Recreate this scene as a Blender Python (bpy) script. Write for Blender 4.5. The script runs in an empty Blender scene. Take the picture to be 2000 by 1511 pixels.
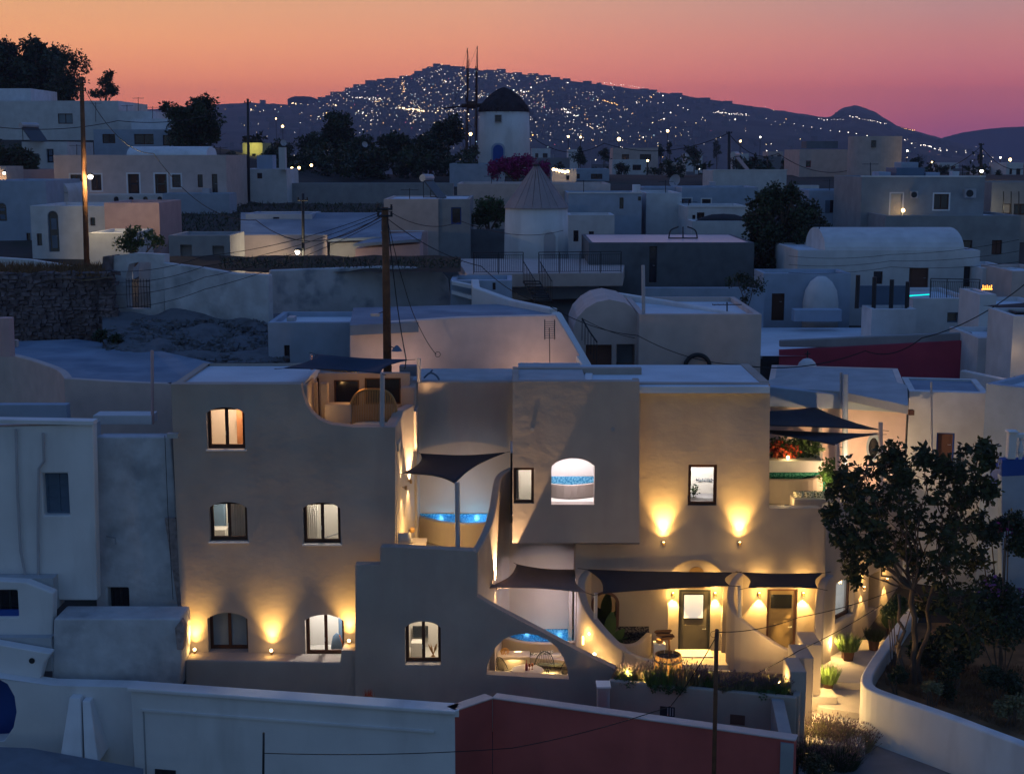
import bpy, math, random
import numpy as np
from mathutils import Vector, Matrix, geometry, noise
random.seed(7)
S = bpy.context.scene
R = math.radians
sin, cos, pi = math.sin, math.cos, math.pi
# ---------------------------------------------------------------- camera
FPX, CX, CY, CZ = 2800.0, 1000.0, 755.5, 20.0
PITCH = math.atan(455.5 / FPX)
cam = bpy.data.cameras.new('camera'); co = bpy.data.objects.new('camera', cam); S.collection.objects.link(co)
cam.sensor_width = 36; cam.lens = FPX / 2000 * 36; cam.clip_start = .5; cam.clip_end = 30000
co.location = (0, 0, CZ); co.rotation_euler = (pi / 2 - PITCH, 0, 0); S.camera = co
# ---------------------------------------------------------------- render settings
S.view_settings.view_transform = 'Standard'; S.view_settings.look = 'None'
S.view_settings.exposure = 0; S.view_settings.gamma = 1; S.view_settings.use_curve_mapping = False
S.render.engine = 'CYCLES'
S.cycles.use_denoising = True; S.cycles.use_light_tree = True
S.cycles.max_bounces = 5; S.cycles.diffuse_bounces = 3; S.cycles.glossy_bounces = 2; S.cycles.transmission_bounces = 3
S.cycles.transparent_max_bounces = 12; S.cycles.volume_bounces = 0; S.cycles.sample_clamp_indirect = 2
S.cycles.caustics_reflective = False; S.cycles.caustics_refractive = False
# ---------------------------------------------------------------- dusk sky
def srgb(r, g, b):
    f = lambda c: (c / 255 / 12.92) if c / 255 <= .04045 else ((c / 255 + .055) / 1.055) ** 2.4
    return (f(r), f(g), f(b), 1)
W = bpy.data.worlds.new('World'); S.world = W; W.use_nodes = True
nt = W.node_tree; nt.nodes.clear()
def N(t, **k):
    n = nt.nodes.new(t)
    for a, v in k.items(): setattr(n, a, v)
    return n
def mth(op, a, b=None, c=None):
    n = N('ShaderNodeMath', operation=op)
    for i, v in enumerate((a, b, c)):
        if v is None: continue
        if isinstance(v, (int, float)): n.inputs[i].default_value = v
        else: nt.links.new(v, n.inputs[i])
    return n.outputs[0]
def ramp(fac, stops):
    n = N('ShaderNodeValToRGB'); cr = n.color_ramp
    while len(cr.elements) > 1: cr.elements.remove(cr.elements[-1])
    cr.elements[0].position = stops[0][0]; cr.elements[0].color = stops[0][1]
    for p, c in stops[1:]: cr.elements.new(p).color = c
    nt.links.new(fac, n.inputs[0]); return n.outputs[0]
tc = N('ShaderNodeTexCoord'); sx = N('ShaderNodeSeparateXYZ'); nt.links.new(tc.outputs['Generated'], sx.inputs[0])
X_, Y_, Z_ = sx.outputs
hz = mth('SQRT', mth('ADD', mth('MULTIPLY', X_, X_), mth('MULTIPLY', Y_, Y_)))
hz = mth('MAXIMUM', hz, 1e-4)
xr = mth('DIVIDE', X_, hz)               # sine of the azimuth, + to the right of the view
yr = mth('DIVIDE', Y_, hz)
el = mth('MULTIPLY', Z_, 1.0)
ez = mth('POWER', mth('MAXIMUM', el, 0.0), 0.5)       # root of elevation for a finer ramp near the horizon
q = lambda z: math.sqrt(z)
up = [(q(.2), srgb(168, 140, 138)), (q(.32), srgb(108, 108, 132)), (q(.5), srgb(78, 104, 152)), (1.0, srgb(66, 102, 165))]
up_r = [(q(.2), srgb(130, 118, 140)), (q(.32), srgb(92, 102, 138)), (q(.5), srgb(74, 102, 152)), (1.0, srgb(66, 102, 165))]
left = ramp(ez, [(0, srgb(222, 98, 72)), (q(.018), srgb(228, 112, 74)), (q(.045), srgb(230, 134, 82)), (q(.075), srgb(226, 152, 94)), (q(.105), srgb(212, 156, 104))] + up)
mid = ramp(ez, [(0, srgb(208, 86, 78)), (q(.018), srgb(216, 98, 78)), (q(.045), srgb(218, 120, 88)), (q(.075), srgb(212, 136, 102)), (q(.105), srgb(204, 148, 116))] + up)
right = ramp(ez, [(0, srgb(112, 70, 116)), (q(.018), srgb(158, 78, 102)), (q(.045), srgb(186, 96, 96)), (q(.075), srgb(180, 114, 106)), (q(.105), srgb(166, 128, 122))] + up_r)
east = ramp(ez, [(0, srgb(72, 86, 98)), (q(.1), srgb(76, 92, 106)), (q(.3), srgb(76, 98, 120)), (q(.6), srgb(68, 98, 136)), (1.0, srgb(66, 102, 165))])
def mixc(f, a, b):
    n = N('ShaderNodeMix', data_type='RGBA'); nt.links.new(f, n.inputs[0]); nt.links.new(a, n.inputs[6]); nt.links.new(b, n.inputs[7]); return n.outputs[2]
def mrange(v, a, b, smooth=True):
    n = N('ShaderNodeMapRange', interpolation_type='SMOOTHSTEP' if smooth else 'LINEAR')
    n.inputs[1].default_value = a; n.inputs[2].default_value = b; nt.links.new(v, n.inputs[0]); return n.outputs[0]
c = mixc(mrange(xr, -.34, .04, False), left, mid)
c = mixc(mrange(xr, -.02, .29, False), c, right)
c = mixc(mrange(yr, .8, -.15), c, east)
bg = N('ShaderNodeBackground'); nt.links.new(c, bg.inputs[0])
st_ = ramp(ez, [(0, (1, 1, 1, 1)), (q(.05), (.98, .98, .98, 1)), (q(.1), (.80, .80, .80, 1)), (q(.3), (.56, .56, .56, 1)), (1, (.5, .5, .5, 1))])
nt.links.new(mth('MULTIPLY', st_, 2.15), bg.inputs[1])   # the low sky is seen through kilometres of haze
ow = N('ShaderNodeOutputWorld'); nt.links.new(bg.outputs[0], ow.inputs[0])
# the sun has set behind the town: only a last faint soft glow from the west
sd = bpy.data.lights.new('sun', 'SUN'); sd.energy = .012; sd.angle = R(12); sd.color = (1, .55, .4)
so = bpy.data.objects.new('sun', sd); S.collection.objects.link(so); so.rotation_euler = (R(-86), 0, R(25))

# ---------------------------------------------------------------- pixels of the photograph to points of the place
def ray(px, py):
    u = (px - CX) / FPX; v = (CY - py) / FPX; c_, s_ = cos(PITCH), sin(PITCH)
    return Vector((u, c_ + v * s_, -s_ + v * c_))
def P(px, py, Y):
    d = ray(px, py); t = Y / d.y; return Vector((d.x * t, Y, CZ + d.z * t))
def G(px, py, z):
    d = ray(px, py); t = (z - CZ) / d.z; return Vector((d.x * t, d.y * t, z))

# ---------------------------------------------------------------- materials
MATS = {}
def mat(name, col, rough=.8, var=.12, vscale=1.5, bump=.15, bscale=30, metal=0, stain=0, stain_col=None, stain_scale=.8, emit=None, estr=0, spec=.3, streak=0, wave=0):
    if name in MATS: return MATS[name]
    m = bpy.data.materials.new(name); m.use_nodes = True; t = m.node_tree; b = t.nodes['Principled BSDF']
    L = t.links.new
    b.inputs['Roughness'].default_value = rough; b.inputs['Metallic'].default_value = metal
    b.inputs['Specular IOR Level'].default_value = spec
    tcn = t.nodes.new('ShaderNodeTexCoord'); obj = tcn.outputs['Object']
    def noi(scale, det=4, vec=None):
        n = t.nodes.new('ShaderNodeTexNoise'); n.inputs['Scale'].default_value = scale; n.inputs['Detail'].default_value = det
        L(vec or obj, n.inputs['Vector']); return n.outputs['Fac']
    colr = None
    if var > 0:
        r = t.nodes.new('ShaderNodeMapRange'); L(noi(vscale, 6), r.inputs[0]); r.inputs[1].default_value = .3; r.inputs[2].default_value = .7
        r.inputs[3].default_value = 1 - var; r.inputs[4].default_value = 1 + var * .6
        mx = t.nodes.new('ShaderNodeVectorMath'); mx.operation = 'SCALE'; mx.inputs[0].default_value = col[:3]; L(r.outputs[0], mx.inputs['Scale'])
        colr = mx.outputs[0]
    if stain > 0:
        sc = stain_col or tuple(c * .35 for c in col[:3])
        mp = t.nodes.new('ShaderNodeMapping'); mp.inputs['Scale'].default_value = (1, 1, .22 if streak else 1); L(obj, mp.inputs[0])
        r = t.nodes.new('ShaderNodeMapRange'); L(noi(stain_scale, 9, mp.outputs[0]), r.inputs[0]); r.inputs[1].default_value = .5; r.inputs[2].default_value = .68; r.inputs[4].default_value = stain
        mx = t.nodes.new('ShaderNodeMix'); mx.data_type = 'RGBA'; L(r.outputs[0], mx.inputs[0])
        if colr: L(colr, mx.inputs[6])
        else: mx.inputs[6].default_value = (*col[:3], 1)
        mx.inputs[7].default_value = (*sc[:3], 1); colr = mx.outputs[2]
    if colr: L(colr, b.inputs['Base Color'])
    else: b.inputs['Base Color'].default_value = (*col[:3], 1)
    if bump > 0:
        bn = t.nodes.new('ShaderNodeBump'); bn.inputs['Strength'].default_value = bump; bn.inputs['Distance'].default_value = .03
        a = t.nodes.new('ShaderNodeMath'); a.operation = 'ADD'; L(noi(bscale, 5), a.inputs[0])
        a2 = t.nodes.new('ShaderNodeMath'); a2.operation = 'MULTIPLY'; L(noi(1.3 if not wave else wave, 2), a2.inputs[0]); a2.inputs[1].default_value = 5.0
        L(a2.outputs[0], a.inputs[1]); L(a.outputs[0], bn.inputs['Height']); L(bn.outputs[0], b.inputs['Normal'])
    if emit:
        b.inputs['Emission Color'].default_value = (*emit[:3], 1); b.inputs['Emission Strength'].default_value = estr
    MATS[name] = m; return m
white = mat('white plaster', (.62, .64, .66), stain=.25, stain_col=(.42, .42, .42), stain_scale=.6, streak=1)
white2 = mat('fresh white plaster', (.72, .73, .74), var=.12, stain=.42, stain_col=(.44, .44, .44), stain_scale=1.0, streak=1, vscale=.5)
oldw = mat('old whitewash', (.55, .57, .6), var=.2, stain=.75, stain_col=(.2, .22, .25), stain_scale=.7, bump=.5, bscale=8)
grimy = mat('mouldy whitewash', (.5, .52, .55), var=.25, vscale=.7, stain=.85, stain_col=(.10, .14, .2), stain_scale=.9, bump=.5, bscale=8)
sand = mat('warm sand plaster', (.41, .355, .31), var=.14, vscale=.6, bump=.15, bscale=6, wave=.7, stain=.42, streak=1, stain_col=(.33, .26, .23), stain_scale=1.1)
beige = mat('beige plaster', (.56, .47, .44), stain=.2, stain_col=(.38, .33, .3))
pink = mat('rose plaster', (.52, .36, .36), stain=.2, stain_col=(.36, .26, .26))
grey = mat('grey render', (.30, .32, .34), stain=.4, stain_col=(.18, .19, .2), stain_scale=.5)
dgrey = mat('dark render', (.13, .15, .17), stain=.4)
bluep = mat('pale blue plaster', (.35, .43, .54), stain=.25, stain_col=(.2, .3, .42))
cobalt = mat('cobalt paint', (.02, .08, .35), rough=.6, bump=.05)
red = mat('oxblood plaster', (.48, .11, .095), var=.25, vscale=.5, stain=.35, stain_col=(.24, .05, .055), stain_scale=.6, streak=1)
crimson = mat('crimson plaster', (.42, .06, .10), var=.25, vscale=.5, stain=.35, stain_col=(.16, .02, .08), stain_scale=.4)
roofw = mat('painted concrete roof', (.62, .70, .78), var=.15, vscale=.5, stain=.5, stain_col=(.4, .48, .56), stain_scale=.35)
roofb = mat('weathered blue-grey roof', (.22, .29, .38), var=.3, vscale=.4, stain=.8, stain_col=(.12, .18, .26), stain_scale=.5)
roofg = mat('grey screed roof', (.42, .45, .48), stain=.5, stain_col=(.26, .28, .3), stain_scale=.5)
wood = mat('dark brown wood', (.07, .028, .012), rough=.5, bump=.2, bscale=20)
polew = mat('weathered pole timber', (.16, .075, .035), rough=.8, bump=.4, bscale=25, var=.35, vscale=4, stain=.5, stain_col=(.06, .03, .02), stain_scale=3)
oldwood = mat('brown old door wood', (.14, .07, .05), rough=.7, bump=.3)
metal = mat('dark metal', (.03, .035, .04), rough=.5, metal=.3, bump=0)
steel = mat('galvanised steel', (.45, .47, .5), rough=.45, metal=.6, bump=0)
greyp = mat('grey post paint', (.42, .42, .45), rough=.5, bump=0)
shade = mat('charcoal shade cloth', (.035, .037, .045), rough=.9, bump=.1, bscale=200)
dglass = mat('dark window glass', (.012, .016, .022), rough=.12, var=0, bump=0, spec=.6)
blind = mat('drawn grey blind', (.20, .26, .30), rough=.7, bump=.1)
shut = mat('grey-blue shutter paint', (.10, .16, .24), rough=.6, bump=.1)
linen = mat('cream linen', (.62, .56, .47), rough=.95, bump=.3, bscale=60)
rubble = mat('grey rubble and dust', (.16, .17, .19), rough=1, var=.5, vscale=1.2, bump=1, bscale=5, stain=.6, stain_col=(.06, .07, .08), stain_scale=1.2)
soil = mat('dark soil', (.05, .035, .025), rough=1, bump=.8, bscale=10)
drygrass = mat('dry grass', (.20, .12, .06), rough=1, var=.4, bump=.6, bscale=12)
stonem = mat('rough volcanic stone', (.17, .14, .15), rough=.95, var=.5, vscale=2.5, bump=1, bscale=6, stain=.7, stain_col=(.07, .06, .07), stain_scale=2)
stonep = mat('pumice stone', (.34, .28, .27), rough=.95, var=.4, vscale=6, bump=.6, bscale=20)
pave = mat('pale cement paving', (.55, .50, .44), var=.15, vscale=1, stain=.3, stain_col=(.36, .33, .3))
ground = mat('earth ground', (.055, .05, .048), rough=1, var=.5, vscale=.15, bump=.5, bscale=3, stain=.6, stain_col=(.025, .035, .02), stain_scale=.3)
terracotta = mat('dark terracotta', (.10, .05, .035), rough=.8, bump=.2)
leafd = mat('dark leaves', (.035, .055, .025), rough=.5, var=.5, vscale=.8, bump=0)
leafg = mat('broad green leaves', (.05, .10, .03), rough=.45, var=.4, vscale=.8, bump=0)
leafy = mat('light green leaves', (.12, .20, .05), rough=.5, var=.4, vscale=2, bump=0)
figl = mat('fig leaves', (.05, .06, .02), rough=.65, var=.5, vscale=1.2, bump=0)
lavm = mat('lavender stems', (.20, .19, .10), rough=.8, var=.5, vscale=3, bump=0)
magenta = mat('bougainvillea flowers', (.30, .015, .14), rough=.7, var=.5, vscale=2, bump=0)
redfl = mat('red leaves', (.35, .05, .02), rough=.6, var=.4, vscale=4, bump=0)
bark = mat('grey bark', (.13, .10, .08), rough=.9, bump=.5, bscale=12, var=.3)
wicker = mat('honey rattan', (.42, .24, .09), rough=.6, bump=.3, bscale=40)
thatch = mat('dark thatch', (.045, .038, .045), rough=1, bump=1, bscale=8, var=.4)
conem = mat('weathered cap boards', (.34, .29, .30), rough=.9, bump=.4, var=.25, vscale=1, stain=.4, stain_col=(.14, .11, .12), stain_scale=1)
cable = mat('black cable', (.01, .01, .012), rough=.6, var=0, bump=0)
lamp_e = mat('warm bulb', (1, .8, .5), var=0, bump=0, emit=(1, .62, .25), estr=14)
lamp_w = mat('white bulb', (1, .95, .9), var=0, bump=0, emit=(1, .9, .78), estr=10)
strip_e = mat('warm led strip', (1, .8, .5), var=0, bump=0, emit=(1, .6, .2), estr=6)
brass = mat('brass fitting', (.35, .22, .10), rough=.35, metal=.8, bump=0)
room_w = mat('white interior wall', (.75, .72, .68), var=.03, bump=.05)
stainless = mat('satin steel', (.6, .58, .55), rough=.3, metal=.9, bump=0)
def glass_mat():
    m = bpy.data.materials.new('clear window glass'); m.use_nodes = True; t = m.node_tree; t.nodes.clear()
    tr = t.nodes.new('ShaderNodeBsdfTransparent'); gl = t.nodes.new('ShaderNodeBsdfGlossy'); gl.inputs['Roughness'].default_value = .03
    fr = t.nodes.new('ShaderNodeFresnel'); fr.inputs[0].default_value = 1.45; mx = t.nodes.new('ShaderNodeMixShader'); o = t.nodes.new('ShaderNodeOutputMaterial')
    t.links.new(fr.outputs[0], mx.inputs[0]); t.links.new(tr.outputs[0], mx.inputs[1]); t.links.new(gl.outputs[0], mx.inputs[2]); t.links.new(mx.outputs[0], o.inputs[0])
    tr.inputs[0].default_value = (.93, .95, .95, 1); return m
glass = glass_mat()
def mosaic_mat(name, c1, c2, scale=26):
    m = bpy.data.materials.new(name); m.use_nodes = True; t = m.node_tree; b = t.nodes['Principled BSDF']; L = t.links.new
    tcn = t.nodes.new('ShaderNodeTexCoord'); v = t.nodes.new('ShaderNodeTexVoronoi'); v.distance = 'CHEBYCHEV'; v.inputs['Scale'].default_value = scale; v.inputs['Randomness'].default_value = .15
    L(tcn.outputs['Object'], v.inputs['Vector']); r = t.nodes.new('ShaderNodeValToRGB'); L(v.outputs['Color'], r.inputs[0])
    r.color_ramp.elements[0].position = .3; r.color_ramp.elements[0].color = (*c1, 1); r.color_ramp.elements[1].position = .7; r.color_ramp.elements[1].color = (*c2, 1)
    L(r.outputs[0], b.inputs['Base Color']); b.inputs['Roughness'].default_value = .2; return m
mos_b = mosaic_mat('blue pool mosaic', (.02, .18, .36), (.16, .42, .60))
beige2 = mat('lamp-warmed beige plaster', (.80, .63, .57), stain=.35, stain_col=(.58, .45, .40), stain_scale=.35)  # beige lightened so that lamplight on these walls is put into the colour
yardm = mat('blue-grey yard cement', (.17, .20, .24), stain=.6, stain_col=(.1, .12, .15))
mos_g = mosaic_mat('green pool mosaic', (.01, .16, .12), (.10, .40, .30))
mos_d = mosaic_mat('dark pool mosaic', (.03, .03, .035), (.16, .14, .12))
def water_mat(name, col, k=.45):
    m = bpy.data.materials.new(name); m.use_nodes = True; t = m.node_tree; t.nodes.clear(); L = t.links.new
    tr = t.nodes.new('ShaderNodeBsdfTransparent'); tr.inputs[0].default_value = (*col, 1)
    gl = t.nodes.new('ShaderNodeBsdfGlossy'); gl.inputs['Roughness'].default_value = .05
    n = t.nodes.new('ShaderNodeTexNoise'); n.inputs['Scale'].default_value = 5; bp = t.nodes.new('ShaderNodeBump'); bp.inputs['Strength'].default_value = .4; L(n.outputs[0], bp.inputs['Height']); L(bp.outputs[0], gl.inputs['Normal'])
    fr = t.nodes.new('ShaderNodeFresnel'); fr.inputs[0].default_value = 1.33; L(bp.outputs[0], fr.inputs['Normal'])
    mx = t.nodes.new('ShaderNodeMixShader'); o = t.nodes.new('ShaderNodeOutputMaterial')
    L(fr.outputs[0], mx.inputs[0]); L(tr.outputs[0], mx.inputs[1]); L(gl.outputs[0], mx.inputs[2]); L(mx.outputs[0], o.inputs[0]); return m
water_b = water_mat('clear blue pool water', (.55, .85, 1.0)); water_g = water_mat('green lit pool water', (.5, 1, .8))
def fabric_print(name, c1, c2, scale):
    m = bpy.data.materials.new(name); m.use_nodes = True; t = m.node_tree; b = t.nodes['Principled BSDF']; L = t.links.new
    tcn = t.nodes.new('ShaderNodeTexCoord'); v = t.nodes.new('ShaderNodeTexVoronoi'); v.feature = 'DISTANCE_TO_EDGE'; v.inputs['Scale'].default_value = scale
    L(tcn.outputs['Object'], v.inputs['Vector']); r = t.nodes.new('ShaderNodeValToRGB'); L(v.outputs['Distance'], r.inputs[0])
    r.color_ramp.elements[0].position = .06; r.color_ramp.elements[0].color = (*c1, 1); r.color_ramp.elements[1].position = .14; r.color_ramp.elements[1].color = (*c2, 1)
    L(r.outputs[0], b.inputs['Base Color']); b.inputs['Roughness'].default_value = .9; return m
cushp = fabric_print('leaf-print cushion cloth', (.60, .55, .46), (.13, .14, .10), 11)

# ---------------------------------------------------------------- object helpers
COL = S.collection
LOC = {}
def tag(o, label=None, cat=None, group=None, kind=None):
    if label: o['label'] = label
    if cat: o['category'] = cat
    if group: o['group'] = group
    if kind: o['kind'] = kind
    return o
def thing(name, label, cat, loc=(0, 0, 0), group=None, rotz=0):
    o = bpy.data.objects.new(name, None); COL.objects.link(o); o.location = loc; o.rotation_euler.z = rotz
    o.empty_display_size = .2; LOC[o.name] = Vector(loc); return tag(o, label, cat, group)
def wloc(o):
    return LOC.get(o.name, Vector((0, 0, 0))) if o else Vector((0, 0, 0))
class MB:
    def __init__(s): s.v = []; s.f = []; s.mi = []; s.cur = 0
    def vs(s, pts):
        n = len(s.v); s.v += [tuple(p) for p in pts]; return n
    def face(s, *idx): s.f.append(idx); s.mi.append(s.cur)
    def poly(s, pts):
        n = s.vs(pts); s.face(*range(n, n + len(pts)))
    def hexa(s, p):            # eight corners: bottom four, top four
        n = s.vs(p)
        for a in ((0, 3, 2, 1), (4, 5, 6, 7), (0, 1, 5, 4), (1, 2, 6, 5), (2, 3, 7, 6), (3, 0, 4, 7)): s.face(*[n + i for i in a])
        return s
    def box(s, x0, x1, y0, y1, z0, z1):
        return s.hexa([(x0, y0, z0), (x1, y0, z0), (x1, y1, z0), (x0, y1, z0), (x0, y0, z1), (x1, y0, z1), (x1, y1, z1), (x0, y1, z1)])
    def rbox(s, c, sx, sy, sz, rot=0, tilt=0):
        M = Matrix.Translation(c) @ Matrix.Rotation(rot, 4, 'Z') @ Matrix.Rotation(tilt, 4, 'X')
        return s.hexa([M @ Vector((a * sx / 2, b * sy / 2, d * sz / 2)) for d in (-1, 1) for a, b in ((-1, -1), (1, -1), (1, 1), (-1, 1))])
    def tube(s, pts, r, n=8, caps=True):
        pts = [Vector(p) for p in pts]; rs = r if isinstance(r, (list, tuple)) else [r] * len(pts); rings = []
        t0 = None
        for i, p in enumerate(pts):
            d = (pts[min(i + 1, len(pts) - 1)] - pts[max(i - 1, 0)])
            if d.length < 1e-9: d = Vector((0, 0, 1))
            d.normalize()
            if t0 is None:
                t0 = d.cross(Vector((0, 0, 1)) if abs(d.z) < .9 else Vector((1, 0, 0))).normalized()
            a = (t0 - d * t0.dot(d))
            a = a.normalized() if a.length > 1e-6 else d.orthogonal().normalized()
            t0 = a; b = d.cross(a)
            rings.append(s.vs([p + (a * cos(2 * pi * k / n) + b * sin(2 * pi * k / n)) * rs[i] for k in range(n)]))
        for i in range(len(rings) - 1):
            for k in range(n): s.face(rings[i] + k, rings[i] + (k + 1) % n, rings[i + 1] + (k + 1) % n, rings[i + 1] + k)
        if caps:
            s.face(*[rings[0] + k for k in range(n)][::-1]); s.face(*[rings[-1] + k for k in range(n)])
        return s
    def lathe(s, c, prof, n=24, sx=1, sy=1):
        c = Vector(c); rings = []
        for r, z in prof: rings.append(s.vs([(c.x + r * sx * cos(2 * pi * k / n), c.y + r * sy * sin(2 * pi * k / n), c.z + z) for k in range(n)]))
        for i in range(len(rings) - 1):
            for k in range(n): s.face(rings[i] + k, rings[i] + (k + 1) % n, rings[i + 1] + (k + 1) % n, rings[i + 1] + k)
        if prof[0][0] > 1e-4: s.face(*[rings[0] + k for k in range(n)][::-1])
        if prof[-1][0] > 1e-4: s.face(*[rings[-1] + k for k in range(n)])
        return s
    def ball(s, c, r, n=12, m=8, sz=1):
        return s.lathe(c, [(max(1e-5, r * sin(pi * i / m)), -r * sz * cos(pi * i / m)) for i in range(m + 1)], n)
    def prism(s, loop, z0, z1, z0s=None):   # loop in xy
        n = len(loop); a = s.vs([(p[0], p[1], z0) for p in loop]); b = s.vs([(p[0], p[1], z1) for p in loop])
        tri = geometry.tessellate_polygon([[Vector((p[0], p[1], 0)) for p in loop]])
        for t in tri: s.face(*[b + i for i in t]); s.face(*[a + i for i in t][::-1])
        for i in range(n): j = (i + 1) % n; s.face(a + i, a + j, b + j, b + i)
        return s
    def slab(s, F, outline, holes, d0, d1, skip=()):
        loops = [outline] + list(holes); flat = [p for l in loops for p in l]
        tri = geometry.tessellate_polygon([[Vector((p[0], p[1], 0)) for p in l] for l in loops])
        a = s.vs([F.to3(p[0], p[1], d0) for p in flat]); b = s.vs([F.to3(p[0], p[1], d1) for p in flat])
        for t in tri:
            s.face(*[a + i for i in t]); s.face(*[b + i for i in t][::-1])
        o = 0
        for l in loops:
            n = len(l)
            for i in range(n): j = (i + 1) % n; s.face(a + o + i, a + o + j, b + o + j, b + o + i)
            o += n
        return s
    def fbox(s, F, s0, s1, z0, z1, d0, d1):
        return s.hexa([F.to3(s0, z0, d0), F.to3(s1, z0, d0), F.to3(s1, z0, d1), F.to3(s0, z0, d1), F.to3(s0, z1, d0), F.to3(s1, z1, d0), F.to3(s1, z1, d1), F.to3(s0, z1, d1)])
    def build(s, name, m, parent=None, smooth=False, bevel=0, recalc=True, label=None, seg=2):
        me = bpy.data.meshes.new(name); o0 = wloc(parent)
        v = np.array(s.v, dtype=np.float32) - np.array(o0, dtype=np.float32)
        me.from_pydata([tuple(x) for x in v.tolist()], [], s.f)
        ms = m if isinstance(m, (list, tuple)) else [m]
        for k in ms: me.materials.append(k)
        if len(ms) > 1: me.polygons.foreach_set('material_index', s.mi)
        if recalc:
            import bmesh
            bm = bmesh.new(); bm.from_mesh(me); bmesh.ops.recalc_face_normals(bm, faces=bm.faces); bm.to_mesh(me); bm.free()
        if smooth: me.polygons.foreach_set('use_smooth', [True] * len(me.polygons))
        me.update()
        o = bpy.data.objects.new(name, me); COL.objects.link(o)
        if parent: o.parent = parent
        LOC[o.name] = o0.copy()
        if bevel:
            if True:
                w = o.modifiers.new('weld', 'WELD'); w.merge_threshold = .0005
            b = o.modifiers.new('bevel', 'BEVEL'); b.width = bevel; b.segments = seg; b.limit_method = 'ANGLE'; b.angle_limit = R(35); b.use_clamp_overlap = True
        if label: o['label'] = label
        return o
def top(o, label, cat, group=None):      # a thing that is a single mesh: move its origin to its base
    me = o.data; n = len(me.vertices); a = np.empty(n * 3, dtype=np.float32); me.vertices.foreach_get('co', a); a = a.reshape(-1, 3)
    c = (a.min(0) + a.max(0)) / 2; c[2] = a[:, 2].min(); a -= c; me.vertices.foreach_set('co', a.ravel()); me.update(); o.location = c.tolist(); LOC[o.name] = Vector(c.tolist())
    return tag(o, label, cat, group)
def copy_tree(o, parent=None, depth=0):
    c_ = o.copy(); COL.objects.link(c_)
    if parent: c_.parent = parent
    for ch in list(o.children): copy_tree(ch, c_, depth + 1)
    return c_
class Face:          # an upright plane: s runs to the right, d goes inward, away from the viewer
    def __init__(s, A, B):
        s.A = Vector((A[0], A[1])); d = Vector((B[0], B[1])) - s.A; s.len = d.length; s.t = d.normalized(); s.n = Vector((-s.t.y, s.t.x))
    def to3(s, a, z, d=0): p = s.A + s.t * a + s.n * d; return Vector((p.x, p.y, z))
    def loc(s, px, py, d=0):
        r = ray(px, py); A = s.A + s.n * d
        t = (A.x * s.n.x + A.y * s.n.y) / (r.x * s.n.x + r.y * s.n.y); q_ = Vector((r.x * t, r.y * t))
        return ((q_ - s.A).dot(s.t), CZ + r.z * t)
    def rect(s, x0, y0, x1, y1, d=0):
        ym = (y0 + y1) / 2; xm = (x0 + x1) / 2
        return s.loc(x0, ym, d)[0], s.loc(x1, ym, d)[0], s.loc(xm, y1, d)[1], s.loc(xm, y0, d)[1]
    def pts(s, l, d=0): return [s.loc(x, y, d) for x, y in l]
def plane(Y): return Face((0, Y), (1, Y))
def oloop(s0, s1, z0, z1, rise=0, f=None, n=10):
    if rise <= 0 and f is None: return [(s0, z0), (s1, z0), (s1, z1), (s0, z1)]
    if f is None:
        m, h = (s0 + s1) / 2, (s1 - s0) / 2; f = lambda x: z1 - rise * (1 - math.sqrt(max(0, 1 - ((x - m) / h) ** 2 * .98)))
    return [(s0, z0), (s1, z0)] + [(s1 + (s0 - s1) * k / n, f(s1 + (s0 - s1) * k / n)) for k in range(n + 1)]
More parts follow.
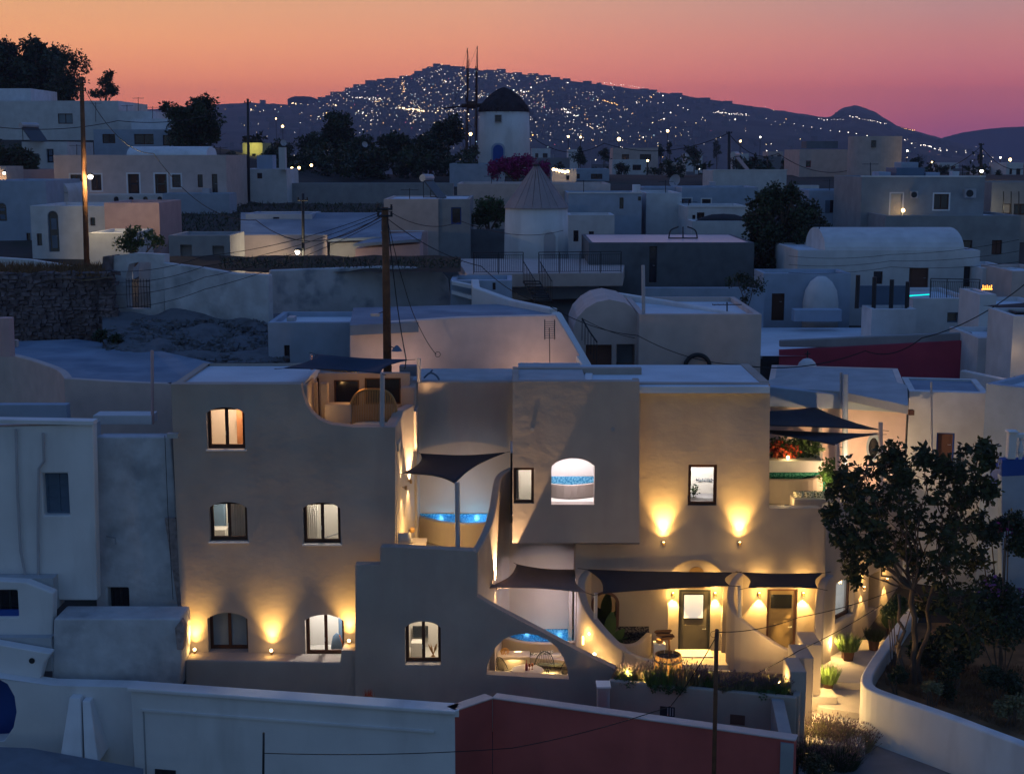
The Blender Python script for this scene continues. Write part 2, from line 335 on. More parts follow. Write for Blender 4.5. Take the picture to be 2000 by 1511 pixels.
def opening(parent, F, kind, x0, y0, x1, y1, rise=0, rec=.14, fm=None, pm=None, fw=None, sill=False, cols=None, rows=1, shutters=False, label=None, name=None, trim=0, trimmat=None):
    """returns the hole; builds the window or door parts in it"""
    s0, s1, z0, z1 = F.rect(x0, y0, x1, y1)
    if s1 < s0: s0, s1 = s1, s0
    w = s1 - s0
    f = None
    if rise > 0:
        m_, h_ = (s0 + s1) / 2, (s1 - s0) / 2; rr = min(rise * w, (z1 - z0) * .8)
        f = lambda x: z1 - rr * (1 - math.sqrt(max(0, 1 - ((x - m_) / h_) ** 2 * (.98 if rise >= .45 else .75)))) if abs(x - m_) <= h_ else z1 - rr
    hole = oloop(s0, s1, z0, z1, rise, f)
    door = kind == 'd'; nm = name or ('door' if door else 'window'); fm = fm or (wood if not door else shut)
    fw = fw or min(.07, w * .1); pm = pm or dglass; cols = cols or (1 if door or w < .7 else 2)
    g = .004
    if kind == 'n': return hole
    o_out = oloop(s0 + g, s1 - g, z0 + g, 0, rise, (lambda x: f(x) - g)) if f else oloop(s0 + g, s1 - g, z0 + g, z1 - g)
    mb = MB(); holes = []; panes = []
    zb = z0 + g + fw * (1.2 if not door else .3)
    if door:                               # panelled leaf
        iw = [(s0 + fw, s1 - fw)]
    else:
        cw = (w - fw) / cols; iw = [(s0 + fw + cw * k, s0 + cw * (k + 1)) for k in range(cols)]
    for a, b in iw:
        if door: fz = (lambda x: f(x) - fw) if f else None; holes.append(oloop(a, b, zb, z1 - fw, rise, fz))
        else:
            for r_ in range(rows if not f else 1):
                h_ = (z1 - fw - zb) / rows; za = zb + h_ * r_ + (fw * .25 if r_ else 0); zc = zb + h_ * (r_ + 1) - (fw * .25 if r_ < rows - 1 else 0)
                if f: fz = (lambda x: f(x) - fw); holes.append(oloop(a, b, zb, 0, rise, fz, 6))
                else: holes.append(oloop(a, b, za, zc))
    mb.slab(F, o_out, holes, rec, rec + .07)
    fr = mb.build(nm, fm, parent, label=label)
    for h in holes:
        p = MB()
        if pm is glass: p.poly([F.to3(q_[0], q_[1], rec + .035) for q_ in h])
        else: p.slab(F, h, [], rec + .03, rec + .045)
        p.build('leaf' if door else 'pane', pm, fr, recalc=pm is not glass)
    if door:
        hb = MB(); hb.tube([F.to3(s1 - fw - .06, z0 + 1.0, rec + .03), F.to3(s1 - fw - .06, z0 + 1.0, rec - .04), F.to3(s1 - fw - .18, z0 + 1.0, rec - .04)], .012, 6); hb.build('handle', steel, fr)
        if w > .5:
            pb = MB()
            for q0, q1 in ((.08, .46), (.54, .94)):
                zz0 = zb + (z1 - zb) * q0; zz1 = zb + (z1 - zb - (rise * w if rise else 0)) * q1
                pb.fbox(F, s0 + fw + .1, s1 - fw - .1, zz0, zz1, rec + .012, rec + .03)
            pb.build('panel', pm if pm is not dglass else fm, fr)
    if not door and pm is glass and cols == 2:
        hb = MB(); sm_ = (s0 + s1) / 2 - .03; hb.tube([F.to3(sm_, z0 + .55, rec - .002), F.to3(sm_, z0 + .55, rec - .035), F.to3(sm_, z0 + .43, rec - .035)], .009, 5); hb.build('handle', steel, fr)
    if sill and not door:
        sb = MB(); sb.fbox(F, s0 - .04, s1 + .04, z0 - .05, z0 - .002, -.05, rec); sb.build('sill', white2, fr)
    if trim:
        t_ = MB(); o2 = oloop(s0 - trim, s1 + trim, z0 - (0 if door else trim), z1 + trim, rise, (lambda x: f(min(max(x, s0), s1)) + trim) if f else None)
        t_.slab(F, o2, [hole], -.02, .02) if not door else t_.slab(F, o2, [[(a, max(b, z0 + .001)) for a, b in hole]], -.02, .02)
        t_.build('trim', trimmat or white2, fr)
    if shutters:
        for sgn in (-1, 1):
            q0 = s0 - .02 - w * .48 if sgn < 0 else s1 + .02
            sh = MB(); sh.fbox(F, q0, q0 + w * .48, z0, z1, -.05, -.012)
            for k in range(6):
                zz = z0 + (z1 - z0) * (k + .5) / 6; sh.fbox(F, q0 + .04, q0 + w * .48 - .04, zz - .03, zz + .03, -.065, -.05)
            sh.build('shutter', shut, fr)
    return hole
def house(name, label, px0, px1, pyt, pyb, Y, D, m=None, ops=(), Y1=None, roof=None, par=.22, cat='house', group=None, zb=None, fin=.22, base=3.0, bevel=.05, sides=(), cor=0):
    """a flat-roofed house: front wall from photo column px0 (depth Y) to px1 (depth Y1), D metres deep"""
    m = m or white; Y1 = Y if Y1 is None else Y1; roof = roof or roofw
    A = P(px0, (pyt + pyb) / 2, Y); B = P(px1, (pyt + pyb) / 2, Y1); F = Face((A.x, A.y), (B.x, B.y))
    zt = P((px0 + px1) / 2, pyt, (Y + Y1) / 2).z; z0 = (P((px0 + px1) / 2, pyb, (Y + Y1) / 2).z if zb is None else zb) - base
    if base >= 1: z0 = min(z0, min(tz(*F.to3(q_, 0, e_).xy) for q_ in (0, F.len) for e_ in (0, D)) - .6)
    t = thing(name, label, cat, F.to3(F.len / 2, z0, 0), group)
    holes = [opening(t, F, o[0], *o[1:5], **(o[5] if len(o) > 5 else {})) for o in ops]
    L_ = F.len; ft = .4
    mb = MB(); mb.slab(F, [(0, z0), (L_, z0), (L_, zt), (0, zt)], holes, 0, ft)
    mb.fbox(F, 0, L_, z0, zt - par, ft + .001, D)
    mb.fbox(F, 0, fin, zt - par, zt, ft + .001, D); mb.fbox(F, L_ - fin, L_, zt - par, zt, ft + .001, D); mb.fbox(F, fin, L_ - fin, zt - par, zt, D - fin, D)
    mb.build('wall', m, t)
    rb = MB(); rb.fbox(F, fin - .01, L_ - fin + .01, zt - par - .05, zt - par + .03, ft - .01, D - fin + .01); rb.build('roof', roof, t)
    if cor:
        cb = MB(); cb.fbox(F, -.04, L_ + .04, zt, zt + cor, -.05, fin + .02); cb.build('cornice', white2, t)
    t['F'] = 0; del t['F']
    return t, F, zt, z0
def vault(t, F, s0, s1, z0, rise, d0, d1, m, axis='s', name='vault', n=14):
    """barrel vault; axis 's': runs along the front, else runs away from the viewer"""
    mb = MB(); ring = []
    for k in range(n + 1):
        a = pi * k / n
        if axis == 's': y = (d0 + d1) / 2 - cos(a) * (d1 - d0) / 2; ring.append(((s0, z0 + rise * sin(a), y), (s1, z0 + rise * sin(a), y)))
        else: x = (s0 + s1) / 2 - cos(a) * (s1 - s0) / 2; ring.append(((x, z0 + rise * sin(a), d0), (x, z0 + rise * sin(a), d1)))
    i0 = mb.vs([F.to3(*p[0]) for p in ring]); i1 = mb.vs([F.to3(*p[1]) for p in ring])
    for k in range(n): mb.face(i0 + k, i0 + k + 1, i1 + k + 1, i1 + k)
    mb.face(*range(i0, i0 + n + 1)); mb.face(*range(i1, i1 + n + 1)); mb.face(i0, i1, i1 + n, i0 + n)
    return mb.build(name, m, t)
def fin_wall(pts, w, zb, name, label=None, cat='wall', m=None, parent=None, bevel=.05, group=None):
    """wall following a 3D top line, straight down to zb"""
    pts = [Vector(p) for p in pts]; mb = MB(); L = []; n = len(pts); ws = w if isinstance(w, (list, tuple)) else [w] * n
    for i, p in enumerate(pts):
        d = pts[min(i + 1, n - 1)] - pts[max(0, i - 1)]; d.z = 0
        if d.length < 1e-6: d = Vector((0, -1, 0))
        d.normalize(); o = Vector((-d.y, d.x, 0)) * ws[i] / 2
        L.append((p + o, p - o))
    zbs = zb if isinstance(zb, (list, tuple)) else [zb] * n
    i0 = mb.vs([v for a, b in L for v in (a, b)]); j0 = mb.vs([(v.x, v.y, zbs[k]) for k, (a, b) in enumerate(L) for v in (a, b)])
    for i in range(n - 1):
        a, b, c_, d = i0 + 2 * i, i0 + 2 * i + 1, i0 + 2 * i + 3, i0 + 2 * i + 2
        mb.face(a, b, c_, d); e, f, g, h = j0 + 2 * i, j0 + 2 * i + 1, j0 + 2 * i + 3, j0 + 2 * i + 2
        mb.face(e, h, g, f); mb.face(a, d, h, e); mb.face(b, f, g, c_)
    mb.face(i0, j0, j0 + 1, i0 + 1); e = 2 * (n - 1); mb.face(i0 + e, i0 + e + 1, j0 + e + 1, j0 + e)
    o = mb.build(name, m or sand, parent, bevel=bevel, label=label if parent else None)
    if not parent: top(o, label, cat, group)
    return o
def smooth_path(pts, k=4):
    out = []; n = len(pts); pts = [Vector(p) for p in pts]
    for i in range(n - 1):
        p0, p1, p2, p3 = pts[max(0, i - 1)], pts[i], pts[i + 1], pts[min(n - 1, i + 2)]
        for j in range(k):
            t = j / k; out.append(.5 * ((2 * p1) + (p2 - p0) * t + (2 * p0 - 5 * p1 + 4 * p2 - p3) * t * t + (3 * p1 - p0 - 3 * p2 + p3) * t ** 3))
    out.append(pts[-1]); return out
def wire(label, pts, r=.012, sag=.0, name='cable', cat='cable', group=None, n=14):
    out = []
    for a, b in zip(pts[:-1], pts[1:]):
        a, b = Vector(a), Vector(b)
        for k in range(n + (1 if b == Vector(pts[-1]) else 0)):
            t = k / n; p = a.lerp(b, t); p.z -= sag * 4 * t * (1 - t); out.append(p)
    mb = MB(); mb.tube(out, r, 5); return top(mb.build(name, cable, None, recalc=False), label, cat, group)
def sail(label, c, posts=(), m=None, k=.12, sag=.15, group=None, n=14):
    """four corners: back left, back right, front right, front left"""
    t = thing('shade_sail', label, 'shade sail', c[3], group)
    mb = MB(); g = []
    for j in range(n + 1):
        for i in range(n + 1):
            u, v = i / n, j / n; uu = .5 + (u - .5) * (1 - k * sin(pi * v)); vv = .5 + (v - .5) * (1 - k * sin(pi * u))
            p = c[0].lerp(c[1], uu).lerp(c[3].lerp(c[2], uu), vv); p.z -= sag * sin(pi * u) * sin(pi * v); g.append(p)
    o = mb.vs(g)
    for j in range(n):
        for i in range(n): a = o + j * (n + 1) + i; mb.face(a, a + 1, a + n + 2, a + n + 1)
    s_ = mb.build('cloth', m or shade, t, smooth=True, recalc=False); sm = s_.modifiers.new('thick', 'SOLIDIFY'); sm.thickness = .02
    ctr = (c[0] + c[1] + c[2] + c[3]) / 4; N1 = n + 1
    edge = [g[i] for i in range(N1)] + [g[j * N1 + n] for j in range(1, N1)] + [g[n * N1 + i] for i in range(n - 1, -1, -1)] + [g[j * N1] for j in range(n - 1, 0, -1)]
    hb = MB(); hb.tube(edge + [edge[0]], .016, 5, False); hb.build('hem', m or shade, t, recalc=False)
    sb = MB()
    for i in (n // 3, 2 * n // 3): sb.tube([g[j * N1 + i] + Vector((0, 0, .012)) for j in range(N1)], .008, 4, False)
    sb.build('seam', cable, t, recalc=False)
    for q_ in c:
        d = (q_ - ctr).normalized(); rp = MB(); rp.tube([q_, q_ + d * .35], .01, 5); rp.build('rope', cable, t)
    return t
LIGHTS = []
def lamp(kind, loc, e, col=(1, .6, .25), size=.05, spot=None, blend=.5, dirv=None, parent=None):
    l = bpy.data.lights.new('lamp light', kind); l.energy = e; l.color = col
    if kind in ('POINT', 'SPOT'): l.shadow_soft_size = size
    if kind == 'AREA': l.size = size
    if kind == 'SPOT': l.spot_size = R(spot or 80); l.spot_blend = blend
    o = bpy.data.objects.new('lamp_light', l); COL.objects.link(o)
    o.location = Vector(loc) - wloc(parent)
    if parent: o.parent = parent
    if dirv: o.rotation_euler = Vector(dirv).to_track_quat('-Z', 'Y').to_euler()
    return o
def leaf_cloud(mb, c, rad, n, size, sq=(1, 1, 1), shell=.45, up=.3, clumps=0):
    cs = []
    if clumps:
        for _ in range(clumps):
            v = Vector((random.gauss(0, 1), random.gauss(0, 1), random.gauss(0, 1))).normalized() * random.uniform(.35, 1) * rad * .8
            cs.append((Vector((v.x * sq[0], v.y * sq[1], v.z * sq[2])), rad * random.uniform(.2, .38)))
    for _ in range(n):
        v = Vector((random.gauss(0, 1), random.gauss(0, 1), random.gauss(0, 1))).normalized() * (random.random() ** shell)
        if cs: o, r_ = random.choice(cs); p = Vector(c) + o + v * r_
        else: p = Vector(c) + Vector((v.x * sq[0], v.y * sq[1], v.z * sq[2])) * rad
        leaf(mb, p, size * random.uniform(.6, 1.3))
def leaf(mb, p, s, d=None):
    d = d or Vector((random.gauss(0, 1), random.gauss(0, 1), random.gauss(0, .8))).normalized(); w = d.orthogonal().normalized(); w.rotate(Matrix.Rotation(random.random() * 6.3, 3, d))
    n_ = mb.vs([p, p + d * s * .5 + w * s * .28, p + d * s, p + d * s * .5 - w * s * .28]); mb.face(n_, n_ + 1, n_ + 2, n_ + 3)
def tree(name, label, base, crowns, m=None, leafsize=.25, dens=1.0, trunk=.18, cat='tree', group=None, clumps=7, limbs=True):
    """crowns: list of (centre, radius, n, squash)"""
    base = Vector(base); t = thing(name, label, cat, base, group)
    tb = MB()
    for ctr, rad, n, sq in crowns:
        ctr = Vector(ctr); mid_ = base.lerp(ctr, .5) + Vector((random.uniform(-.3, .3) * rad * .3, random.uniform(-.3, .3) * rad * .3, 0))
        tb.tube(smooth_path([base, mid_, ctr], 4), [trunk * (1 - .07 * i) for i in range(9)], 7)
        if limbs:
            for k in range(9):
                v = Vector((random.gauss(0, 1), random.gauss(0, 1), random.gauss(.4, .7))).normalized() * rad * .85; e = ctr + Vector((v.x * sq[0], v.y * sq[1], v.z * sq[2])); s_ = mid_.lerp(ctr, random.random())
                tb.tube([s_, s_.lerp(e, .5) + Vector((0, 0, -.06 * rad)), e], [trunk * .3, trunk * .18, trunk * .06], 5)
    tb.build('trunk', bark, t, recalc=False)
    lb = MB()
    for ctr, rad, n, sq in crowns: leaf_cloud(lb, ctr, rad, int(n * dens), leafsize, sq, clumps=clumps * 3)
    lb.build('crown', m or leafd, t, recalc=False)
    return t
# ================================================================ GROUND, HILLS, TOWN
TY = [-60, 25, 36, 40, 45, 49, 54, 60, 66, 72, 80, 90, 105, 125, 150, 170, 220, 300, 450, 900, 1500, 4000, 12000]
TZ = [-8, -4, -.6, .8, 2.4, 2.8, 6.5, 8.8, 10.2, 11.3, 11.9, 12.2, 12.6, 14.4, 17.3, 17.6, 15.2, 11, 7, 4, 4, 0, 0]
def tz(x, y):
    z = float(np.interp(y, TY, TZ)); a = x / max(y, 20)
    l = min(1, max(0, (-a - .12) / .12))
    if a > .05: z -= min(1, (a - .05) / .08) * float(np.interp(y, [55, 60, 76, 90], [0, 2, 2, 0]))
    z += l * float(np.interp(y, [60, 85, 115, 150, 200, 400], [0, .6, 2.6, 4.2, 5, 0]))
    return z
mb = MB(); ys = list(np.concatenate([np.arange(-60, 180, 4), np.geomspace(184, 12000, 30)])); NX = 61
for y in ys:
    half = 60 + abs(y) * .75
    for i in range(NX):
        x = (i / (NX - 1) * 2 - 1) * half; mb.v.append((x, y, tz(x, y) + .25 * noise.noise(Vector((x * .15, y * .15, 0)))))
for j in range(len(ys) - 1):
    for i in range(NX - 1): a = j * NX + i; mb.face(a, a + 1, a + NX + 1, a + NX)
tag(mb.build('ground', ground, None, smooth=True, recalc=False), kind='structure')

hillm = mat('dark scrub hillside', (.10, .095, .09), rough=1, var=.5, vscale=.012, bump=0, stain=.6, stain_col=(.04, .045, .03), stain_scale=.01)
RID = [(-400, 240), (0, 235), (300, 215), (420, 206), (500, 201), (560, 204), (600, 206), (640, 196), (660, 186), (700, 172), (735, 160), (800, 151), (835, 137), (857, 128), (900, 133), (945, 139), (1000, 143), (1060, 149), (1100, 157), (1200, 170), (1300, 184), (1400, 199), (1470, 211), (1530, 220), (1600, 231), (1612, 222), (1622, 212), (1650, 206), (1690, 220), (1730, 246), (1800, 266), (1870, 286), (1920, 303), (1990, 318), (2100, 330), (2500, 345)]
def ridge_px(x): return float(np.interp(x, [p[0] for p in RID], [p[1] for p in RID]))
HY0, HY1 = 1150., 2300.
def hill_pt(px, t):
    Y = HY0 + (HY1 - HY0) * t; zr = P(px, ridge_px(px), HY1).z
    g = t ** .8
    z = 3 + (zr - 3) * g + 5 * noise.noise(Vector((px * .012, t * 5, 3))) * (1 - t) * 1.5 * min(1, t * 6)
    return Vector(((px - CX) / FPX * Y * 1.013, Y, z))
mb = MB(); HN, HM = 420, 36
for j in range(HM + 5):
    t = j / HM
    for i in range(HN + 1):
        px = -500 + 3100 * i / HN
        p = hill_pt(px, min(t, 1))
        if t > 1: p.y = HY1 + (t - 1) * 4000; p.z = p.z + (0 - p.z) * min(1, (t - 1) * 9)
        elif .02 < t: p.z += 1.2 * noise.noise(Vector((p.x * .03, p.y * .03, 1)))
        if abs(t - 1) < .001: p.z += abs(noise.noise(Vector((px * .11, 0, 5)))) * 2.6
        mb.v.append(tuple(p))
for j in range(HM + 4):
    for i in range(HN): a = j * (HN + 1) + i; mb.face(a, a + 1, a + HN + 2, a + HN + 1)
tag(mb.build('hills', hillm, None, smooth=True, recalc=False), kind='structure')
# a far island across the water on the right
mb = MB(); isl = [(1780, 292), (1845, 268), (1880, 259), (1920, 253), (1960, 249), (2010, 247), (2080, 252), (2160, 262), (2300, 290)]
IY = 3300.
pts = [P(x, y, IY) for x, y in isl]
a = mb.vs([(p.x, p.y, -50) for p in pts]); b_ = mb.vs([tuple(p) for p in pts]); c_ = mb.vs([(p.x * 1.1, p.y + 900, -60) for p in pts])
for i in range(len(pts) - 1): mb.face(a + i, a + i + 1, b_ + i + 1, b_ + i); mb.face(b_ + i, b_ + i + 1, c_ + i + 1, c_ + i)
tag(mb.build('island', hillm, None, smooth=True, recalc=False), kind='structure')

# the town on the slope: too many far houses to count
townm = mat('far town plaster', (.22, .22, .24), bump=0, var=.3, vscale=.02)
random.seed(11)
def dens(px, py):
    d = math.exp(-((px - 860) / 230) ** 2) * (1 if py < 250 else .35) + .5 * math.exp(-((px - 1130) / 190) ** 2) * (1 if 190 < py < 285 else .3)
    return d + (.06 if py > 270 else .05)
hs = MB(); lights = {k: MB() for k in 'wyogr'}
def put_px(px, py):
    lo, hi = 0., 1.
    for _ in range(14):
        m_ = (lo + hi) / 2; p = hill_pt(px, m_); v = (p.z - CZ) / p.y
        d = ray(px, py); 
        if v < d.z / d.y: lo = m_
        else: hi = m_
    return hill_pt(px, lo), lo
cnt = 0
clusters = [(random.gauss(900, 200), random.uniform(0, 1), random.uniform(8, 40)) for _ in range(60)]
for _ in range(9000):
    px = random.uniform(420, 1960); py = random.uniform(ridge_px(px) + 1, 330)
    if random.random() > dens(px, py): continue
    if cnt > 900: break
    p, t = put_px(px, py); s = random.uniform(5, 13) * p.y / 2000; h = random.uniform(3, 6.5)
    hs.rbox((p.x, p.y, p.z + h / 2 - 1), s, s * random.uniform(.6, 1), h + 2, random.uniform(-.6, .6)); cnt += 1
# outline blocks on the crest
for px in [645, 668, 690, 712, 733, 752, 770, 800, 822, 845, 858, 872, 905, 930, 975, 1010, 1040, 1066, 1103, 1140, 1250, 1310, 1365, 1408]:
    p = hill_pt(px, .985); s = random.uniform(8, 18); hs.rbox((p.x, p.y, p.z), s, s * .7, random.uniform(5, 7.5), random.uniform(-.3, .3))
for _ in range(420):
    Y = random.uniform(240, 1000) ; px = random.uniform(1030, 2050) if random.random() < .8 else random.uniform(430, 640); x = (px - CX) / FPX * Y; z = tz(x, Y); s = random.uniform(5, 12); h = random.uniform(3, 6)
    hs.rbox((x, Y, z + h / 2 - 1), s, s * .8, h + 2, random.uniform(-.5, .5))
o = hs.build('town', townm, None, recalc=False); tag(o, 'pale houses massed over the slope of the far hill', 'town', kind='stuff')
for _ in range(16000):
    px = random.uniform(425, 1960); py = random.uniform(ridge_px(px) + 3, 335); d = dens(px, py) ** 1.3
    cl = .25 + 1.6 * max(0, noise.noise(Vector((px * .03, py * .06, 0))) + .1)
    if random.random() > d * cl * .62: continue
    p, t = put_px(px, py); r = random.uniform(.21, .48) * (2.0 if random.random() < .07 else 1) * (p.y / 2000)
    k = random.choices('wyogr', (50, 26, 12, 7, 2))[0]
    e = p + Vector((0, -6, random.uniform(2.5, 6))); m_ = lights[k]
    n_ = m_.vs([e + Vector(v) * r for v in ((1, 0, 0), (0, 0, 1), (-1, 0, 0), (0, 0, -1), (0, -1, 0))]); 
    for q_ in ((0, 1, 4), (1, 2, 4), (2, 3, 4), (3, 0, 4)): m_.face(*[n_ + i for i in q_])
def strip(x0, y0, x1, y1, n, k, r=.6):
    for i in range(n):
        p, t = put_px(x0 + (x1 - x0) * i / n + random.uniform(-2, 2), y0 + (y1 - y0) * i / n + random.uniform(-1.5, 1.5)); rr = r * random.uniform(.5, 1.2)
        e = p + Vector((0, -6, 4)); m_ = lights[k]; n_ = m_.vs([e + Vector(v) * rr for v in ((1, 0, 0), (0, 0, 1), (-1, 0, 0), (0, 0, -1), (0, -1, 0))])
        for q_ in ((0, 1, 4), (1, 2, 4), (2, 3, 4), (3, 0, 4)): m_.face(*[n_ + i for i in q_])
strip(1175, 168, 1250, 176, 16, 'w', .45); strip(1380, 226, 1448, 231, 26, 'w', .5); strip(1580, 239, 1630, 241, 9, 'w', .5); strip(1640, 234, 1712, 250, 16, 'w', .5); strip(1738, 255, 1766, 262, 9, 'o', .6)
strip(790, 219, 835, 225, 22, 'y', .7); strip(700, 197, 760, 201, 14, 'w', .6); strip(795, 165, 797, 190, 9, 'o', .6); strip(500, 218, 520, 224, 8, 'y', .6)
strip(1285, 240, 1330, 200, 3, 'w', .8); strip(1095, 221, 1125, 237, 12, 'w', .6); strip(1170, 203, 1200, 212, 12, 'o', .6); strip(583, 207, 612, 211, 8, 'y', .8); strip(845, 149, 870, 141, 8, 'w', .4)
strip(900, 148, 915, 178, 12, 'y', .5); strip(1780, 290, 1815, 303, 9, 'w', .55); strip(1480, 240, 1930, 318, 26, 'w', .5)
for k, (cl, st) in dict(w=((1, .85, .72), 6), y=((1, .72, .4), 6), o=((1, .5, .16), 6), g=((.6, .9, 1), 3), r=((1, .15, .25), 3)).items():
    m_ = mat('far lamp light ' + k, cl, var=0, bump=0, emit=cl, estr=st); m_.cycles.emission_sampling = 'NONE'
    tag(lights[k].build('town_lights', m_, None, recalc=False), 'tiny %s lights scattered over the far hill town' % dict(w='white', y='yellow', o='orange', g='cool blue', r='red')[k], 'lights', kind='stuff')
# the big flat-topped rock-like building on the crest, left
A_ = P(562, 208, 2280); B_ = P(621, 208, 2280); zt = P(590, 188, 2280).z
t = thing('cliff_top_block', 'dark flat-topped rock block on the ridge at the left end of the town hill', 'rock', (A_.x / 2 + B_.x / 2, A_.y, A_.z - 8))
mb = MB(); xs = np.linspace(A_.x, B_.x, 9); hh = [.72, .9, 1, .98, 1, .97, .95, .8, .55]
loop = [(A_.x, A_.z - 12)] + [(B_.x, A_.z - 12)] + [(x, A_.z + (zt - A_.z) * h) for x, h in list(zip(xs, hh))[::-1]]
mb.slab(plane(2280), loop, [], 0, 40); mb.build('rock', hillm, t)

# ---------------------------------------------------------------- far plain: separate small houses and trees between the village and the hill
random.seed(5)
far = [  # px0, px1, ytop, ybot, Y, material, label
 (1197, 1285, 289, 330, 235, beige, 'two-storey pale house with dark loggia beyond the windmill roofs'),
 (1196, 1262, 312, 345, 210, white, 'low white house in front of the pale two-storey one'),
 (1385, 1412, 335, 358, 260, white, 'tiny white house left of the tall right-hand pole'),
 (1434, 1462, 300, 332, 240, white, 'white cube house right of the tall pole, far back'),
 (1462, 1500, 306, 335, 250, beige, 'pale flat house behind the cube house near the tall pole'),
 (1038, 1075, 290, 322, 260, white, 'low white building just right of the dark-capped windmill'),
 (1110, 1132, 292, 315, 250, white2, 'bright white cube by the dark bush right of the windmill'),
 (1100, 1190, 330, 362, 150, bluep, 'low bluish building behind the string of warm bulbs'),
 (1140, 1168, 336, 352, 190, white, 'small white shed right of the string of warm bulbs'),
 (1300, 1340, 318, 340, 230, beige, 'low house with a long dark awning in the far trees'),
 (1835, 1872, 318, 340, 260, white, 'small far white house right of the rooftop tanks'),
 (1925, 1962, 330, 352, 200, white, 'far white house below the yellow street lamp'),
 (1965, 1998, 318, 356, 190, white2, 'white chimney-like house at the right edge of the village'),
 (1500, 1530, 296, 318, 320, beige, 'tiny house on the plain left of the round tower house'),
 (1340, 1372, 300, 318, 340, white, 'tiny white house amid the far plain trees'),
 (440, 478, 300, 322, 220, bluep, 'blue-grey house behind the bare pole on the left'),
]
for i, (x0, x1, y0, y1, Y, m_, lb) in enumerate(far):
    w_ = x1 - x0; ops = []
    if w_ > 26: ops = [('w', x0 + w_ * .2, y0 + (y1 - y0) * .3, x0 + w_ * .36, y0 + (y1 - y0) * .6), ('w', x0 + w_ * .6, y0 + (y1 - y0) * .3, x0 + w_ * .85, y0 + (y1 - y0) * .62)]
    house('far_house', lb, x0, x1, y0, y1, Y, 7, m_, ops, group='houses on the far plain', base=4)
crown_l = ['round', 'wide', 'low', 'ragged', 'tall', 'thin', 'flat', 'broken']
ft = [(1130, 305, 20, 180, 'dark round tree right of the windmill above the warm bulbs'), (1215, 330, 18, 180, 'small tree in front of the pale two-storey house'), (1320, 335, 26, 160, 'broad dark tree left of the far satellite dish'), (1355, 300, 22, 260, 'loose tree under the high wire'), (1440, 315, 20, 230, 'tree touching the tall right-hand pole'), (1545, 320, 24, 190, 'dark tree against the left side of the tall blank house'), (1290, 296, 12, 240, 'pointed conifer beside the far pale house'), (1308, 290, 12, 250, 'tiered pine right of the pointed conifer'), (1490, 330, 22, 200, 'low tree behind the white terrace house'), (1790, 318, 18, 220, 'dark tree right of the round tower house'), (1840, 335, 16, 200, 'bush left of the yellow street lamp'), (1180, 300, 16, 260, 'far rounded tree on the plain'), (1400, 290, 14, 330, 'small far tree under the hill slope'), (1950, 345, 14, 170, 'small tree near the right edge of the village')]
for x, y, r, Y, lb in ft:
    c = P(x, y, Y); rr = r * Y / FPX; sq = (1, 1, .8) if r > 14 else (.5, .5, 1.6)
    tree('tree', lb, (c.x, c.y, tz(c.x, c.y) - .5), [(c, rr * 1.1, 900, sq)], leafsize=rr * .2, trunk=rr * .08, group='trees on the far plain', clumps=5)
wd = MB(); random.seed(14)
for _ in range(150):
    Y = random.uniform(180, 800); px = random.uniform(1040, 2020) if random.random() < .8 else random.uniform(430, 560); x = (px - CX) / FPX * Y; rr = random.uniform(1.6, 3.4); leaf_cloud(wd, (x, Y, tz(x, Y) + rr * .7), rr, 130, rr * .3, (1.2, 1, .8), clumps=4)
for _ in range(60):
    px = random.uniform(525, 925); Y = random.uniform(148, 166); c_ = P(px, random.uniform(300, 342), Y); leaf_cloud(wd, c_, random.uniform(1.2, 2.0), 260, .42, (1.2, 1, .8), clumps=5)
tag(wd.build('scrub', leafd, None, recalc=False), 'dark scrub and low trees scattered over the far plain', 'scrub', kind='stuff')
# yellow-orange larger lamps on the plain
def street_glow(x, y, Y, lb, col=(1, .6, .2), r=.35, e=300, m_=None):
    p = P(x, y, Y); g0 = tz(p.x, p.y) - 1; t = thing('street_lamp', lb, 'street lamp', (p.x, p.y, g0), 'street lamps on the far plain')
    mb = MB(); mb.tube([(p.x, p.y + .1, g0), (p.x, p.y + .1, p.z + .1)], .1, 6); mb.build('post', metal, t)
    mb = MB(); mb.ball(p, r * .45, 8, 6); mb.build('bulb', m_ or lamp_e, t)
street_glow(1304, 256, 500, 'orange lamp high above the pointed conifer', r=1.0)
street_glow(1209, 272, 420, 'orange lamp above the far pale house, left', r=1.1)
street_glow(1110, 267, 400, 'warm lamp left of the pair above the bluish building', r=.6)
street_glow(1134, 268, 400, 'warm lamp right of the pair above the bluish building', r=.6)
street_glow(552, 247, 500, 'lamp glowing above the trees left of the hill town', r=.9)
street_glow(539, 232, 600, 'smaller lamp up-left of the glowing one by the trees', r=.6)
street_glow(919, 262, 300, 'lamp seen between the windmill spars', r=.7)
street_glow(1772, 295, 420, 'lamp right of the round tower house', r=.6, m_=lamp_w)
street_glow(1822, 318, 300, 'yellow pair lamp amid trees right of the tower house', r=.8)
street_glow(1973, 312, 320, 'lamp at the far right edge under the island', r=.7)
street_glow(1954, 308, 330, 'lamp left of the far right edge lamp', r=.45, m_=lamp_w)
street_glow(1485, 268, 480, 'pinkish-white lamp under the right slope', r=.6, m_=lamp_w)
street_glow(1446, 276, 420, 'warm lamp just right of the tall pole top', r=.6)
street_glow(1265, 314, 215, 'lamp on the right end of the low white house', r=.35)
street_glow(1365, 329, 225, 'lamp by the tiny white house left of the tall pole', r=.35, m_=lamp_w)

# ================================================================ BACK ROWS OF THE VILLAGE
W_ = lambda *a, **k: ('w', *a, k)
D_ = lambda *a, **k: ('d', *a, k)
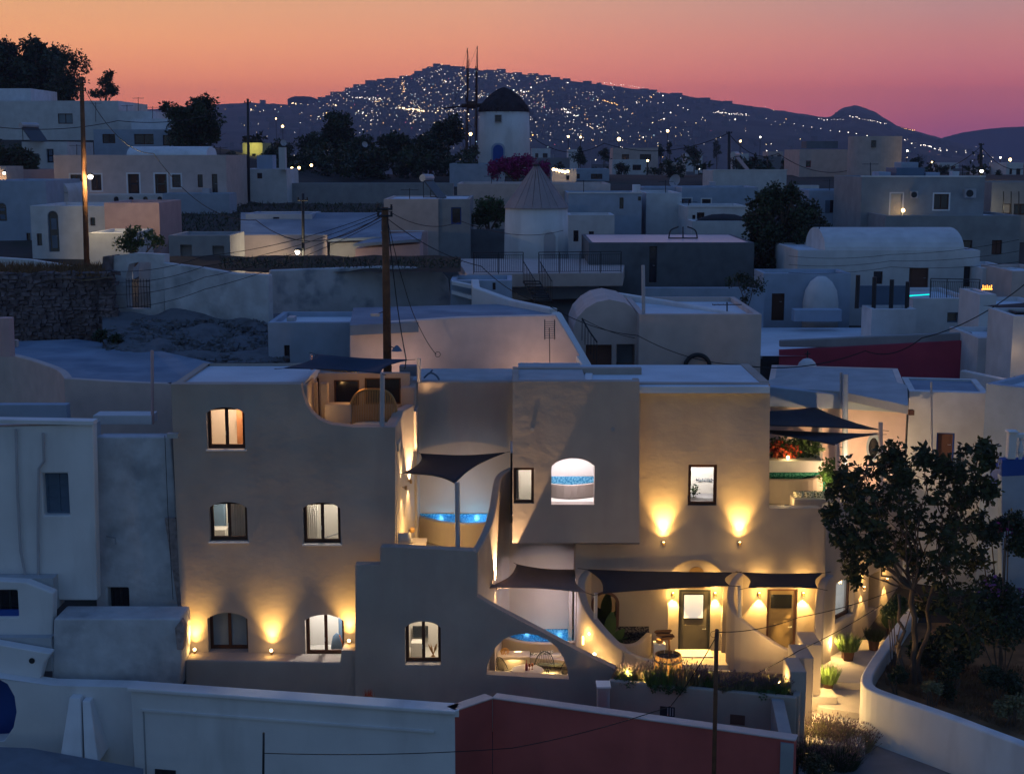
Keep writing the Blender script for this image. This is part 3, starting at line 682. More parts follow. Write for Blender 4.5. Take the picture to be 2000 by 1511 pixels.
# --- far left
house('stepped_house', 'large white flat-roofed house stepping up to the left edge under the dark trees', -60, 232, 197, 262, 150, 12, white, [W_(113, 222, 142, 242, pm=blind)])
house('roof_storey', 'windowless white upper storey at the very left edge of the village', -60, 60, 173, 200, 155, 9, white)
house('white_annex', 'white annex with a straight roof line right of the large stepped house', 230, 298, 217, 262, 148, 8, white)
house('low_annex', 'lower white annex with pale parapet behind the ragged tree', 257, 334, 232, 262, 144, 8, white)
house('terrace_house', 'shadowed blue terrace front with dark loggia under the annexes', 183, 352, 253, 290, 140, 6, bluep, [W_(200, 262, 225, 280), W_(262, 262, 300, 282), W_(318, 264, 340, 284)])
house('corner_house', 'small white house with one dark door below the solar heater', 44, 132, 277, 345, 128, 8, white, [D_(91, 291, 105, 318), W_(60, 300, 76, 315)])
house('long_house', 'long sand-coloured house with a row of dark doors and a vault on its roof', 106, 442, 303, 384, 115, 9, beige,
      [W_(138, 341, 160, 372, trim=.12), W_(178, 341, 198, 372, trim=.12), D_(250, 340, 272, 379, trim=.12, fm=wood, pm=dglass), D_(303, 340, 326, 379, trim=.12, fm=wood, pm=dglass), W_(336, 341, 353, 366, trim=.12), W_(386, 341, 396, 366), D_(414, 340, 425, 384, fm=wood)])
_t, _F, _z, _0 = house('small_roof_room', 'low roof block carrying a pale barrel vault on the long sand-coloured house', 246, 402, 303, 308, 117, 5, white, base=.3)
vault(_t, _F, 0, _F.len, _z - .05, .75, .2, 4.4, white2)
house('terrace_wall', 'white terrace wall with four small dark arches under the long house', 128, 318, 380, 404, 112, 3, white, [W_(222, 384, 232, 399, rise=.5, cols=1), W_(251, 384, 261, 399, rise=.5, cols=1), W_(279, 384, 289, 399, rise=.5, cols=1), W_(307, 384, 317, 399, rise=.5, cols=1)])
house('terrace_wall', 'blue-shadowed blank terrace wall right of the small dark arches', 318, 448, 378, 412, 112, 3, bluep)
house('rose_wall_house', 'rose-tinted low wall house at the left edge below the bush', 14, 108, 331, 372, 118, 5, pink)
house('lit_porch', 'little porch with a glowing lamp at the left edge', -30, 12, 325, 354, 112, 4, beige)
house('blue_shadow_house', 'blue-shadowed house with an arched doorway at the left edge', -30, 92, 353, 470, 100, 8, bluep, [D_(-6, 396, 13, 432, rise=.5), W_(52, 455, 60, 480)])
_t, _F, _z, _0 = house('domed_annex', 'annex with a rounded cap beside the leaning lamp pole', 88, 134, 376, 410, 104, 5, white); vault(_t, _F, 0, _F.len, _z - .05, .9, 0, 4.5, white, axis='x')
house('niche_house', 'grey-white house with a tall arched niche left of the lamp pole', 62, 228, 402, 530, 92, 7, white, [D_(94, 412, 115, 492, rise=.5, fm=shut), W_(176, 425, 186, 441), W_(12 + 60, 456, 82, 480)])
house('ruined_block', 'square rose-grey block left of the dark garden', 205, 312, 396, 480, 90, 6, pink)
house('low_block', 'low pale block behind the garden gate wall', 175, 258, 455, 520, 84, 5, white)
# --- solar heater
def solar(x0, y0, Y, lb, w=2.0, rz=R(62), sc=.8):
    p = P(x0, y0, Y); t = thing('solar_heater', lb, 'solar water heater', p)
    mb = MB(); mb.tube([p + Vector((-w / 2, .3, 1.7)), p + Vector((w / 2, .3, 1.7))], .32, 12); mb.build('tank', steel, t)
    mb = MB(); mb.rbox(p + Vector((0, -.5, .75)), w, 2.1, .1, 0, R(48)); mb.build('collector', dglass, t)
    mb = MB()
    for s_ in (-1, 1): mb.tube([p + Vector((s_ * w * .4, .3, 0)), p + Vector((s_ * w * .4, .3, 1.5))], .04, 6); mb.tube([p + Vector((s_ * w * .4, -1.2, .05)), p + Vector((s_ * w * .4, .3, 0.05))], .03, 6)
    mb.build('stand', metal, t); t.rotation_euler.z = rz; t.scale = (sc, sc, sc)
solar(62, 276, 128, 'tilted solar water heater on the roof above the corner house', 2.4)
def box_on(nm, lb, cat, x0, y0, x1, y1, Y, D, m_, bevel=.02, group=None):
    a = P(x0, y1, Y); b = P(x1, y0, Y); mb = MB(); mb.box(a.x, b.x, Y, Y + D, a.z, b.z); return top(mb.build(nm, m_, None, bevel=bevel), lb, cat, group)
def antenna(x, y0, y1, Y, lb):
    a = P(x, y1, Y); b = P(x, y0, Y); t = thing('tv_antenna', lb, 'antenna', a, 'roof antennas'); h = b.z - a.z
    mb = MB(); mb.tube([a, b], .03, 6); mb.build('mast', metal, t)
    mb = MB(); mb.tube([b + Vector((-.6, 0, -.1)), b + Vector((.6, 0, -.1))], .02, 5)
    for k in range(6): mb.tube([b + Vector((-.55 + .22 * k, -.3 + .03 * k, -.1)), b + Vector((-.55 + .22 * k, .3 - .03 * k, -.1))], .012, 4)
    mb.build('boom', metal, t)
antenna(270, 190, 217, 147, 'roof antenna against the orange sky, right of the small tree'); antenna(298, 208, 235, 145, 'thin mast on the white annex corner'); antenna(187, 200, 238, 149, 'antenna hung with cables on the large stepped house'); antenna(248, 205, 218, 147, 'short stubby antenna on the white annex')
antenna(1275, 458, 545, 80, 'thin antenna mast on the grey roof with the pink sheen') if False else None
# trees far left
random.seed(21)
c = P(45, 150, 175); tree('tree', 'massive dark tree filling the upper left corner against the sky', (c.x, c.y, tz(c.x, c.y)), [(P(20, 160, 175), 5.0, 9000, (1, 1, .9)), (P(78, 145, 175), 4.4, 9000, (1, 1, 1)), (P(70, 185, 175), 4.2, 7000, (1.2, 1, .8)), (P(0, 110, 175), 3, 2500, (1, 1, .7)), (P(100, 120, 176), 2.6, 1800, (1, 1, .8))], leafsize=.5, trunk=.45, clumps=8)
tree('tree', 'thin see-through tree right of the massive dark one', P(132, 215, 170), [(P(135, 140, 170), 3.0, 1500, (.9, .8, 1.1)), (P(128, 180, 170), 2.3, 900, (1, 1, 1)), (P(150, 118, 170), 1.6, 420, (1, 1, 1))], leafsize=.34, trunk=.16, clumps=6)
tree('tree', 'small pine-like tree alone on the roof line left of the antennas', P(205, 222, 160), [(P(207, 160, 160), 1.4, 600, (1, 1, .8)), (P(192, 182, 160), 1.1, 420, (1.1, 1, .5)), (P(220, 178, 160), 1.0, 400, (1, 1, .6)), (P(212, 145, 160), .7, 200, (1, 1, .6))], leafsize=.3, trunk=.09, clumps=5)
tree('tree', 'ragged dark tree behind the low annex at the left of the hill', P(385, 300, 136), [(P(385, 240, 136), 2.6, 4200, (1.1, 1, .9)), (P(405, 265, 136), 2.2, 3000, (1, 1, 1)), (P(350, 225, 136), 1.4, 1000, (1.2, 1, .7)), (P(402, 203, 136), 1.2, 500, (1, 1, .8)), (P(365, 270, 136), 2.2, 2400, (1, 1, .8)), (P(330, 212, 136), .9, 300, (1, 1, .8))], leafsize=.33, trunk=.2, clumps=7)
tree('tree', 'dark rounded bush against the houses at the left edge', P(30, 345, 122), [(P(25, 308, 122), 1.7, 2400, (1.2, 1, .8)), (P(55, 318, 122), 1.1, 1400, (1.2, 1, .8)), (P(-5, 300, 122), 1.3, 1200, (1, 1, 1))], leafsize=.28, trunk=.12, cat='bush')
tree('tree', 'green fig tree behind the gate wall, left of centre', P(262, 520, 80), [(P(270, 462, 80), .85, 900, (1.2, 1, .8)), (P(250, 478, 80), .8, 700, (1.1, 1, .8)), (P(305, 470, 80), .6, 260, (1.2, 1, .9))], m=leafg, leafsize=.17, trunk=.06)
# middle band trees
for i, (x, y, r, Y, n, lb) in enumerate([(655, 262, 52, 175, 8000, 'broad dark tree with a rounded top left of the hill lights'), (610, 290, 44, 172, 4200, 'dark lower tree at the left foot of the broad round one'), (700, 300, 50, 168, 5200, 'dense dark tree below the broad round one'), (770, 290, 48, 172, 5600, 'dark tree left of the tallest one near the windmill'), (868, 262, 48, 176, 7000, 'tallest dark tree just left of the windmill spars'), (840, 300, 52, 168, 6000, 'dense dark tree below the tallest one by the windmill'), (545, 292, 30, 160, 2600, 'dark tree beside the yellow lit house'), (460, 320, 34, 150, 2400, 'dark shrub mass left of the yellow lit house'), (910, 250, 14, 178, 350, 'wispy treetop touching the windmill spars')]):
    c = P(x, y, Y); rr = r * Y / FPX; tree('tree', lb, (c.x, c.y, tz(c.x, c.y)), [(c, rr, n, (1, 1, .8))], leafsize=rr * .13, trunk=rr * .07, group='dark trees before the hill', clumps=6)
# yellow lit house
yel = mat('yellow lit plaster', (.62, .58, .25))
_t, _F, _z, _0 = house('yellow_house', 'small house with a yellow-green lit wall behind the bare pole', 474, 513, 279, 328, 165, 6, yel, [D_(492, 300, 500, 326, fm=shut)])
lamp('POINT', _F.to3(_F.len * .6, _z - .5, -1.2), 60, (1, .9, .35), .2)
house('chimney_house', 'small grey-white house with a tall chimney block and satellite dish', 469, 560, 330, 392, 125, 7, white, [W_(502, 338, 512, 349)])
box_on('chimney', 'tall square chimney block on the small grey-white house', 'chimney', 502, 303, 532, 332, 126, 2, bluep)
box_on('chimney', 'slim white chimney right of the satellite dish', 'chimney', 545, 288, 556, 332, 124, 1, white)
def dish(x, y, Y, r, lb, rz=.5):
    p = P(x, y, Y); t = thing('satellite_dish', lb, 'satellite dish', p - Vector((0, 0, r * 1.6)), 'satellite dishes')
    mb = MB(); M = Matrix.Translation(p) @ Matrix.Rotation(rz, 4, 'Z') @ Matrix.Rotation(R(70), 4, 'X'); rings = []
    for j in range(5): q_ = r * j / 4 + .001; rings.append(mb.vs([M @ Vector((q_ * cos(2 * pi * k / 16), q_ * sin(2 * pi * k / 16), q_ * q_ * .35 / r)) for k in range(16)]))
    for j in range(4):
        for k in range(16): mb.face(rings[j] + k, rings[j] + (k + 1) % 16, rings[j + 1] + (k + 1) % 16, rings[j + 1] + k)
    mb.build('reflector', greyp, t, recalc=False)
    mb = MB(); mb.tube([p, p + Vector((0, .15, -r * .4)), p + Vector((0, .15, -r * 1.6))], .03, 6); mb.tube([p + Vector((0, 0, -r * .8)), p + Vector((sin(rz) * .3, -r, -.1))], .02, 5); mb.build('mast', metal, t)
dish(553, 280, 124, .28, 'small white dish on the slim chimney left of the dark trees'); dish(712, 283, 150, .32, 'small white dish amid the dark trees'); dish(1320, 354, 135, .6, 'large pale dish before the dark far trees', -.7)
house('long_grey_wall', 'long grey retaining wall with a thin rail beneath the dark trees', 556, 885, 358, 402, 128, 2, grey)
house('mill_terrace', 'blue-grey terrace wall at the foot of the dark-capped windmill', 878, 985, 320, 366, 145, 10, bluep)
house('cream_wall_house', 'long low house with a pale rounded parapet behind the near windmill cap', 893, 1192, 359, 402, 112, 8, beige)
# string lights
def bulbs(ps, Y, lb, g):
    for i, (x, y) in enumerate(ps):
        p = P(x, y, Y); mb = MB(); mb.ball(p, .12 * Y / 130, 8, 6); top(mb.build('light_bulb', lamp_e), lb + ', ' + ['leftmost', 'second', 'third', 'fourth', 'fifth', 'sixth'][i] + ' from the left', 'light bulb', g)
        if i % 2 == 0: lamp('POINT', p + Vector((0, -.3, -.1)), 3, (1, .5, .2), .15)
bulbs([(557, 328), (570, 329), (584, 328), (608, 323)], 140, 'bare bulb in the row under the dark trees', 'bulbs under the dark trees')
bulbs([(1081, 331), (1086.5, 332), (1092.5, 334), (1098.5, 335), (1103.5, 336), (1109, 335)], 140, 'bare bulb in the string beside the bougainvillea', 'bulbs right of the bougainvillea')
bulbs([(445, 330), (459, 331)], 140, 'bare bulb in the dark shrubs behind the long house', 'bulbs in the dark shrubs')
house('bulb_house', 'small white house lit by the string of warm bulbs', 1078, 1126, 330, 358, 142, 5, white, [W_(1106, 343, 1112, 352)])
# dark garden slope between rows
random.seed(3)
def grass(name, label, boxf, n, h, m_, w=.03, cat='grass', kind='stuff', lean=.35):
    mb = MB()
    for _ in range(n):
        p = boxf(); d = Vector((random.gauss(0, lean), random.gauss(0, lean), 1)).normalized(); hh = h * random.uniform(.5, 1.2); o = Vector((random.gauss(0, 1), random.gauss(0, 1), 0)).normalized() * w
        n_ = mb.vs([p - o, p + o, p + d * hh]); mb.face(n_, n_ + 1, n_ + 2)
    o = mb.build(name, m_, None, recalc=False); return tag(o, label, cat, kind=kind)
def patch(x0, y0, x1, y1, Y0, Y1):
    def f():
        u, v = random.random(), random.random(); px = x0 + (x1 - x0) * u; a = P(px, y1, Y0); b = P(px, y0, Y1); return a.lerp(b, v)
    return f
def slope(name, x0, y0, x1, y1, Y0, Y1, m_, kind='structure', bumpz=.15, nx=24, ny=8):
    mb = MB()
    for j in range(ny + 1):
        for i in range(nx + 1):
            px = x0 + (x1 - x0) * i / nx; p = P(px, y1, Y0).lerp(P(px, y0, Y1), j / ny); p.z += bumpz * noise.noise(p * .8); mb.v.append(tuple(p))
    for j in range(ny):
        for i in range(nx): a = j * (nx + 1) + i; mb.face(a, a + 1, a + nx + 2, a + nx + 1)
    return tag(mb.build(name, m_, None, smooth=True, recalc=False), kind=kind)
slope('garden_slope', 300, 398, 760, 470, 92, 122, ground)
grass('brush', 'dark dry brush covering the slope under the long grey wall', patch(305, 398, 755, 465, 93, 121), 5000, .3, leafd, .05, 'brush', lean=1.0)
# --- windmill with dark cap
def windmill(name, label, xl, xr_, ytop, ybot, Y, capy, xapex, over, mcap, wallm, boards):
    a = P(xl, ybot, Y); b = P(xr_, ybot, Y); c = (a + b) / 2; zt = P(0, ytop, Y).z; r0 = (b - a).length / 2; h = zt - a.z
    t = thing(name, label, 'windmill', (c.x, Y + r0, a.z - 1.5)); cc = Vector((c.x, Y + r0, a.z))
    mb = MB(); mb.lathe(cc, [(r0 * 1.02, -1.5), (r0, 0), (r0 * .985, h * .5), (r0 * .955, h)], 48); mb.build('tower', wallm, t, smooth=True)
    za = P(0, capy, Y + r0).z; hc = za - zt; rc = r0 * over
    if boards:
        n = 22; mb = MB(); ap = cc + Vector((0, 0, h + hc))
        for k in range(n):
            a0, a1 = 2 * pi * k / n, 2 * pi * (k + 1) / n
            pb = MB(); lo0 = cc + Vector((rc * cos(a0 + .004), rc * sin(a0 + .004), h - .1)); lo1 = cc + Vector((rc * cos(a1 - .004), rc * sin(a1 - .004), h - .1)); hi = ap + Vector((cos((a0 + a1) / 2), sin((a0 + a1) / 2), 0)) * .12
            nn = (hi - cc); nn.z = 0; off = Vector((cos((a0 + a1) / 2), sin((a0 + a1) / 2), .6)).normalized() * (.012 + .012 * (k % 2))
            pb.hexa([lo0 - off * .5, lo1 - off * .5, hi - off * .5, hi - off * .5 + Vector((.001, 0, 0)), lo0 + off, lo1 + off, hi + off, hi + off + Vector((.001, 0, 0))])
            pb.build('board', mcap, t)
        mb.lathe(ap, [(.22, -.25), (.2, .02), (.1, .05)], 12); mb.build('cap_ring', thatch, t)
    else:
        mb = MB(); mb.lathe(cc, [(rc * .96, h - .12), (rc, h), (rc * .9, h + hc * .28), (rc * .62, h + hc * .62), (rc * .28, h + hc * .9), (.08, h + hc)], 40); cp = mb.build('cap', mcap, t, smooth=True)
        nb = MB()
        for k in range(1400):
            aa = random.uniform(0, 2 * pi); u = random.random(); rr = np.interp(u, [0, .28, .62, .9, 1], [rc, rc * .9, rc * .62, rc * .28, .05]); p = cc + Vector((rr * cos(aa), rr * sin(aa), h + hc * u))
            d = Vector((cos(aa) * .7, sin(aa) * .7, -.6)); o = Vector((-sin(aa), cos(aa), 0)) * .08; n_ = nb.vs([p - o + Vector((0, 0, .1)), p + o + Vector((0, 0, .1)), p + d * .35]); nb.face(n_, n_ + 1, n_ + 2)
        nb.build('straw', mcap, t, recalc=False)['kind'] = 'stuff'
    return t, cc, r0, h, hc
random.seed(8)
t, cc, r0, h, hc = windmill('windmill', 'white windmill with a dark thatched cap and bare sail spars on the skyline', 932, 1036, 217, 318, 158, 172, 984, .97, thatch, white2, False)
def on_tower(t, cc, r0, px, py, Y): return P(px, py, cc.y - r0)
Fw = plane(cc.y - r0)
for nm, x0, y0, x1, y1, m_ in (('window', 967, 225, 979, 238, cobalt),):
    a, b, z0, z1 = Fw.rect(x0, y0, x1, y1); mb = MB(); mb.box(a - .06, b + .06, cc.y - r0 - .02, cc.y - r0 + .6, z0 - .06, z1 + .06); w_ = mb.build('window', greyp, t); mb = MB(); mb.box(a, b, cc.y - r0 - .05, cc.y - r0 + .5, z0, z1); mb.build('pane', dglass, w_)
a, b, z0, z1 = Fw.rect(963, 283, 983, 316); mb = MB(); lp = oloop(a, b, z0, z1, .5 * (b - a)); mb.slab(Fw, oloop(a - .18, b + .18, z0, z1 + .2, .5 * (b - a)), [], -.12, .8); dr = mb.build('door_surround', bluep, t); mb = MB(); mb.slab(Fw, lp, [], -.2, .5); mb.build('door', cobalt, dr)
hubp = P(921, 203, 158.0) ; hub = Vector((hubp.x, cc.y, hubp.z))
mb = MB(); mb.tube([hub + Vector((-1.2, 0, -.1)), Vector((cc.x, cc.y, hub.z))], .22, 8); mb.tube([P(866, 212, hub.y), hub], .09, 6); ax = mb.build('axle', wood, t)
mb = MB(); mb.tube([hub + Vector((-.55, 0, 0)), hub + Vector((.55, 0, 0))], .45, 10); mb.build('hub', wood, ax)
tips = []
for k in range(12):
    a = 2 * pi * k / 12 + .12; L = 6.4; off = -.55 if k % 2 else .45
    tip = hub + Vector((off + .12 * cos(a), L * sin(a), L * cos(a))); tips.append(tip)
    mb = MB(); mb.tube([hub + Vector((off, 0, 0)), tip], [.085, .05], 6); mb.build('spar', wood, t)
mb = MB()
for k in range(12): mb.tube([tips[k], tips[(k + 2) % 12]], .018, 4)
for k in range(12): mb.tube([hub + Vector((-2.2, 0, -.2)), tips[k]], .012, 4)
mb.build('stay_wires', cable, t)
# --- bougainvillea
tree('bougainvillea', 'wide magenta bougainvillea below the dark-capped windmill', P(1010, 360, 132), [(P(975, 328, 132), 1.4, 2600, (1.3, 1, .7)), (P(1020, 324, 132), 1.9, 4200, (1.3, 1, .8)), (P(1055, 332, 132), 1.3, 2000, (1, 1, .8))], m=magenta, leafsize=.22, trunk=.1, cat='bougainvillea')
# --- near windmill
t, cc, r0, h, hc = windmill('windmill', 'old white windmill with a pointed boarded cap and no sails', 984, 1113, 405, 532, 90, 322, 1040, 1.0, conem, white2, True)
Fw = plane(cc.y - r0 - .05); a, b, z0, z1 = Fw.rect(1062, 453, 1085, 530); mb = MB(); mb.slab(Fw, oloop(a - .15, b + .15, z0, z1 + .15, .5 * (b - a)), [], 0, .9); sr = mb.build('door_surround', white2, t); mb = MB(); mb.slab(Fw, oloop(a, b, z0, z1, .5 * (b - a)), [], -.06, .6); mb.build('door', greyp, sr)
NM = (cc.copy(), r0)
# --- middle rows
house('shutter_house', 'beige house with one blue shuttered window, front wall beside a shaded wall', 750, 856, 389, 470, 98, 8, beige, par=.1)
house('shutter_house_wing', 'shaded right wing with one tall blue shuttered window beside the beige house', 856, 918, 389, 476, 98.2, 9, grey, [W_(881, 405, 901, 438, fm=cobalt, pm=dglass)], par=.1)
house('low_wall', 'low beige wall in front of the shutter house', 690, 835, 452, 500, 84, .4, pink, par=0)
house('green_court_wall', 'dark little court wall right of the shutter house', 885, 990, 448, 475, 100, .5, dgrey)
tree('tree', 'bushy green tree between the shutter house and the near windmill', P(955, 460, 102), [(P(952, 405, 102), 1.2, 1800, (1.1, 1, .8)), (P(940, 425, 102), 1.0, 1200, (1, 1, .8)), (P(975, 420, 102), 1.1, 1400, (1, 1, .9))], m=leafg, leafsize=.2, trunk=.1)
house('flat_house', 'blue-white flat house with one narrow dark window right of the pointed cap', 1110, 1253, 378, 470, 104, 8, bluep, [W_(1210, 386, 1218, 408, cols=1), W_(1246, 384, 1252, 392, cols=1)], cor=.1)
house('low_wing_house', 'lower white wing before the blue-white flat house', 1110, 1200, 420, 480, 98, 4, white, [W_(1120, 450, 1130, 472), W_(1150, 452, 1160, 470)])
box_on('chimney', 'white cube chimney on the blue-white flat house', 'chimney', 1237, 361, 1251, 377, 106, 1, white2)
house('plain_house', 'plain house with a blank pale wall left of two blue doors', 1262, 1331, 377, 460, 106, 8, white)
house('blue_long_house', 'long deep-blue house with two framed dark openings', 1331, 1480, 366, 430, 112, 6, bluep, [D_(1331, 388, 1350, 420, fm=shut, trim=.1), W_(1371, 389, 1388, 408, trim=.1)])
house('blue_long_roof', 'low blue roof block running behind the plain pale house', 1255, 1400, 366, 380, 116, 5, bluep)
house('terrace_villa', 'stepped white villa with a flat canopy and a covered blue boat shape on its terrace', 1343, 1470, 405, 462, 100, 8, white, [W_(1352, 420, 1358, 438, cols=1), D_(1361, 415, 1376, 436, fm=wood)], cor=.12)
house('villa_balcony_house', 'lower balcony front of the stepped white villa', 1352, 1466, 432, 466, 96, 3, white)
mb = MB(); p = P(1412, 432, 97.5); mb.lathe(p, [(1.9, 0), (1.5, .25), (.8, .45), (.05, .5)], 20, sx=1, sy=.5); top(mb.build('covered_boat', shade, None, smooth=True), 'low dark covered mound on the stepped villa terrace', 'cover')
tree('tree', 'huge black tree mass left of the vaulted white house', P(1545, 540, 88), [(P(1520, 440, 88), 2.4, 9000, (1, 1, 1.1)), (P(1570, 450, 88), 1.9, 6000, (1, 1, 1.1)), (P(1500, 400, 88), 1.3, 2500, (1.1, 1, .8)), (P(1510, 500, 88), 2.0, 6000, (1, 1, 1)), (P(1545, 385, 88), 1.0, 1200, (1, 1, .7)), (P(1600, 480, 88), 1.2, 2200, (1, 1, 1))], leafsize=.24, trunk=.25, clumps=7)
house('white_terrace_house', 'long low pale house left of the tall blank house', 1392, 1536, 333, 372, 132, 7, white, cor=.08)
house('tall_blank_house', 'tall blank house with one red-framed window and a dark roof tank', 1561, 1668, 292, 372, 160, 9, beige, [W_(1574, 314, 1584, 327, fm=crimson, cols=1)])
box_on('roof_tank', 'long dark tank on the roof of the tall blank house', 'water tank', 1575, 276, 1637, 290, 162, 3, dgrey)
a = P(1667, 350, 150); b = P(1771, 350, 150); cx_ = (a.x + b.x) / 2; rr = (b.x - a.x) / 2; zt = P(0, 266, 150).z
t = thing('round_tower_house', 'round pale tower house with one small dark window on the right skyline', 'tower', (cx_, 150 + rr, a.z - 3)); mb = MB(); mb.lathe((cx_, 150 + rr, a.z), [(rr, -3), (rr, zt - a.z), (rr * .96, zt - a.z), (rr * .96, zt - a.z - .3)], 48); mb.build('wall', beige, t, smooth=False)
Fw = plane(150.05); q0, q1, z0, z1 = Fw.rect(1702, 274, 1711, 288); mb = MB(); mb.box(q0, q1, 150.0 + .0, 151, z0, z1); mb.build('window', dglass, t)
box_on('white_wall', 'narrow white wall fragment under the tall blank house', 'wall', 1550, 362, 1600, 376, 125, .5, white2)
house('blue_shutter_house', 'blue house with a white shuttered window left of the two-storey house', 1580, 1682, 372, 440, 115, 6, bluep, [W_(1621, 391, 1640, 416, shutters=True)])
house('two_storey_house', 'wide two-storey grey house with rooftop tanks and two wall air conditioners', 1682, 1922, 346, 424, 105, 9, grey,
      [D_(1739, 378, 1762, 421, fm=steel, pm=linen, trim=.1), W_(1824, 379, 1853, 409, trim=.1, cols=2)], cor=.1)
house('two_storey_ground', 'lower storey of the wide grey house with two brown arched openings', 1728, 1992, 421, 512, 100, 10, grey, [W_(1880, 469, 1899, 491, fm=wood), W_(1937, 469, 1957, 497, fm=wood, pm=oldwood)])
lamp('POINT', P(1764, 412, 104.3), 14, (1, .7, .15), .1); mb = MB(); mb.ball(P(1764, 411, 104.4), .13, 8, 6); top(mb.build('door_lamp', lamp_e), 'small yellow lamp by the beige door of the wide grey house', 'lamp')
def ac(x0, y0, x1, y1, Y, lb):
    a = P(x0, y1, Y); b = P(x1, y0, Y); t = thing('air_conditioner', lb, 'air conditioner', (a.x / 2 + b.x / 2, Y, a.z), 'wall air conditioners'); mb = MB(); mb.box(a.x, b.x, Y - .5, Y, a.z, b.z); mb.build('case', greyp, t, bevel=.03)
    w = (b.x - a.x); mb = MB(); mb.tube([((a.x + b.x) / 2 - w * .1, Y - .52, (a.z + b.z) / 2), ((a.x + b.x) / 2 - w * .1, Y - .49, (a.z + b.z) / 2)], (b.z - a.z) * .42, 16); mb.build('fan_grille', metal, t)
ac(1776, 373, 1790, 387, 105, 'air conditioner beside the beige door of the wide grey house'); ac(1881, 369, 1903, 386, 105, 'air conditioner at the right end of the wide grey house')
box_on('roof_tank', 'stacked dark roof tank, upper box on the wide grey house', 'water tank', 1760, 317, 1794, 330, 108, 2, bluep); box_on('roof_tank', 'wide dark roof tank base on the wide grey house', 'water tank', 1750, 328, 1806, 344, 107, 3, shut); box_on('roof_tank', 'low blue tank left of the stacked ones', 'water tank', 1716, 336, 1740, 344, 107, 2, bluep); box_on('roof_tank', 'low blue tank right of the stacked ones', 'water tank', 1808, 337, 1836, 345, 107, 2, bluep)
house('veranda_house', 'small house with a lit barred veranda at the right edge', 1936, 2060, 356, 420, 112, 6, grey, [W_(1958, 398, 1975, 418, pm=linen), W_(1980, 398, 2010, 420, fm=wood)])
lamp('POINT', P(1960, 405, 110.5), 25, (1, .8, .5), .2)
for x, o_ in ((1960, 'left'), (1975, 'middle'), (1990, 'right')): mb = MB(); mb.tube([P(x, 420, 110.8), P(x, 374, 110.8)], .04, 6); top(mb.build('veranda_post', metal), o_ + ' thin dark post of the lit veranda at the right edge', 'post', 'veranda posts')
# --- vaulted white house on the right
t, F, zt, z0 = house('vaulted_house', 'big white house with a long barrel vault on the roof and a brown shuttered door', 1557, 1912, 489, 590, 80, 7, white,
      [W_(1706, 530, 1724, 555, cols=1), D_(1775, 523, 1813, 578, fm=oldwood, pm=oldwood), W_(1882, 520, 1903, 560, fm=wood)], par=.1)
s0, _ = F.loc(1612, 490); s1, _ = F.loc(1884, 490); vault(t, F, s0, s1, zt - .1, 1.25, .05, 5.5, white)
house('blue_court', 'blue-shadowed court wall with one dark door right of the near windmill terrace', 1490, 1660, 534, 640, 76, 3, bluep, [D_(1507, 573, 1532, 626, fm=wood, pm=wood)])
# apse
a = P(1614, 640, 74); mb = MB(); rr = P(1650, 600, 74).x - P(1580, 600, 74).x; hh = P(0, 545, 74).z - a.z
mb.lathe((a.x, 75.6, a.z), [(rr * .5, -.5), (rr * .5, hh * .45), (rr * .44, hh * .72), (rr * .3, hh * .9), (rr * .12, hh), (.01, hh * 1.01)], 28); top(mb.build('apse', white, None, smooth=True), 'rounded white apse bulging from the blue court wall', 'apse')
box_on('bench', 'low built bench in front of the rounded apse', 'bench', 1551, 605, 1645, 628, 72.5, .8, bluep)
slope('terrace_floor', 1470, 640, 1740, 695, 63, 74, roofw, bumpz=0)
fin_wall([P(1522, 664, 63.5), P(1720, 655, 63), P(1898, 648, 62.5)], .3, 11.5, 'parapet', 'long grey parapet above the crimson wall', 'parapet', m=grey)
fa = P(1522, 668, 63.2); fb = P(1898, 650, 62.2); F = Face((fa.x, 63.2), (fb.x, 62.2)); mb = MB(); mb.slab(F, F.pts([(1522, 760), (1898, 760), (1898, 664), (1522, 684)]), [], -.05, .3); top(mb.build('crimson_wall', crimson), 'long crimson wall under the grey parapet, right of centre', 'wall')
t = thing('bell_dome', 'small white bell dome with a little cross before the crimson wall', 'dome', P(1576, 735, 58)); p = P(1576, 726, 58); mb = MB(); mb.lathe(p, [(.42, -.6), (.42, 0), (.40, .2), (.33, .38), (.18, .52), (.02, .57)], 24); mb.build('dome', white2, t, smooth=True); mb = MB(); mb.box(p.x - .5, p.x + .5, 57.6, 58.6, p.z - .75, p.z - .02); mb.build('base', white, t, bevel=.03)
mb = MB(); q_ = p + Vector((0, 0, .55)); mb.tube([q_, q_ + Vector((0, 0, .32))], .03, 6); mb.tube([q_ + Vector((-.12, 0, .2)), q_ + Vector((.12, 0, .2))], .025, 6); mb.build('cross', metal, t)
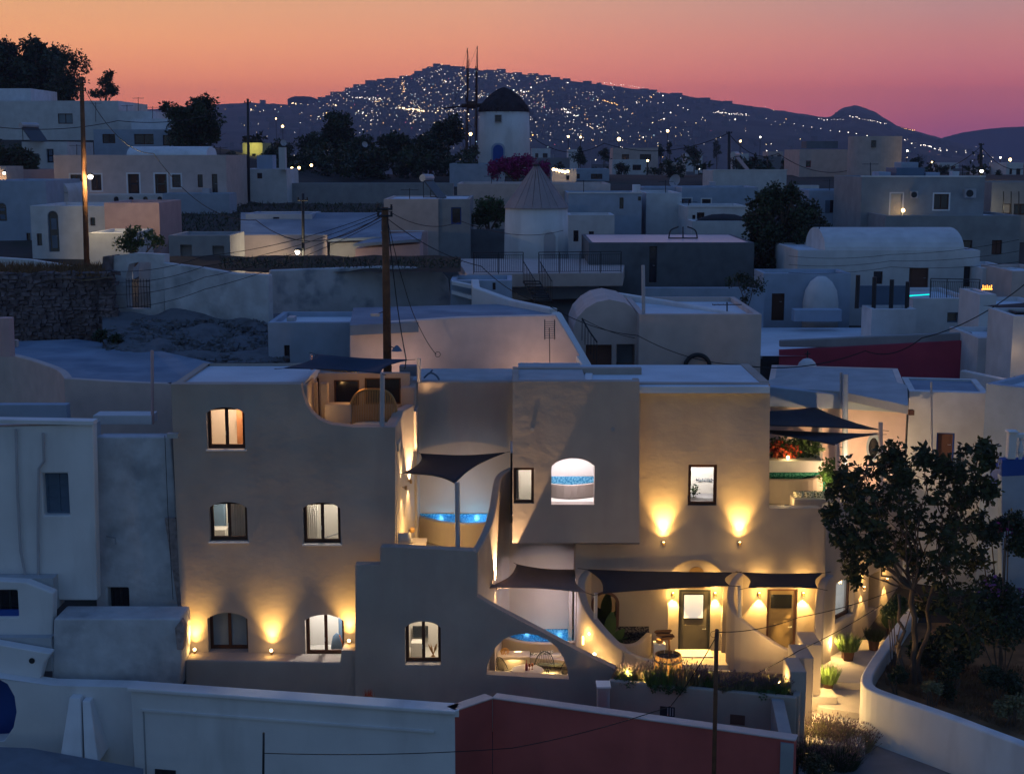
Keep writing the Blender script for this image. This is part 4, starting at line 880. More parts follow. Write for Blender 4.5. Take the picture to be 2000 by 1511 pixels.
# pergola posts and terrace behind
for x, y0, y1, k in ((1676, 537, 602, 'leftmost'), (1708, 541, 640, 'second'), (1742, 546, 622, 'third'), (1773, 550, 622, 'rightmost')):
    mb = MB(); mb.tube([P(x - 3, y1, 70), P(x, y0, 70)], .11, 7); top(mb.build('pergola_post', metal), k + ' of the four leaning timber posts before the vaulted house', 'post', 'leaning timber posts')
mb = MB(); mb.box(P(1678, 600, 71).x, P(1770, 600, 71).x, 71, 71.1, P(0, 600, 71).z, P(0, 558, 71).z); top(mb.build('windbreak', shut), 'blue cloth windbreak stretched between leaning posts', 'screen')
house('court_walls', 'pale ruined court walls below the leaning posts', 1702, 1790, 604, 655, 69, 2, white)
house('round_court', 'rounded white terrace house below the turquoise light', 1782, 1905, 583, 660, 71, 6, white, [W_(1850, 610, 1872, 630, fm=shut)])
mb = MB(); a = P(1770, 578, 72); b = P(1815, 575, 72); mb.tube([a, b], .03, 6); tl = mat('turquoise neon', (0, 1, .8), var=0, bump=0, emit=(0, .8, .65), estr=1.4); top(mb.build('neon_tube', tl), 'turquoise light strip under the brown shuttered door', 'light strip')
def railing(name, label, a, b, h=1.0, n=20, posts=4, m_=None, r=.012, cat='railing'):
    a, b = Vector(a), Vector(b); t = thing(name, label, cat, a); m_ = m_ or metal; up_ = Vector((0, 0, h))
    for q_ in (1, .88, .08): mb = MB(); mb.tube([a + up_ * q_, b + up_ * q_], r * (2 if q_ == 1 else 1.3), 6); mb.build('rail', m_, t)
    for k in range(posts): p = a.lerp(b, k / max(1, posts - 1)); mb = MB(); mb.tube([p, p + up_], r * 2, 6); mb.build('post', m_, t)
    o = None
    for k in range(n):
        p = a.lerp(b, (k + .5) / n)
        if o is None: mb = MB(); mb.tube([p + up_ * .08, p + up_ * .88], r, 4); o = mb.build('baluster', m_, t); p0 = p
        else: c_ = o.copy(); COL.objects.link(c_); c_.parent = t; c_.location = o.location + (p - p0)
    return t
railing('railing', 'dark railing at the right of the vaulted house terrace', P(1816, 586, 73), P(1912, 588, 73), 1.1, 26, 4)
# right edge stack of white shapes
t, F, zt, z0 = house('arch_house', 'white arched niche house right of the crimson wall', 1908, 1992, 660, 760, 60, 4, white, [('n', 1930, 688, 1962, 722, dict(rise=.5))]); 
house('arch_house_upper', 'tall white block above the arched niche, under the glowing crown sign', 1912, 1944, 575, 668, 64, 3, white)
house('edge_house', 'white house with a wine-red planter shelf at the right edge', 1944, 2060, 600, 700, 68, 5, white, [W_(1950, 632, 1972, 646)])
house('edge_house_upper', 'pale upper house at the right edge behind the dark shade cloth', 1918, 1985, 524, 580, 78, 5, white)
house('edge_tower', 'beige blocky house at the upper right edge', 1975, 2060, 530, 600, 74, 5, beige)
house('lit_pillar_house', 'narrow pillar house warmly lit from below at the right edge', 1976, 2060, 617, 742, 56, 3, white)
fin_wall([P(1880, 722, 57), P(1975, 742, 55), P(2040, 758, 54)], .3, 9, 'parapet', 'white parapet with two glowing lamps at the right edge', 'parapet', m=white)
for i, (x, y) in enumerate(((1983, 742), (2000, 744))): 
    p = P(x, y, 54.6); t = thing('wall_lamp', ('warm lamp on the white parapet, left of the pair' if i == 0 else 'warm lamp at the very right edge of the parapet'), 'wall lamp', p, 'lamps on the right parapet'); mb = MB(); mb.ball(p, .05, 8, 6); mb.build('bulb', lamp_e, t); mb = MB(); mb.tube([p + Vector((0, .05, .05)), p + Vector((0, .05, .14))], .06, 8); mb.build('housing', metal, t); lamp('POINT', p + Vector((0, -.12, 0)), 9, (1, .55, .15), .04)
lamp('POINT', P(1984, 690, 55.4), 5, (1, .6, .25), .1)
c0 = [P(1930, 597, 62), P(2060, 585, 62), P(2060, 612, 56), P(1985, 612, 57)]; sail('dark shade cloth stretched at the right edge above the lit pillar house', c0, k=.15)
# glowing crown-like sign
t = thing('crown_sign', 'small glowing orange crown-shaped sign on the white block', 'sign', P(1928, 568, 66)); mb = MB(); p = P(1928, 566, 66); mb.box(p.x - .24, p.x + .24, 66, 66.05, p.z, p.z + .05)
sgm = mat('orange sign light', (1, .5, .1), var=0, bump=0, emit=(1, .36, .05), estr=3)
for k in range(5): mb.tube([p + Vector((-.18 + .09 * k, 0, .05)), p + Vector((-.2 + .1 * k, 0, .22 - .03 * (k % 2)))], .024, 5)
mb.build('tubes', sgm, t)
# ================================================================ MIDDLE GROUND
random.seed(31)
# dark rubble stone wall on the left: stones as real geometry
sw = thing('stone_wall', 'dark rubble stone wall across the left below the dry grass strip', 'wall', P(100, 665, 62))
F = Face((P(-80, 600, 62).x, 62), (P(222, 600, 63).x, 63)); mb = MB(); mb.slab(F, F.pts([(-80, 690), (222, 680), (222, 545), (-80, 530)]), [], .1, .8); mb.build('core', stonem, sw)
st = MB()
sa, _ = F.loc(-80, 600); sb_, _ = F.loc(222, 600); zb_ = F.loc(70, 690)[1]; zt_ = F.loc(70, 535)[1]
z = zb_
while z < zt_:
    s = sa; hgt = random.uniform(.13, .24)
    while s < sb_:
        w_ = random.uniform(.14, .42); c = F.to3(s + w_ / 2, z + hgt / 2, .1)
        n0 = len(st.v); st.rbox(c, w_ * .9, random.uniform(.08, .34), hgt * random.uniform(.75, 1.05), random.uniform(-.12, .12), random.uniform(-.2, .2)); st.v[n0:] = [(v[0] + random.gauss(0, .03), v[1] + random.gauss(0, .03), v[2] + random.gauss(0, .035)) for v in st.v[n0:]]; s += w_
    z += hgt
o = st.build('stones', [stonem], sw, recalc=False); o['kind'] = 'stuff'
slope('grass_strip', -80, 522, 222, 545, 62.5, 66, drygrass); grass('dry_grass', 'strip of dry brown grass along the top of the stone wall', patch(-60, 520, 205, 540, 62.7, 66), 2600, .32, drygrass, .025)
fin_wall([P(-60, 498, 67.5), P(60, 506, 67), P(120, 515, 66.5), P(195, 530, 66)], .25, 10, 'low_wall', 'low white wall stepping down above the dry grass on the left', 'wall', m=white2)
# derelict gate wall
F = Face((P(200, 560, 64).x, 64.4), (P(322, 560, 64).x, 63.6)); gh = F.pts([(268, 512), (295, 512), (293, 603), (247, 603), (246, 540), (252, 516)])
t = thing('gate_wall', 'ruined whitewashed wall with a broken barred opening on the left', 'wall', P(260, 615, 64))
mb = MB(); mb.slab(F, F.pts([(222, 640), (322, 640), (320, 497), (262, 494), (222, 500)]), [gh], 0, .5); mb.build('wall', oldw, t)
mb = MB(); mb.slab(F, F.pts([(198, 650), (222, 650), (222, 498), (203, 501)]), [], -.1, .5); mb.build('stone_pier', stonem, t)
mb = MB(); mb.slab(F, F.pts([(244, 606), (296, 606), (296, 508), (244, 508)]), [], 1.2, 1.3); mb.build('backing_wall', oldw, t)
a0, z0 = F.loc(249, 600); a1, z1 = F.loc(292, 545)
for k in range(9): s_ = a0 + (a1 - a0) * k / 8; mb = MB(); mb.tube([F.to3(s_, z0, -.02), F.to3(s_, z1, -.02)], .014, 5); mb.build('bar', metal, t)
for zz in (z0 + .05, (z0 + z1) / 2 + .3, z1 - .1): mb = MB(); mb.tube([F.to3(a0, zz, -.03), F.to3(a1, zz, -.03)], .014, 5); mb.build('cross_bar', metal, t)
fin_wall([P(322, 512, 63.6), P(400, 522, 63.2), P(460, 533, 62.6), P(528, 536, 62)], .4, 8, 'white_wall', 'long whitewashed wall running right from the ruined gate', 'wall', m=oldw)
_g = thing('mouldy_wall', 'tall mould-stained whitewashed wall behind the thick wooden pole', 'wall', P(700, 630, 66))
F = Face((P(529, 570, 65).x, 65), (P(880, 570, 68).x, 68)); mb = MB(); lp = F.pts([(529, 650), (885, 640), (880, 580), (876, 545), (858, 524), (760, 520), (640, 524), (529, 528)]); mb.slab(F, lp, [], 0, .5); mb.build('wall', grimy, _g, bevel=.06)
grass('weeds', 'dry weeds growing along the top of the mouldy wall', patch(430, 505, 900, 524, 66, 71), 1500, .26, leafd, .03, 'weeds', lean=1.1); slope('ledge_ground', 320, 500, 900, 530, 66, 72, soil)
slope('rubble_slope', 200, 608, 560, 720, 56, 63.4, rubble, bumpz=.4, nx=40, ny=14)
tree('bush', 'small dark bush above the weathered blue roof', P(205, 680, 59), [(P(195, 655, 59), .38, 900, (1.2, 1, .7)), (P(225, 662, 59), .35, 700, (1.1, 1, .7))], leafsize=.12, trunk=.03, cat='bush')
# weathered blue roof with curved fronts
rz = P(200, 740, 50.5).z
t = thing('curved_house', 'pale rounded house under the weathered blue roof, left of the hotel', 'house', P(180, 830, 50))
rl = [G(x, y, rz) for x, y in ((-20, 668), (150, 662), (300, 682), (432, 712), (345, 748), (250, 745), (130, 737), (120, 722), (60, 700), (12, 690), (-30, 690))]
mb = MB(); mb.prism([(p.x, p.y) for p in rl], rz - .25, rz); mb.build('roof', roofb, t)
for i, pts in enumerate(([(-40, 690), (12, 690), (45, 696), (85, 708), (120, 722), (134, 738)], [(130, 738), (180, 741), (250, 745), (335, 748), (352, 746)])):
    w_ = smooth_path([G(x, y, rz + .02) for x, y in pts], 4); fin_wall(w_, .3, rz - 5, 'front_wall', m=beige, parent=t, bevel=.04, label='curved front wall' if i == 0 else 'straight front wall')
fin_wall([G(345, 748, rz + .12), G(432, 712, rz + .12)], .35, rz - 2, 'parapet', 'sloping parapet edge between the blue roof and the hotel', 'parapet', m=beige)
mb = MB(); a = P(15, 695, 50.2); mb.tube([a, P(12, 620, 50.2) ], .25, 10); top(mb.build('chimney', pink, None), 'rose rounded chimney at the left edge', 'chimney')
box_on('flood_light', 'small white box light on the blue roof corner', 'lamp', 19, 664, 33, 678, 50.4, .2, greyp)
box_on('balcony_wall', 'blue-shadowed low wall below the rounded front at left', 'wall', -30, 790, 130, 826, 48.5, .4, bluep)
box_on('vent_block', 'long low plaster block on the parapet left of the hotel', 'block', 182, 811, 296, 829, 46.5, .8, white)
p0 = P(298, 828, 46.6); mb = MB(); mb.tube([p0, P(297, 684, 46.6)], .055, 8); top(mb.build('stub_pole', pink), 'thin rusty pole before the curved pale wall', 'pole')
# middle centre
house('white_cube', 'small blue-white cube house left of the large beige blank wall', 524, 692, 630, 712, 57, 4, bluep, [W_(555, 674, 566, 708, cols=1)], base=5)
t = thing('blank_wall_house', 'house with a wide blank beige wall and a sloping right edge behind the thick pole', 'house', P(900, 720, 54))
F = Face((P(683, 670, 54).x, 54), (P(1145, 670, 54).x, 54)); mb = MB(); mb.slab(F, F.pts([(683, 745), (1152, 745), (1145, 716), (1120, 672), (1086, 616), (900, 620), (683, 634)]), [], 0, .5); mb.build('wall', beige2, t, bevel=.04)
zr = P(880, 628, 54).z; rl = [G(683, 634, zr), G(1086, 616, zr), G(1040, 591, zr), G(690, 600, zr)]; mb = MB(); mb.prism([(p.x, p.y) for p in rl], zr - .4, zr - .02); mb.build('roof', roofb, t)
fin_wall([P(1152, 722, 53.4), P(1086, 608, 56.2)], .42, zr - 4.5, 'sloping_parapet', None, m=white2, parent=t)
fin_wall([P(928, 545, 64), P(930, 560, 62), P(1000, 585, 60), P(1082, 602, 57)], .35, zr - 3, 'stair_wall', 'bright blue-white wall descending from the windmill terrace', 'wall', m=white2)
house('stair_block', 'blue-white stepped block under the windmill terrace', 880, 1000, 548, 640, 64, 3, bluep, [W_(962, 552, 968, 566, cols=1)], base=4)
for i, (y0, y1) in enumerate(((556, 566), (574, 588))): mb = MB(); a = P(882, y0, 63.6); b = P(932, y1, 62.8); mb.hexa([a, b, b + Vector((0, .6, 0)), a + Vector((0, .6, 0)), a + Vector((0, 0, .15)), b + Vector((0, 0, .15)), b + Vector((0, .6, .15)), a + Vector((0, .6, .15))]); top(mb.build('sloping_ledge', white2), ('upper' if i == 0 else 'lower') + ' sloping white ledge left of the blue-white stepped block', 'ledge')
# windmill terrace slab, rails, steel stair
z0 = P(1060, 528, 80).z; a = P(912, 540, 78); b = P(1215, 540, 79)
mb = MB(); mb.hexa([(a.x, 77.5, z0 - .75), (b.x, 78.5, z0 - .75), (b.x + 1, 89, z0 - .75), (a.x - 1, 89, z0 - .75), (a.x, 77.5, z0), (b.x, 78.5, z0), (b.x + 1, 89, z0), (a.x - 1, 89, z0)]); top(mb.build('mill_platform', beige, bevel=.05), 'projecting slab terrace round the old windmill', 'terrace')
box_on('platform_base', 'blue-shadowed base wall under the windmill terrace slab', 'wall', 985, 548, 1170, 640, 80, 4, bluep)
railing('railing', 'dark railing on the windmill terrace, left of the stair', (P(925, 528, 77.7).x, 77.7, z0), (P(1022, 528, 77.8).x, 77.8, z0), 1.15, 24, 3)
railing('railing', 'dark railing on the windmill terrace, right of the stair', (P(1052, 528, 77.9).x, 77.9, z0), (P(1213, 528, 78.5).x, 78.5, z0), 1.15, 40, 5)
t = thing('steel_stair', 'dark open steel stair dropping from the windmill terrace', 'stair', P(1060, 592, 75))
for k in range(8):
    u = k / 7; x0_ = 1018 + 24 * u; y_ = 550 + 38 * u; Yk = 77.4 - 2.0 * u; a = P(x0_ + 4, y_, Yk); b = P(x0_ + 36, y_, Yk); mb = MB(); mb.box(a.x, b.x, Yk - .15, Yk + .15, a.z, a.z + .05); mb.build('tread', metal, t)
for dx in (4, 36):
    mb = MB(); a = P(1018 + dx, 550, 77.4); b = P(1042 + dx, 590, 75.4); mb.tube([a, b], .04, 6); mb.tube([a + Vector((0, 0, 1.1)), b + Vector((0, 0, 1.1))], .03, 6)
    for k in range(9): p = a.lerp(b, k / 8); mb.tube([p, p + Vector((0, 0, 1.1))], .014, 4)
    mb.build('stair_rail', metal, t)
# grey roofed block, pink light on its roof put into the tin colour
t, F, zt, z_ = house('grey_block', 'dark grey-green block house with a pale pink-lit roof and a tall dark doorway', 1150, 1472, 474, 570, 84, 9, dgrey, [D_(1268, 481, 1283, 552, fm=metal)], par=.05, roof=mat('tin roof tinted by pink light', (.7, .58, .66), rough=.35, var=.1, bump=0, metal=.2))
t = thing('dome_frame', 'bent tube frame standing on the pink-lit roof', 'frame', P(1334, 462, 88))
for dx in (-28, 0, 28): mb = MB(); mb.tube(smooth_path([P(1334 + dx, 466, 88), P(1334 + dx * .85, 450, 88), P(1334 + dx * .3, 443, 88)], 4), .045, 6); mb.build('hoop', metal, t)
mb = MB(); mb.tube([P(1306, 465, 88), P(1362, 465, 88)], .045, 6); mb.build('base_tube', metal, t)
house('low_blue_wall', 'blue-grey low wall below the pink-roofed block', 1255, 1492, 562, 620, 74, .5, bluep)
tree('creeper', 'hanging creeper on the blue wall right of the pink-roofed block', P(1460, 600, 72), [(P(1440, 545, 72), .7, 420, (1.4, .6, .6)), (P(1470, 560, 72), .8, 420, (1.2, .6, .8)), (P(1455, 585, 72), .35, 120, (.8, .6, 1.6))], leafsize=.14, trunk=.03, cat='creeper')
# long house with sloping roof parapet
t, F, zt, z_ = house('long_grey_house', 'long plain grey-lilac house with a triangular roof parapet behind the hotel', 1248, 1486, 614, 735, 56, 7, beige, [], cor=0)
fin_wall([P(1172, 566, 64), P(1300, 586, 61.5), P(1440, 611, 57.5)], .3, zt - 2, 'sloping_parapet', None, m=white2, parent=t)
mb = MB(); p = P(1362, 716, 55.9); r_ = P(1390, 716, 55.9).x - p.x; ring = [Vector((p.x - r_ * .85 * cos(pi * k / 14), 55.85, p.z + r_ * .85 * sin(pi * k / 14))) for k in range(15)]; mb.tube(ring, .085, 8); top(mb.build('tyre', metal, None, smooth=True), 'half-round black tyre arch against the long grey-lilac house', 'tyre')
tp = P(1257, 612, 56.2); mb = MB(); mb.tube([P(1257, 612, 56.3), P(1256, 518, 56.3)], .07, 8); top(mb.build('pipe', greyp), 'pale upright pipe at the left corner of the long grey-lilac house', 'pipe')
# round-fronted vault house
t = thing('vault_front_house', 'small house with a rounded vault front and dark openings beside the sloping white edge', 'house', P(1190, 730, 56.5)); Fv = plane(57)
lp = Fv.pts([(1120, 740), (1250, 740), (1250, 640), (1247, 618), (1236, 601), (1220, 591), (1190, 585), (1165, 590), (1145, 602), (1128, 620), (1120, 640)])
h1 = Fv.rect(1144, 673, 1195, 716); h2 = Fv.rect(1204, 672, 1240, 716); mb = MB(); mb.slab(Fv, lp, [oloop(*h1), oloop(*h2)], 0, 5); mb.build('wall', beige, t)
mb = MB(); mb.slab(Fv, oloop(h1[0], h1[1], h1[2], h1[3]), [], .3, .34); mb.build('shed_door', oldwood, t); mb = MB(); mb.slab(Fv, oloop(h2[0], h2[1], h2[2], h2[3]), [], 1.2, 1.24); mb.build('doorway_back', bluep, t)
mb = MB(); mb.tube(smooth_path([P(1137, 622, 55.5), P(1150, 645, 55), P(1166, 668, 54.6)], 3), .035, 6)
for k in range(6): p = P(1137 + 29 * k / 5, 622 + 46 * k / 5, 55.5 - .18 * k); mb.tube([p, p + Vector((0, 0, -.85))], .014, 4)
top(mb.build('stair_rail', metal), 'short descending dark handrail before the rounded vault front', 'railing')
# huts and lit wall centre-left
t, F, zt, z_ = house('lit_wall_house', 'low garden wall warmly lit by the lamp on the thin pole', 443, 639, 459, 505, 80, .5, beige, par=0)
slope('shed_roof', 470, 415, 745, 470, 82, 90, roofb, bumpz=0)
t = thing('shed', 'small shed with sloping blue-grey roof right of the lamp-lit wall', 'shed', P(690, 500, 78)); a, b, c_, d = P(640, 472, 80), P(745, 468, 80), P(742, 440, 84), P(665, 440, 84); mb = MB(); mb.hexa([a, b, c_, d] + [v + Vector((0, 0, .15)) for v in (a, b, c_, d)]); mb.build('roof', roofb, t); mb = MB(); F = plane(80.2); mb.slab(F, F.pts([(644, 508), (744, 508), (744, 472), (644, 475)]), [], 0, 3); mb.build('wall', grey, t)
t = thing('shed', 'wedge-roofed hut between the thick pole and the shutter house', 'shed', P(760, 510, 77)); a, b, c_, d = P(690, 482, 78), P(822, 472, 78), P(825, 458, 82), P(750, 462, 82); mb = MB(); mb.hexa([a, b, c_, d] + [v + Vector((0, 0, .15)) for v in (a, b, c_, d)]); mb.build('roof', roofb, t); mb = MB(); F = plane(78.2); mb.slab(F, F.pts([(694, 512), (820, 512), (820, 476), (694, 486)]), [], 0, 3); mb.build('wall', pink, t)
house('blue_hut', 'blue-washed hut with a dark post and door left of the thin lamp pole', 480, 610, 418, 460, 88, 4, bluep, [D_(533, 424, 546, 454)])
house('rough_shed', 'dark open shed with a broken lintel behind the gate wall', 330, 450, 460, 520, 74, 4, grey, [('n', 352, 478, 375, 516), ('n', 415, 480, 438, 516)], base=2)
# street lamps & poles
def pole(lb, x0, y0, x1, y1, Y, r0=.14, r1=.1, m_=None, cross=None, name='utility_pole', group='wooden utility poles', extra=1.5):
    a = P(x0, y0, Y); b = P(x1, y1, Y); d = (b - a).normalized(); t = thing(name, lb, 'pole', a, group); mb = MB(); mb.tube([a - d * extra, a.lerp(b, .5), b], [r0, (r0 + r1) / 2, r1], 12); mb.build('shaft', m_ or polew, t, smooth=True)
    for q_ in (cross or []):
        c = a.lerp(b, q_); mb = MB(); mb.tube([c + Vector((-.28, -.12, 0)), c + Vector((.28, -.12, 0))], .04, 6)
        for s_ in (-.24, .24): mb.lathe(c + Vector((s_, -.12, .03)), [(.04, 0), (.05, .05), (.03, .1), (.045, .14)], 8)
        mb.build('insulator_bracket', metal, t)
    return t, a, b
pl1, a1_, b1_ = pole('tall leaning wooden pole lit from its street lamp at the left', 170, 532, 159, 150, 84, .17, .12, cross=(.93, .97))
pl2, a2_, b2_ = pole('thick dark wooden pole standing behind the hotel roof', 757, 728, 752, 405, 52, .16, .12, cross=(.95, .99))
pl3, a3_, b3_ = pole('bare thin pole with a cross-bar on the skyline left of centre', 486, 398, 484, 193, 125, .14, .1, cross=(.96,), m_=metal)
pl4, a4_, b4_ = pole('thin dark pole carrying the lamp that lights the garden wall', 592, 510, 592, 378, 78, .09, .07, m_=metal, cross=(.9,))
pl5, a5_, b5_ = pole('tall dark pole with two wire runs before the far town, right of centre', 1424, 356, 1424, 257, 140, .16, .13, m_=metal, cross=(.97,))
pl6, a6_, b6_ = pole('dark pole with a yellow lamp at its foot on the right skyline', 1916, 350, 1916, 280, 150, .17, .14, m_=metal, cross=(.96,))
pl7, a7_, b7_ = pole('thin post standing in front of the planter, wire looped on its top', 1394, 1530, 1400, 1229, 37.2, .065, .055, m_=polew, extra=3, group=None, name='pole')
pl8, a8_, b8_ = pole('short thin post at the bottom edge before the white wall', 514, 1530, 515, 1430, 36.5, .035, .03, m_=metal, extra=3, group=None, name='pole')
def street_lamp(lb, x, y, Y, e, col, parent_pt=None, r=.11):
    p = P(x, y, Y); t = thing('street_lamp', lb, 'street lamp', p, None); mb = MB(); mb.ball(p, r, 10, 8); mb.build('bulb', lamp_w, t)
    if parent_pt is not None: mb = MB(); mb.tube(smooth_path([parent_pt, (Vector(parent_pt) + p) / 2 + Vector((0, 0, .15)), p + Vector((0, 0, r))], 4), .03, 6); mb.build('arm', metal, t)
    mb = MB(); mb.lathe(p + Vector((0, 0, r * .5)), [(r * 1.5, 0), (r * 1.2, .08), (r * .4, .14)], 12); mb.build('shade', metal, t); lamp('POINT', p + Vector((.02, -.25, -.05)), e, col, .1)
    return p
street_lamp('bright street lamp on the tall leaning pole at the left', 177, 345, 83.6, 900, (1, .72, .35), (a1_.x * .98, 84, P(170, 343, 84).z), .14)
street_lamp('bright lamp low on the thin dark pole before the lit garden wall', 581, 492, 77.6, 420, (1, .75, .45), (a4_.x, 78, P(592, 490, 78).z), .13)
street_lamp('yellow street lamp at the foot of the right skyline pole', 1917, 334, 149, 300, (1, .7, .2), None, .17)
street_lamp('lamp glowing in the porch at the left edge', 8, 338, 111, 150, (1, .6, .25), None, .12)
# unlit arm lamps on the thick pole
for i, (x, y, m_, lb) in enumerate(((733, 615, steel, 'long pale lamp head on an arm of the thick pole'), (775, 681, shut, 'green enamel lamp shade hanging right of the thick pole'))):
    p = P(x, y, 51.6); c = Vector((P(752, y, 52).x, 52, p.z + .1)); t = thing('pole_lamp', lb, 'street lamp', p); mb = MB(); mb.tube([c, p], .018, 5); mb.build('arm', metal, t)
    mb = MB(); (mb.rbox(p, .34, .12, .09, 0, R(0)) if i == 0 else mb.lathe(p, [(.2, -.08), (.13, .02), (.04, .12)], 14)); mb.build('head', m_, t)
# comb aerial and wires over the beige wall
t = thing('comb_antenna', 'ladder-like roof aerial before the beige blank wall', 'antenna', P(1073, 716, 52)); mb = MB()
for x in (1064, 1083): mb.tube([P(x, 663, 52), P(x, 624, 52)], .018, 5)
for k in range(9): mb.tube([P(1063, 628 + 4 * k, 52), P(1085, 628 + 4 * k, 52)], .008, 4)
mb.tube([P(1074, 722, 52), P(1073, 640, 52)], .014, 5); mb.build('grid', metal, t)
def wr(lb, pts, sag=.3, r=.013, g=None): return wire(lb, [P(*p) for p in pts], r, sag, group=g)
wr('cable from the leaning left pole down to the right across the long house roof', [(160, 165, 84), (300, 300, 80), (500, 430, 70), (750, 418, 52)], 1.0, .02)
wr('cable hanging from the thick pole down past the roof shade', [(756, 420, 51.8), (775, 590, 51), (793, 700, 48), (790, 720, 48)], .1, .02)
wr('second cable from the thick pole to the coil on the beige wall', [(757, 430, 51.8), (790, 560, 52), (815, 630, 53.4), (852, 692, 53.5)], .1, .014)
mb = MB(); p = P(855, 692, 53.4); mb.tube([p + Vector((.1 * cos(a * .5), 0, .1 * sin(a * .5) )) for a in range(26)], .01, 5); top(mb.build('cable_coil', cable, None, recalc=False), 'small coil of cable on the beige blank wall', 'cable coil')
for i, dy in enumerate((0, 22, 46, 72)):
    wr(['topmost', 'second', 'third', 'lowest'][i] + ' of the four wires fanning over the ruined gate' , [(198, 528 + dy, 60), (400, 500 + dy * .9, 57), (750, 412 + i * 5, 52)], .25, .012, 'wires to the thick pole')
wr('wire leaving the thick pole to the right over the shutter house', [(752, 408, 52), (900, 432, 60), (1100, 450, 76)], .4, .014)
wr('lower wire leaving the thick pole to the windmill terrace', [(754, 425, 52), (940, 520, 54), (1060, 590, 55), (1245, 655, 55), (1440, 712, 55)], .25, .015)
wr('wire running over the rounded vault front to the white post', [(1137, 622, 55), (1240, 660, 54.8)], .1, .012)
wr('high wire from the dark-capped windmill to the tall right pole', [(1040, 268, 150), (1180, 280, 146), (1424, 260, 140)], 1.2, .035)
wr('wire from the tall right pole down to the red-framed window house', [(1424, 262, 140), (1520, 300, 146), (1668, 330, 158)], 1.0, .035)
wr('wire sloping up to the right skyline pole', [(1800, 335, 150), (1916, 286, 150), (1998, 330, 150)], .8, .035)
wr('pole wire low across the roofs of the far left houses', [(-10, 248, 110), (230, 236, 118), (420, 222, 130)], .4, .03)
for i, dy in enumerate((0, 14, 27)):
    wr(['top', 'middle', 'bottom'][i] + ' one of three thin wires crossing the vaulted house', [(1540, 500 + dy * 1.2, 70), (1740, 497 + dy * .9, 69), (1990, 468 + dy * 1.6, 66)], .15, .01, 'wires across the vaulted house')
wr('long dark wire climbing right over the crimson wall', [(1440, 712, 55), (1690, 685, 58), (1800, 660, 58), (2010, 548, 60)], .35, .022)
wr('pale guy wire against the black tree mass', [(1490, 495, 78), (1600, 425, 80)], 0, .016)
# ================================================================ RIGHT OF THE HOTEL
t, F, zt, z_ = house('round_window_house', 'rose-beige house with two round blue-rimmed windows behind the hotel terrace', 1496, 1768, 762, 965, 52, 6, beige2, [], Y1=51, par=.05, roof=roofg)
for x, lb in ((1571, 'left'), (1706, 'right')):
    p = P(x, 873, 51.3); rr = 14 * 51 / FPX; n = 24
    rg = MB(); c = F.loc(x, 873); lo = [(c[0] + rr * cos(2 * pi * k / n), c[1] + rr * 2 * sin(2 * pi * k / n) * 1.02) for k in range(n)]; li = [(c[0] + rr * .68 * cos(2 * pi * k / n), c[1] + rr * 1.45 * sin(2 * pi * k / n)) for k in range(n)]
    rg.slab(F, lo, [li], -.08, .02); w_ = rg.build('round_window', bluep, t); mb = MB(); mb.slab(F, li, [], -.02, .01); mb.build('pane', dglass, w_)
fin_wall([P(1496, 752, 51.7), P(1640, 768, 51.2), P(1772, 800, 50.4)], .45, zt - .6, 'roof_edge', 'sloping blue-grey roof edge over the round-windowed house', 'parapet', m=bluep)
zz = zt + .05; rl = [G(x, y, zz) for x, y in ((1496, 744), (1560, 725), (1672, 724), (1772, 752), (1774, 792), (1640, 764), (1500, 755))]; mb = MB(); mb.prism([(p.x, p.y) for p in rl], zz - .3, zz); top(mb.build('roof_slab', roofg), 'wide grey roof slab above the round-windowed house', 'roof')
for x0, x1, y0, y1, Y, r_, m_, lb in ((1650, 1651, 730, 930, 50.2, .1, bluep, 'tall blue-grey downpipe before the round-windowed house'), (1643, 1643, 727, 790, 50.4, .05, greyp, 'pale vent pipe rising above the roof, beside the blue-grey downpipe'), (1820, 1819, 745, 880, 48.5, .035, greyp, 'thin pale post in front of the white door house')):
    mb = MB(); mb.tube([P(x0, y1, Y), P(x1, y0, Y)], r_, 10); top(mb.build('pipe', m_), lb, 'pipe')
house('door_house', 'white house with a dark brown door at the right, above the big tree', 1772, 1926, 766, 960, 51, 3.4, white, [D_(1828, 845, 1864, 922, fm=cobalt, pm=oldwood)], par=.1, roof=roofb, Y1=50.5)
fin_wall([P(1772, 742, 55), P(1860, 752, 53), P(1926, 776, 51)], .25, 9, 'parapet', 'low parapet along the roof of the brown-doored white house', 'parapet', m=white)
lb_ = F.loc(1781, 806); mb = MB(); p = P(1781, 806, 50.3); mb.box(p.x - .09, p.x + .09, 50.3, 50.55, p.z - .09, p.z + .09); top(mb.build('junction_box', oldwood), 'small brown box on the corner of the brown-doored white house', 'box')
house('shadow_house', 'blue-shadowed blank house at the right edge, middle height', 1920, 2080, 758, 960, 49, 5, bluep, [], Y1=47)
t = thing('balustrade', 'white terrace balustrade on a cobalt wall at the right edge', 'balustrade', P(1975, 890, 45))
mb = MB(); F = plane(45); mb.slab(F, F.pts([(1957, 930), (2060, 925), (2060, 896), (1957, 898)]), [], 0, .4); mb.build('cobalt_wall', cobalt, t); mb = MB(); mb.slab(F, F.pts([(1957, 1200), (2060, 1200), (2060, 925), (1957, 930)]), [], .01, .41); mb.build('lower_wall', bluep, t)
mb = MB(); a = P(1975, 896, 45); mb.box(a.x - .13, a.x + .13, 44.95, 45.2, a.z, a.z + .85); mb.box(a.x - .17, a.x + .17, 44.9, 45.25, a.z + .85, a.z + .92); mb.build('pier', white2, t, bevel=.02)
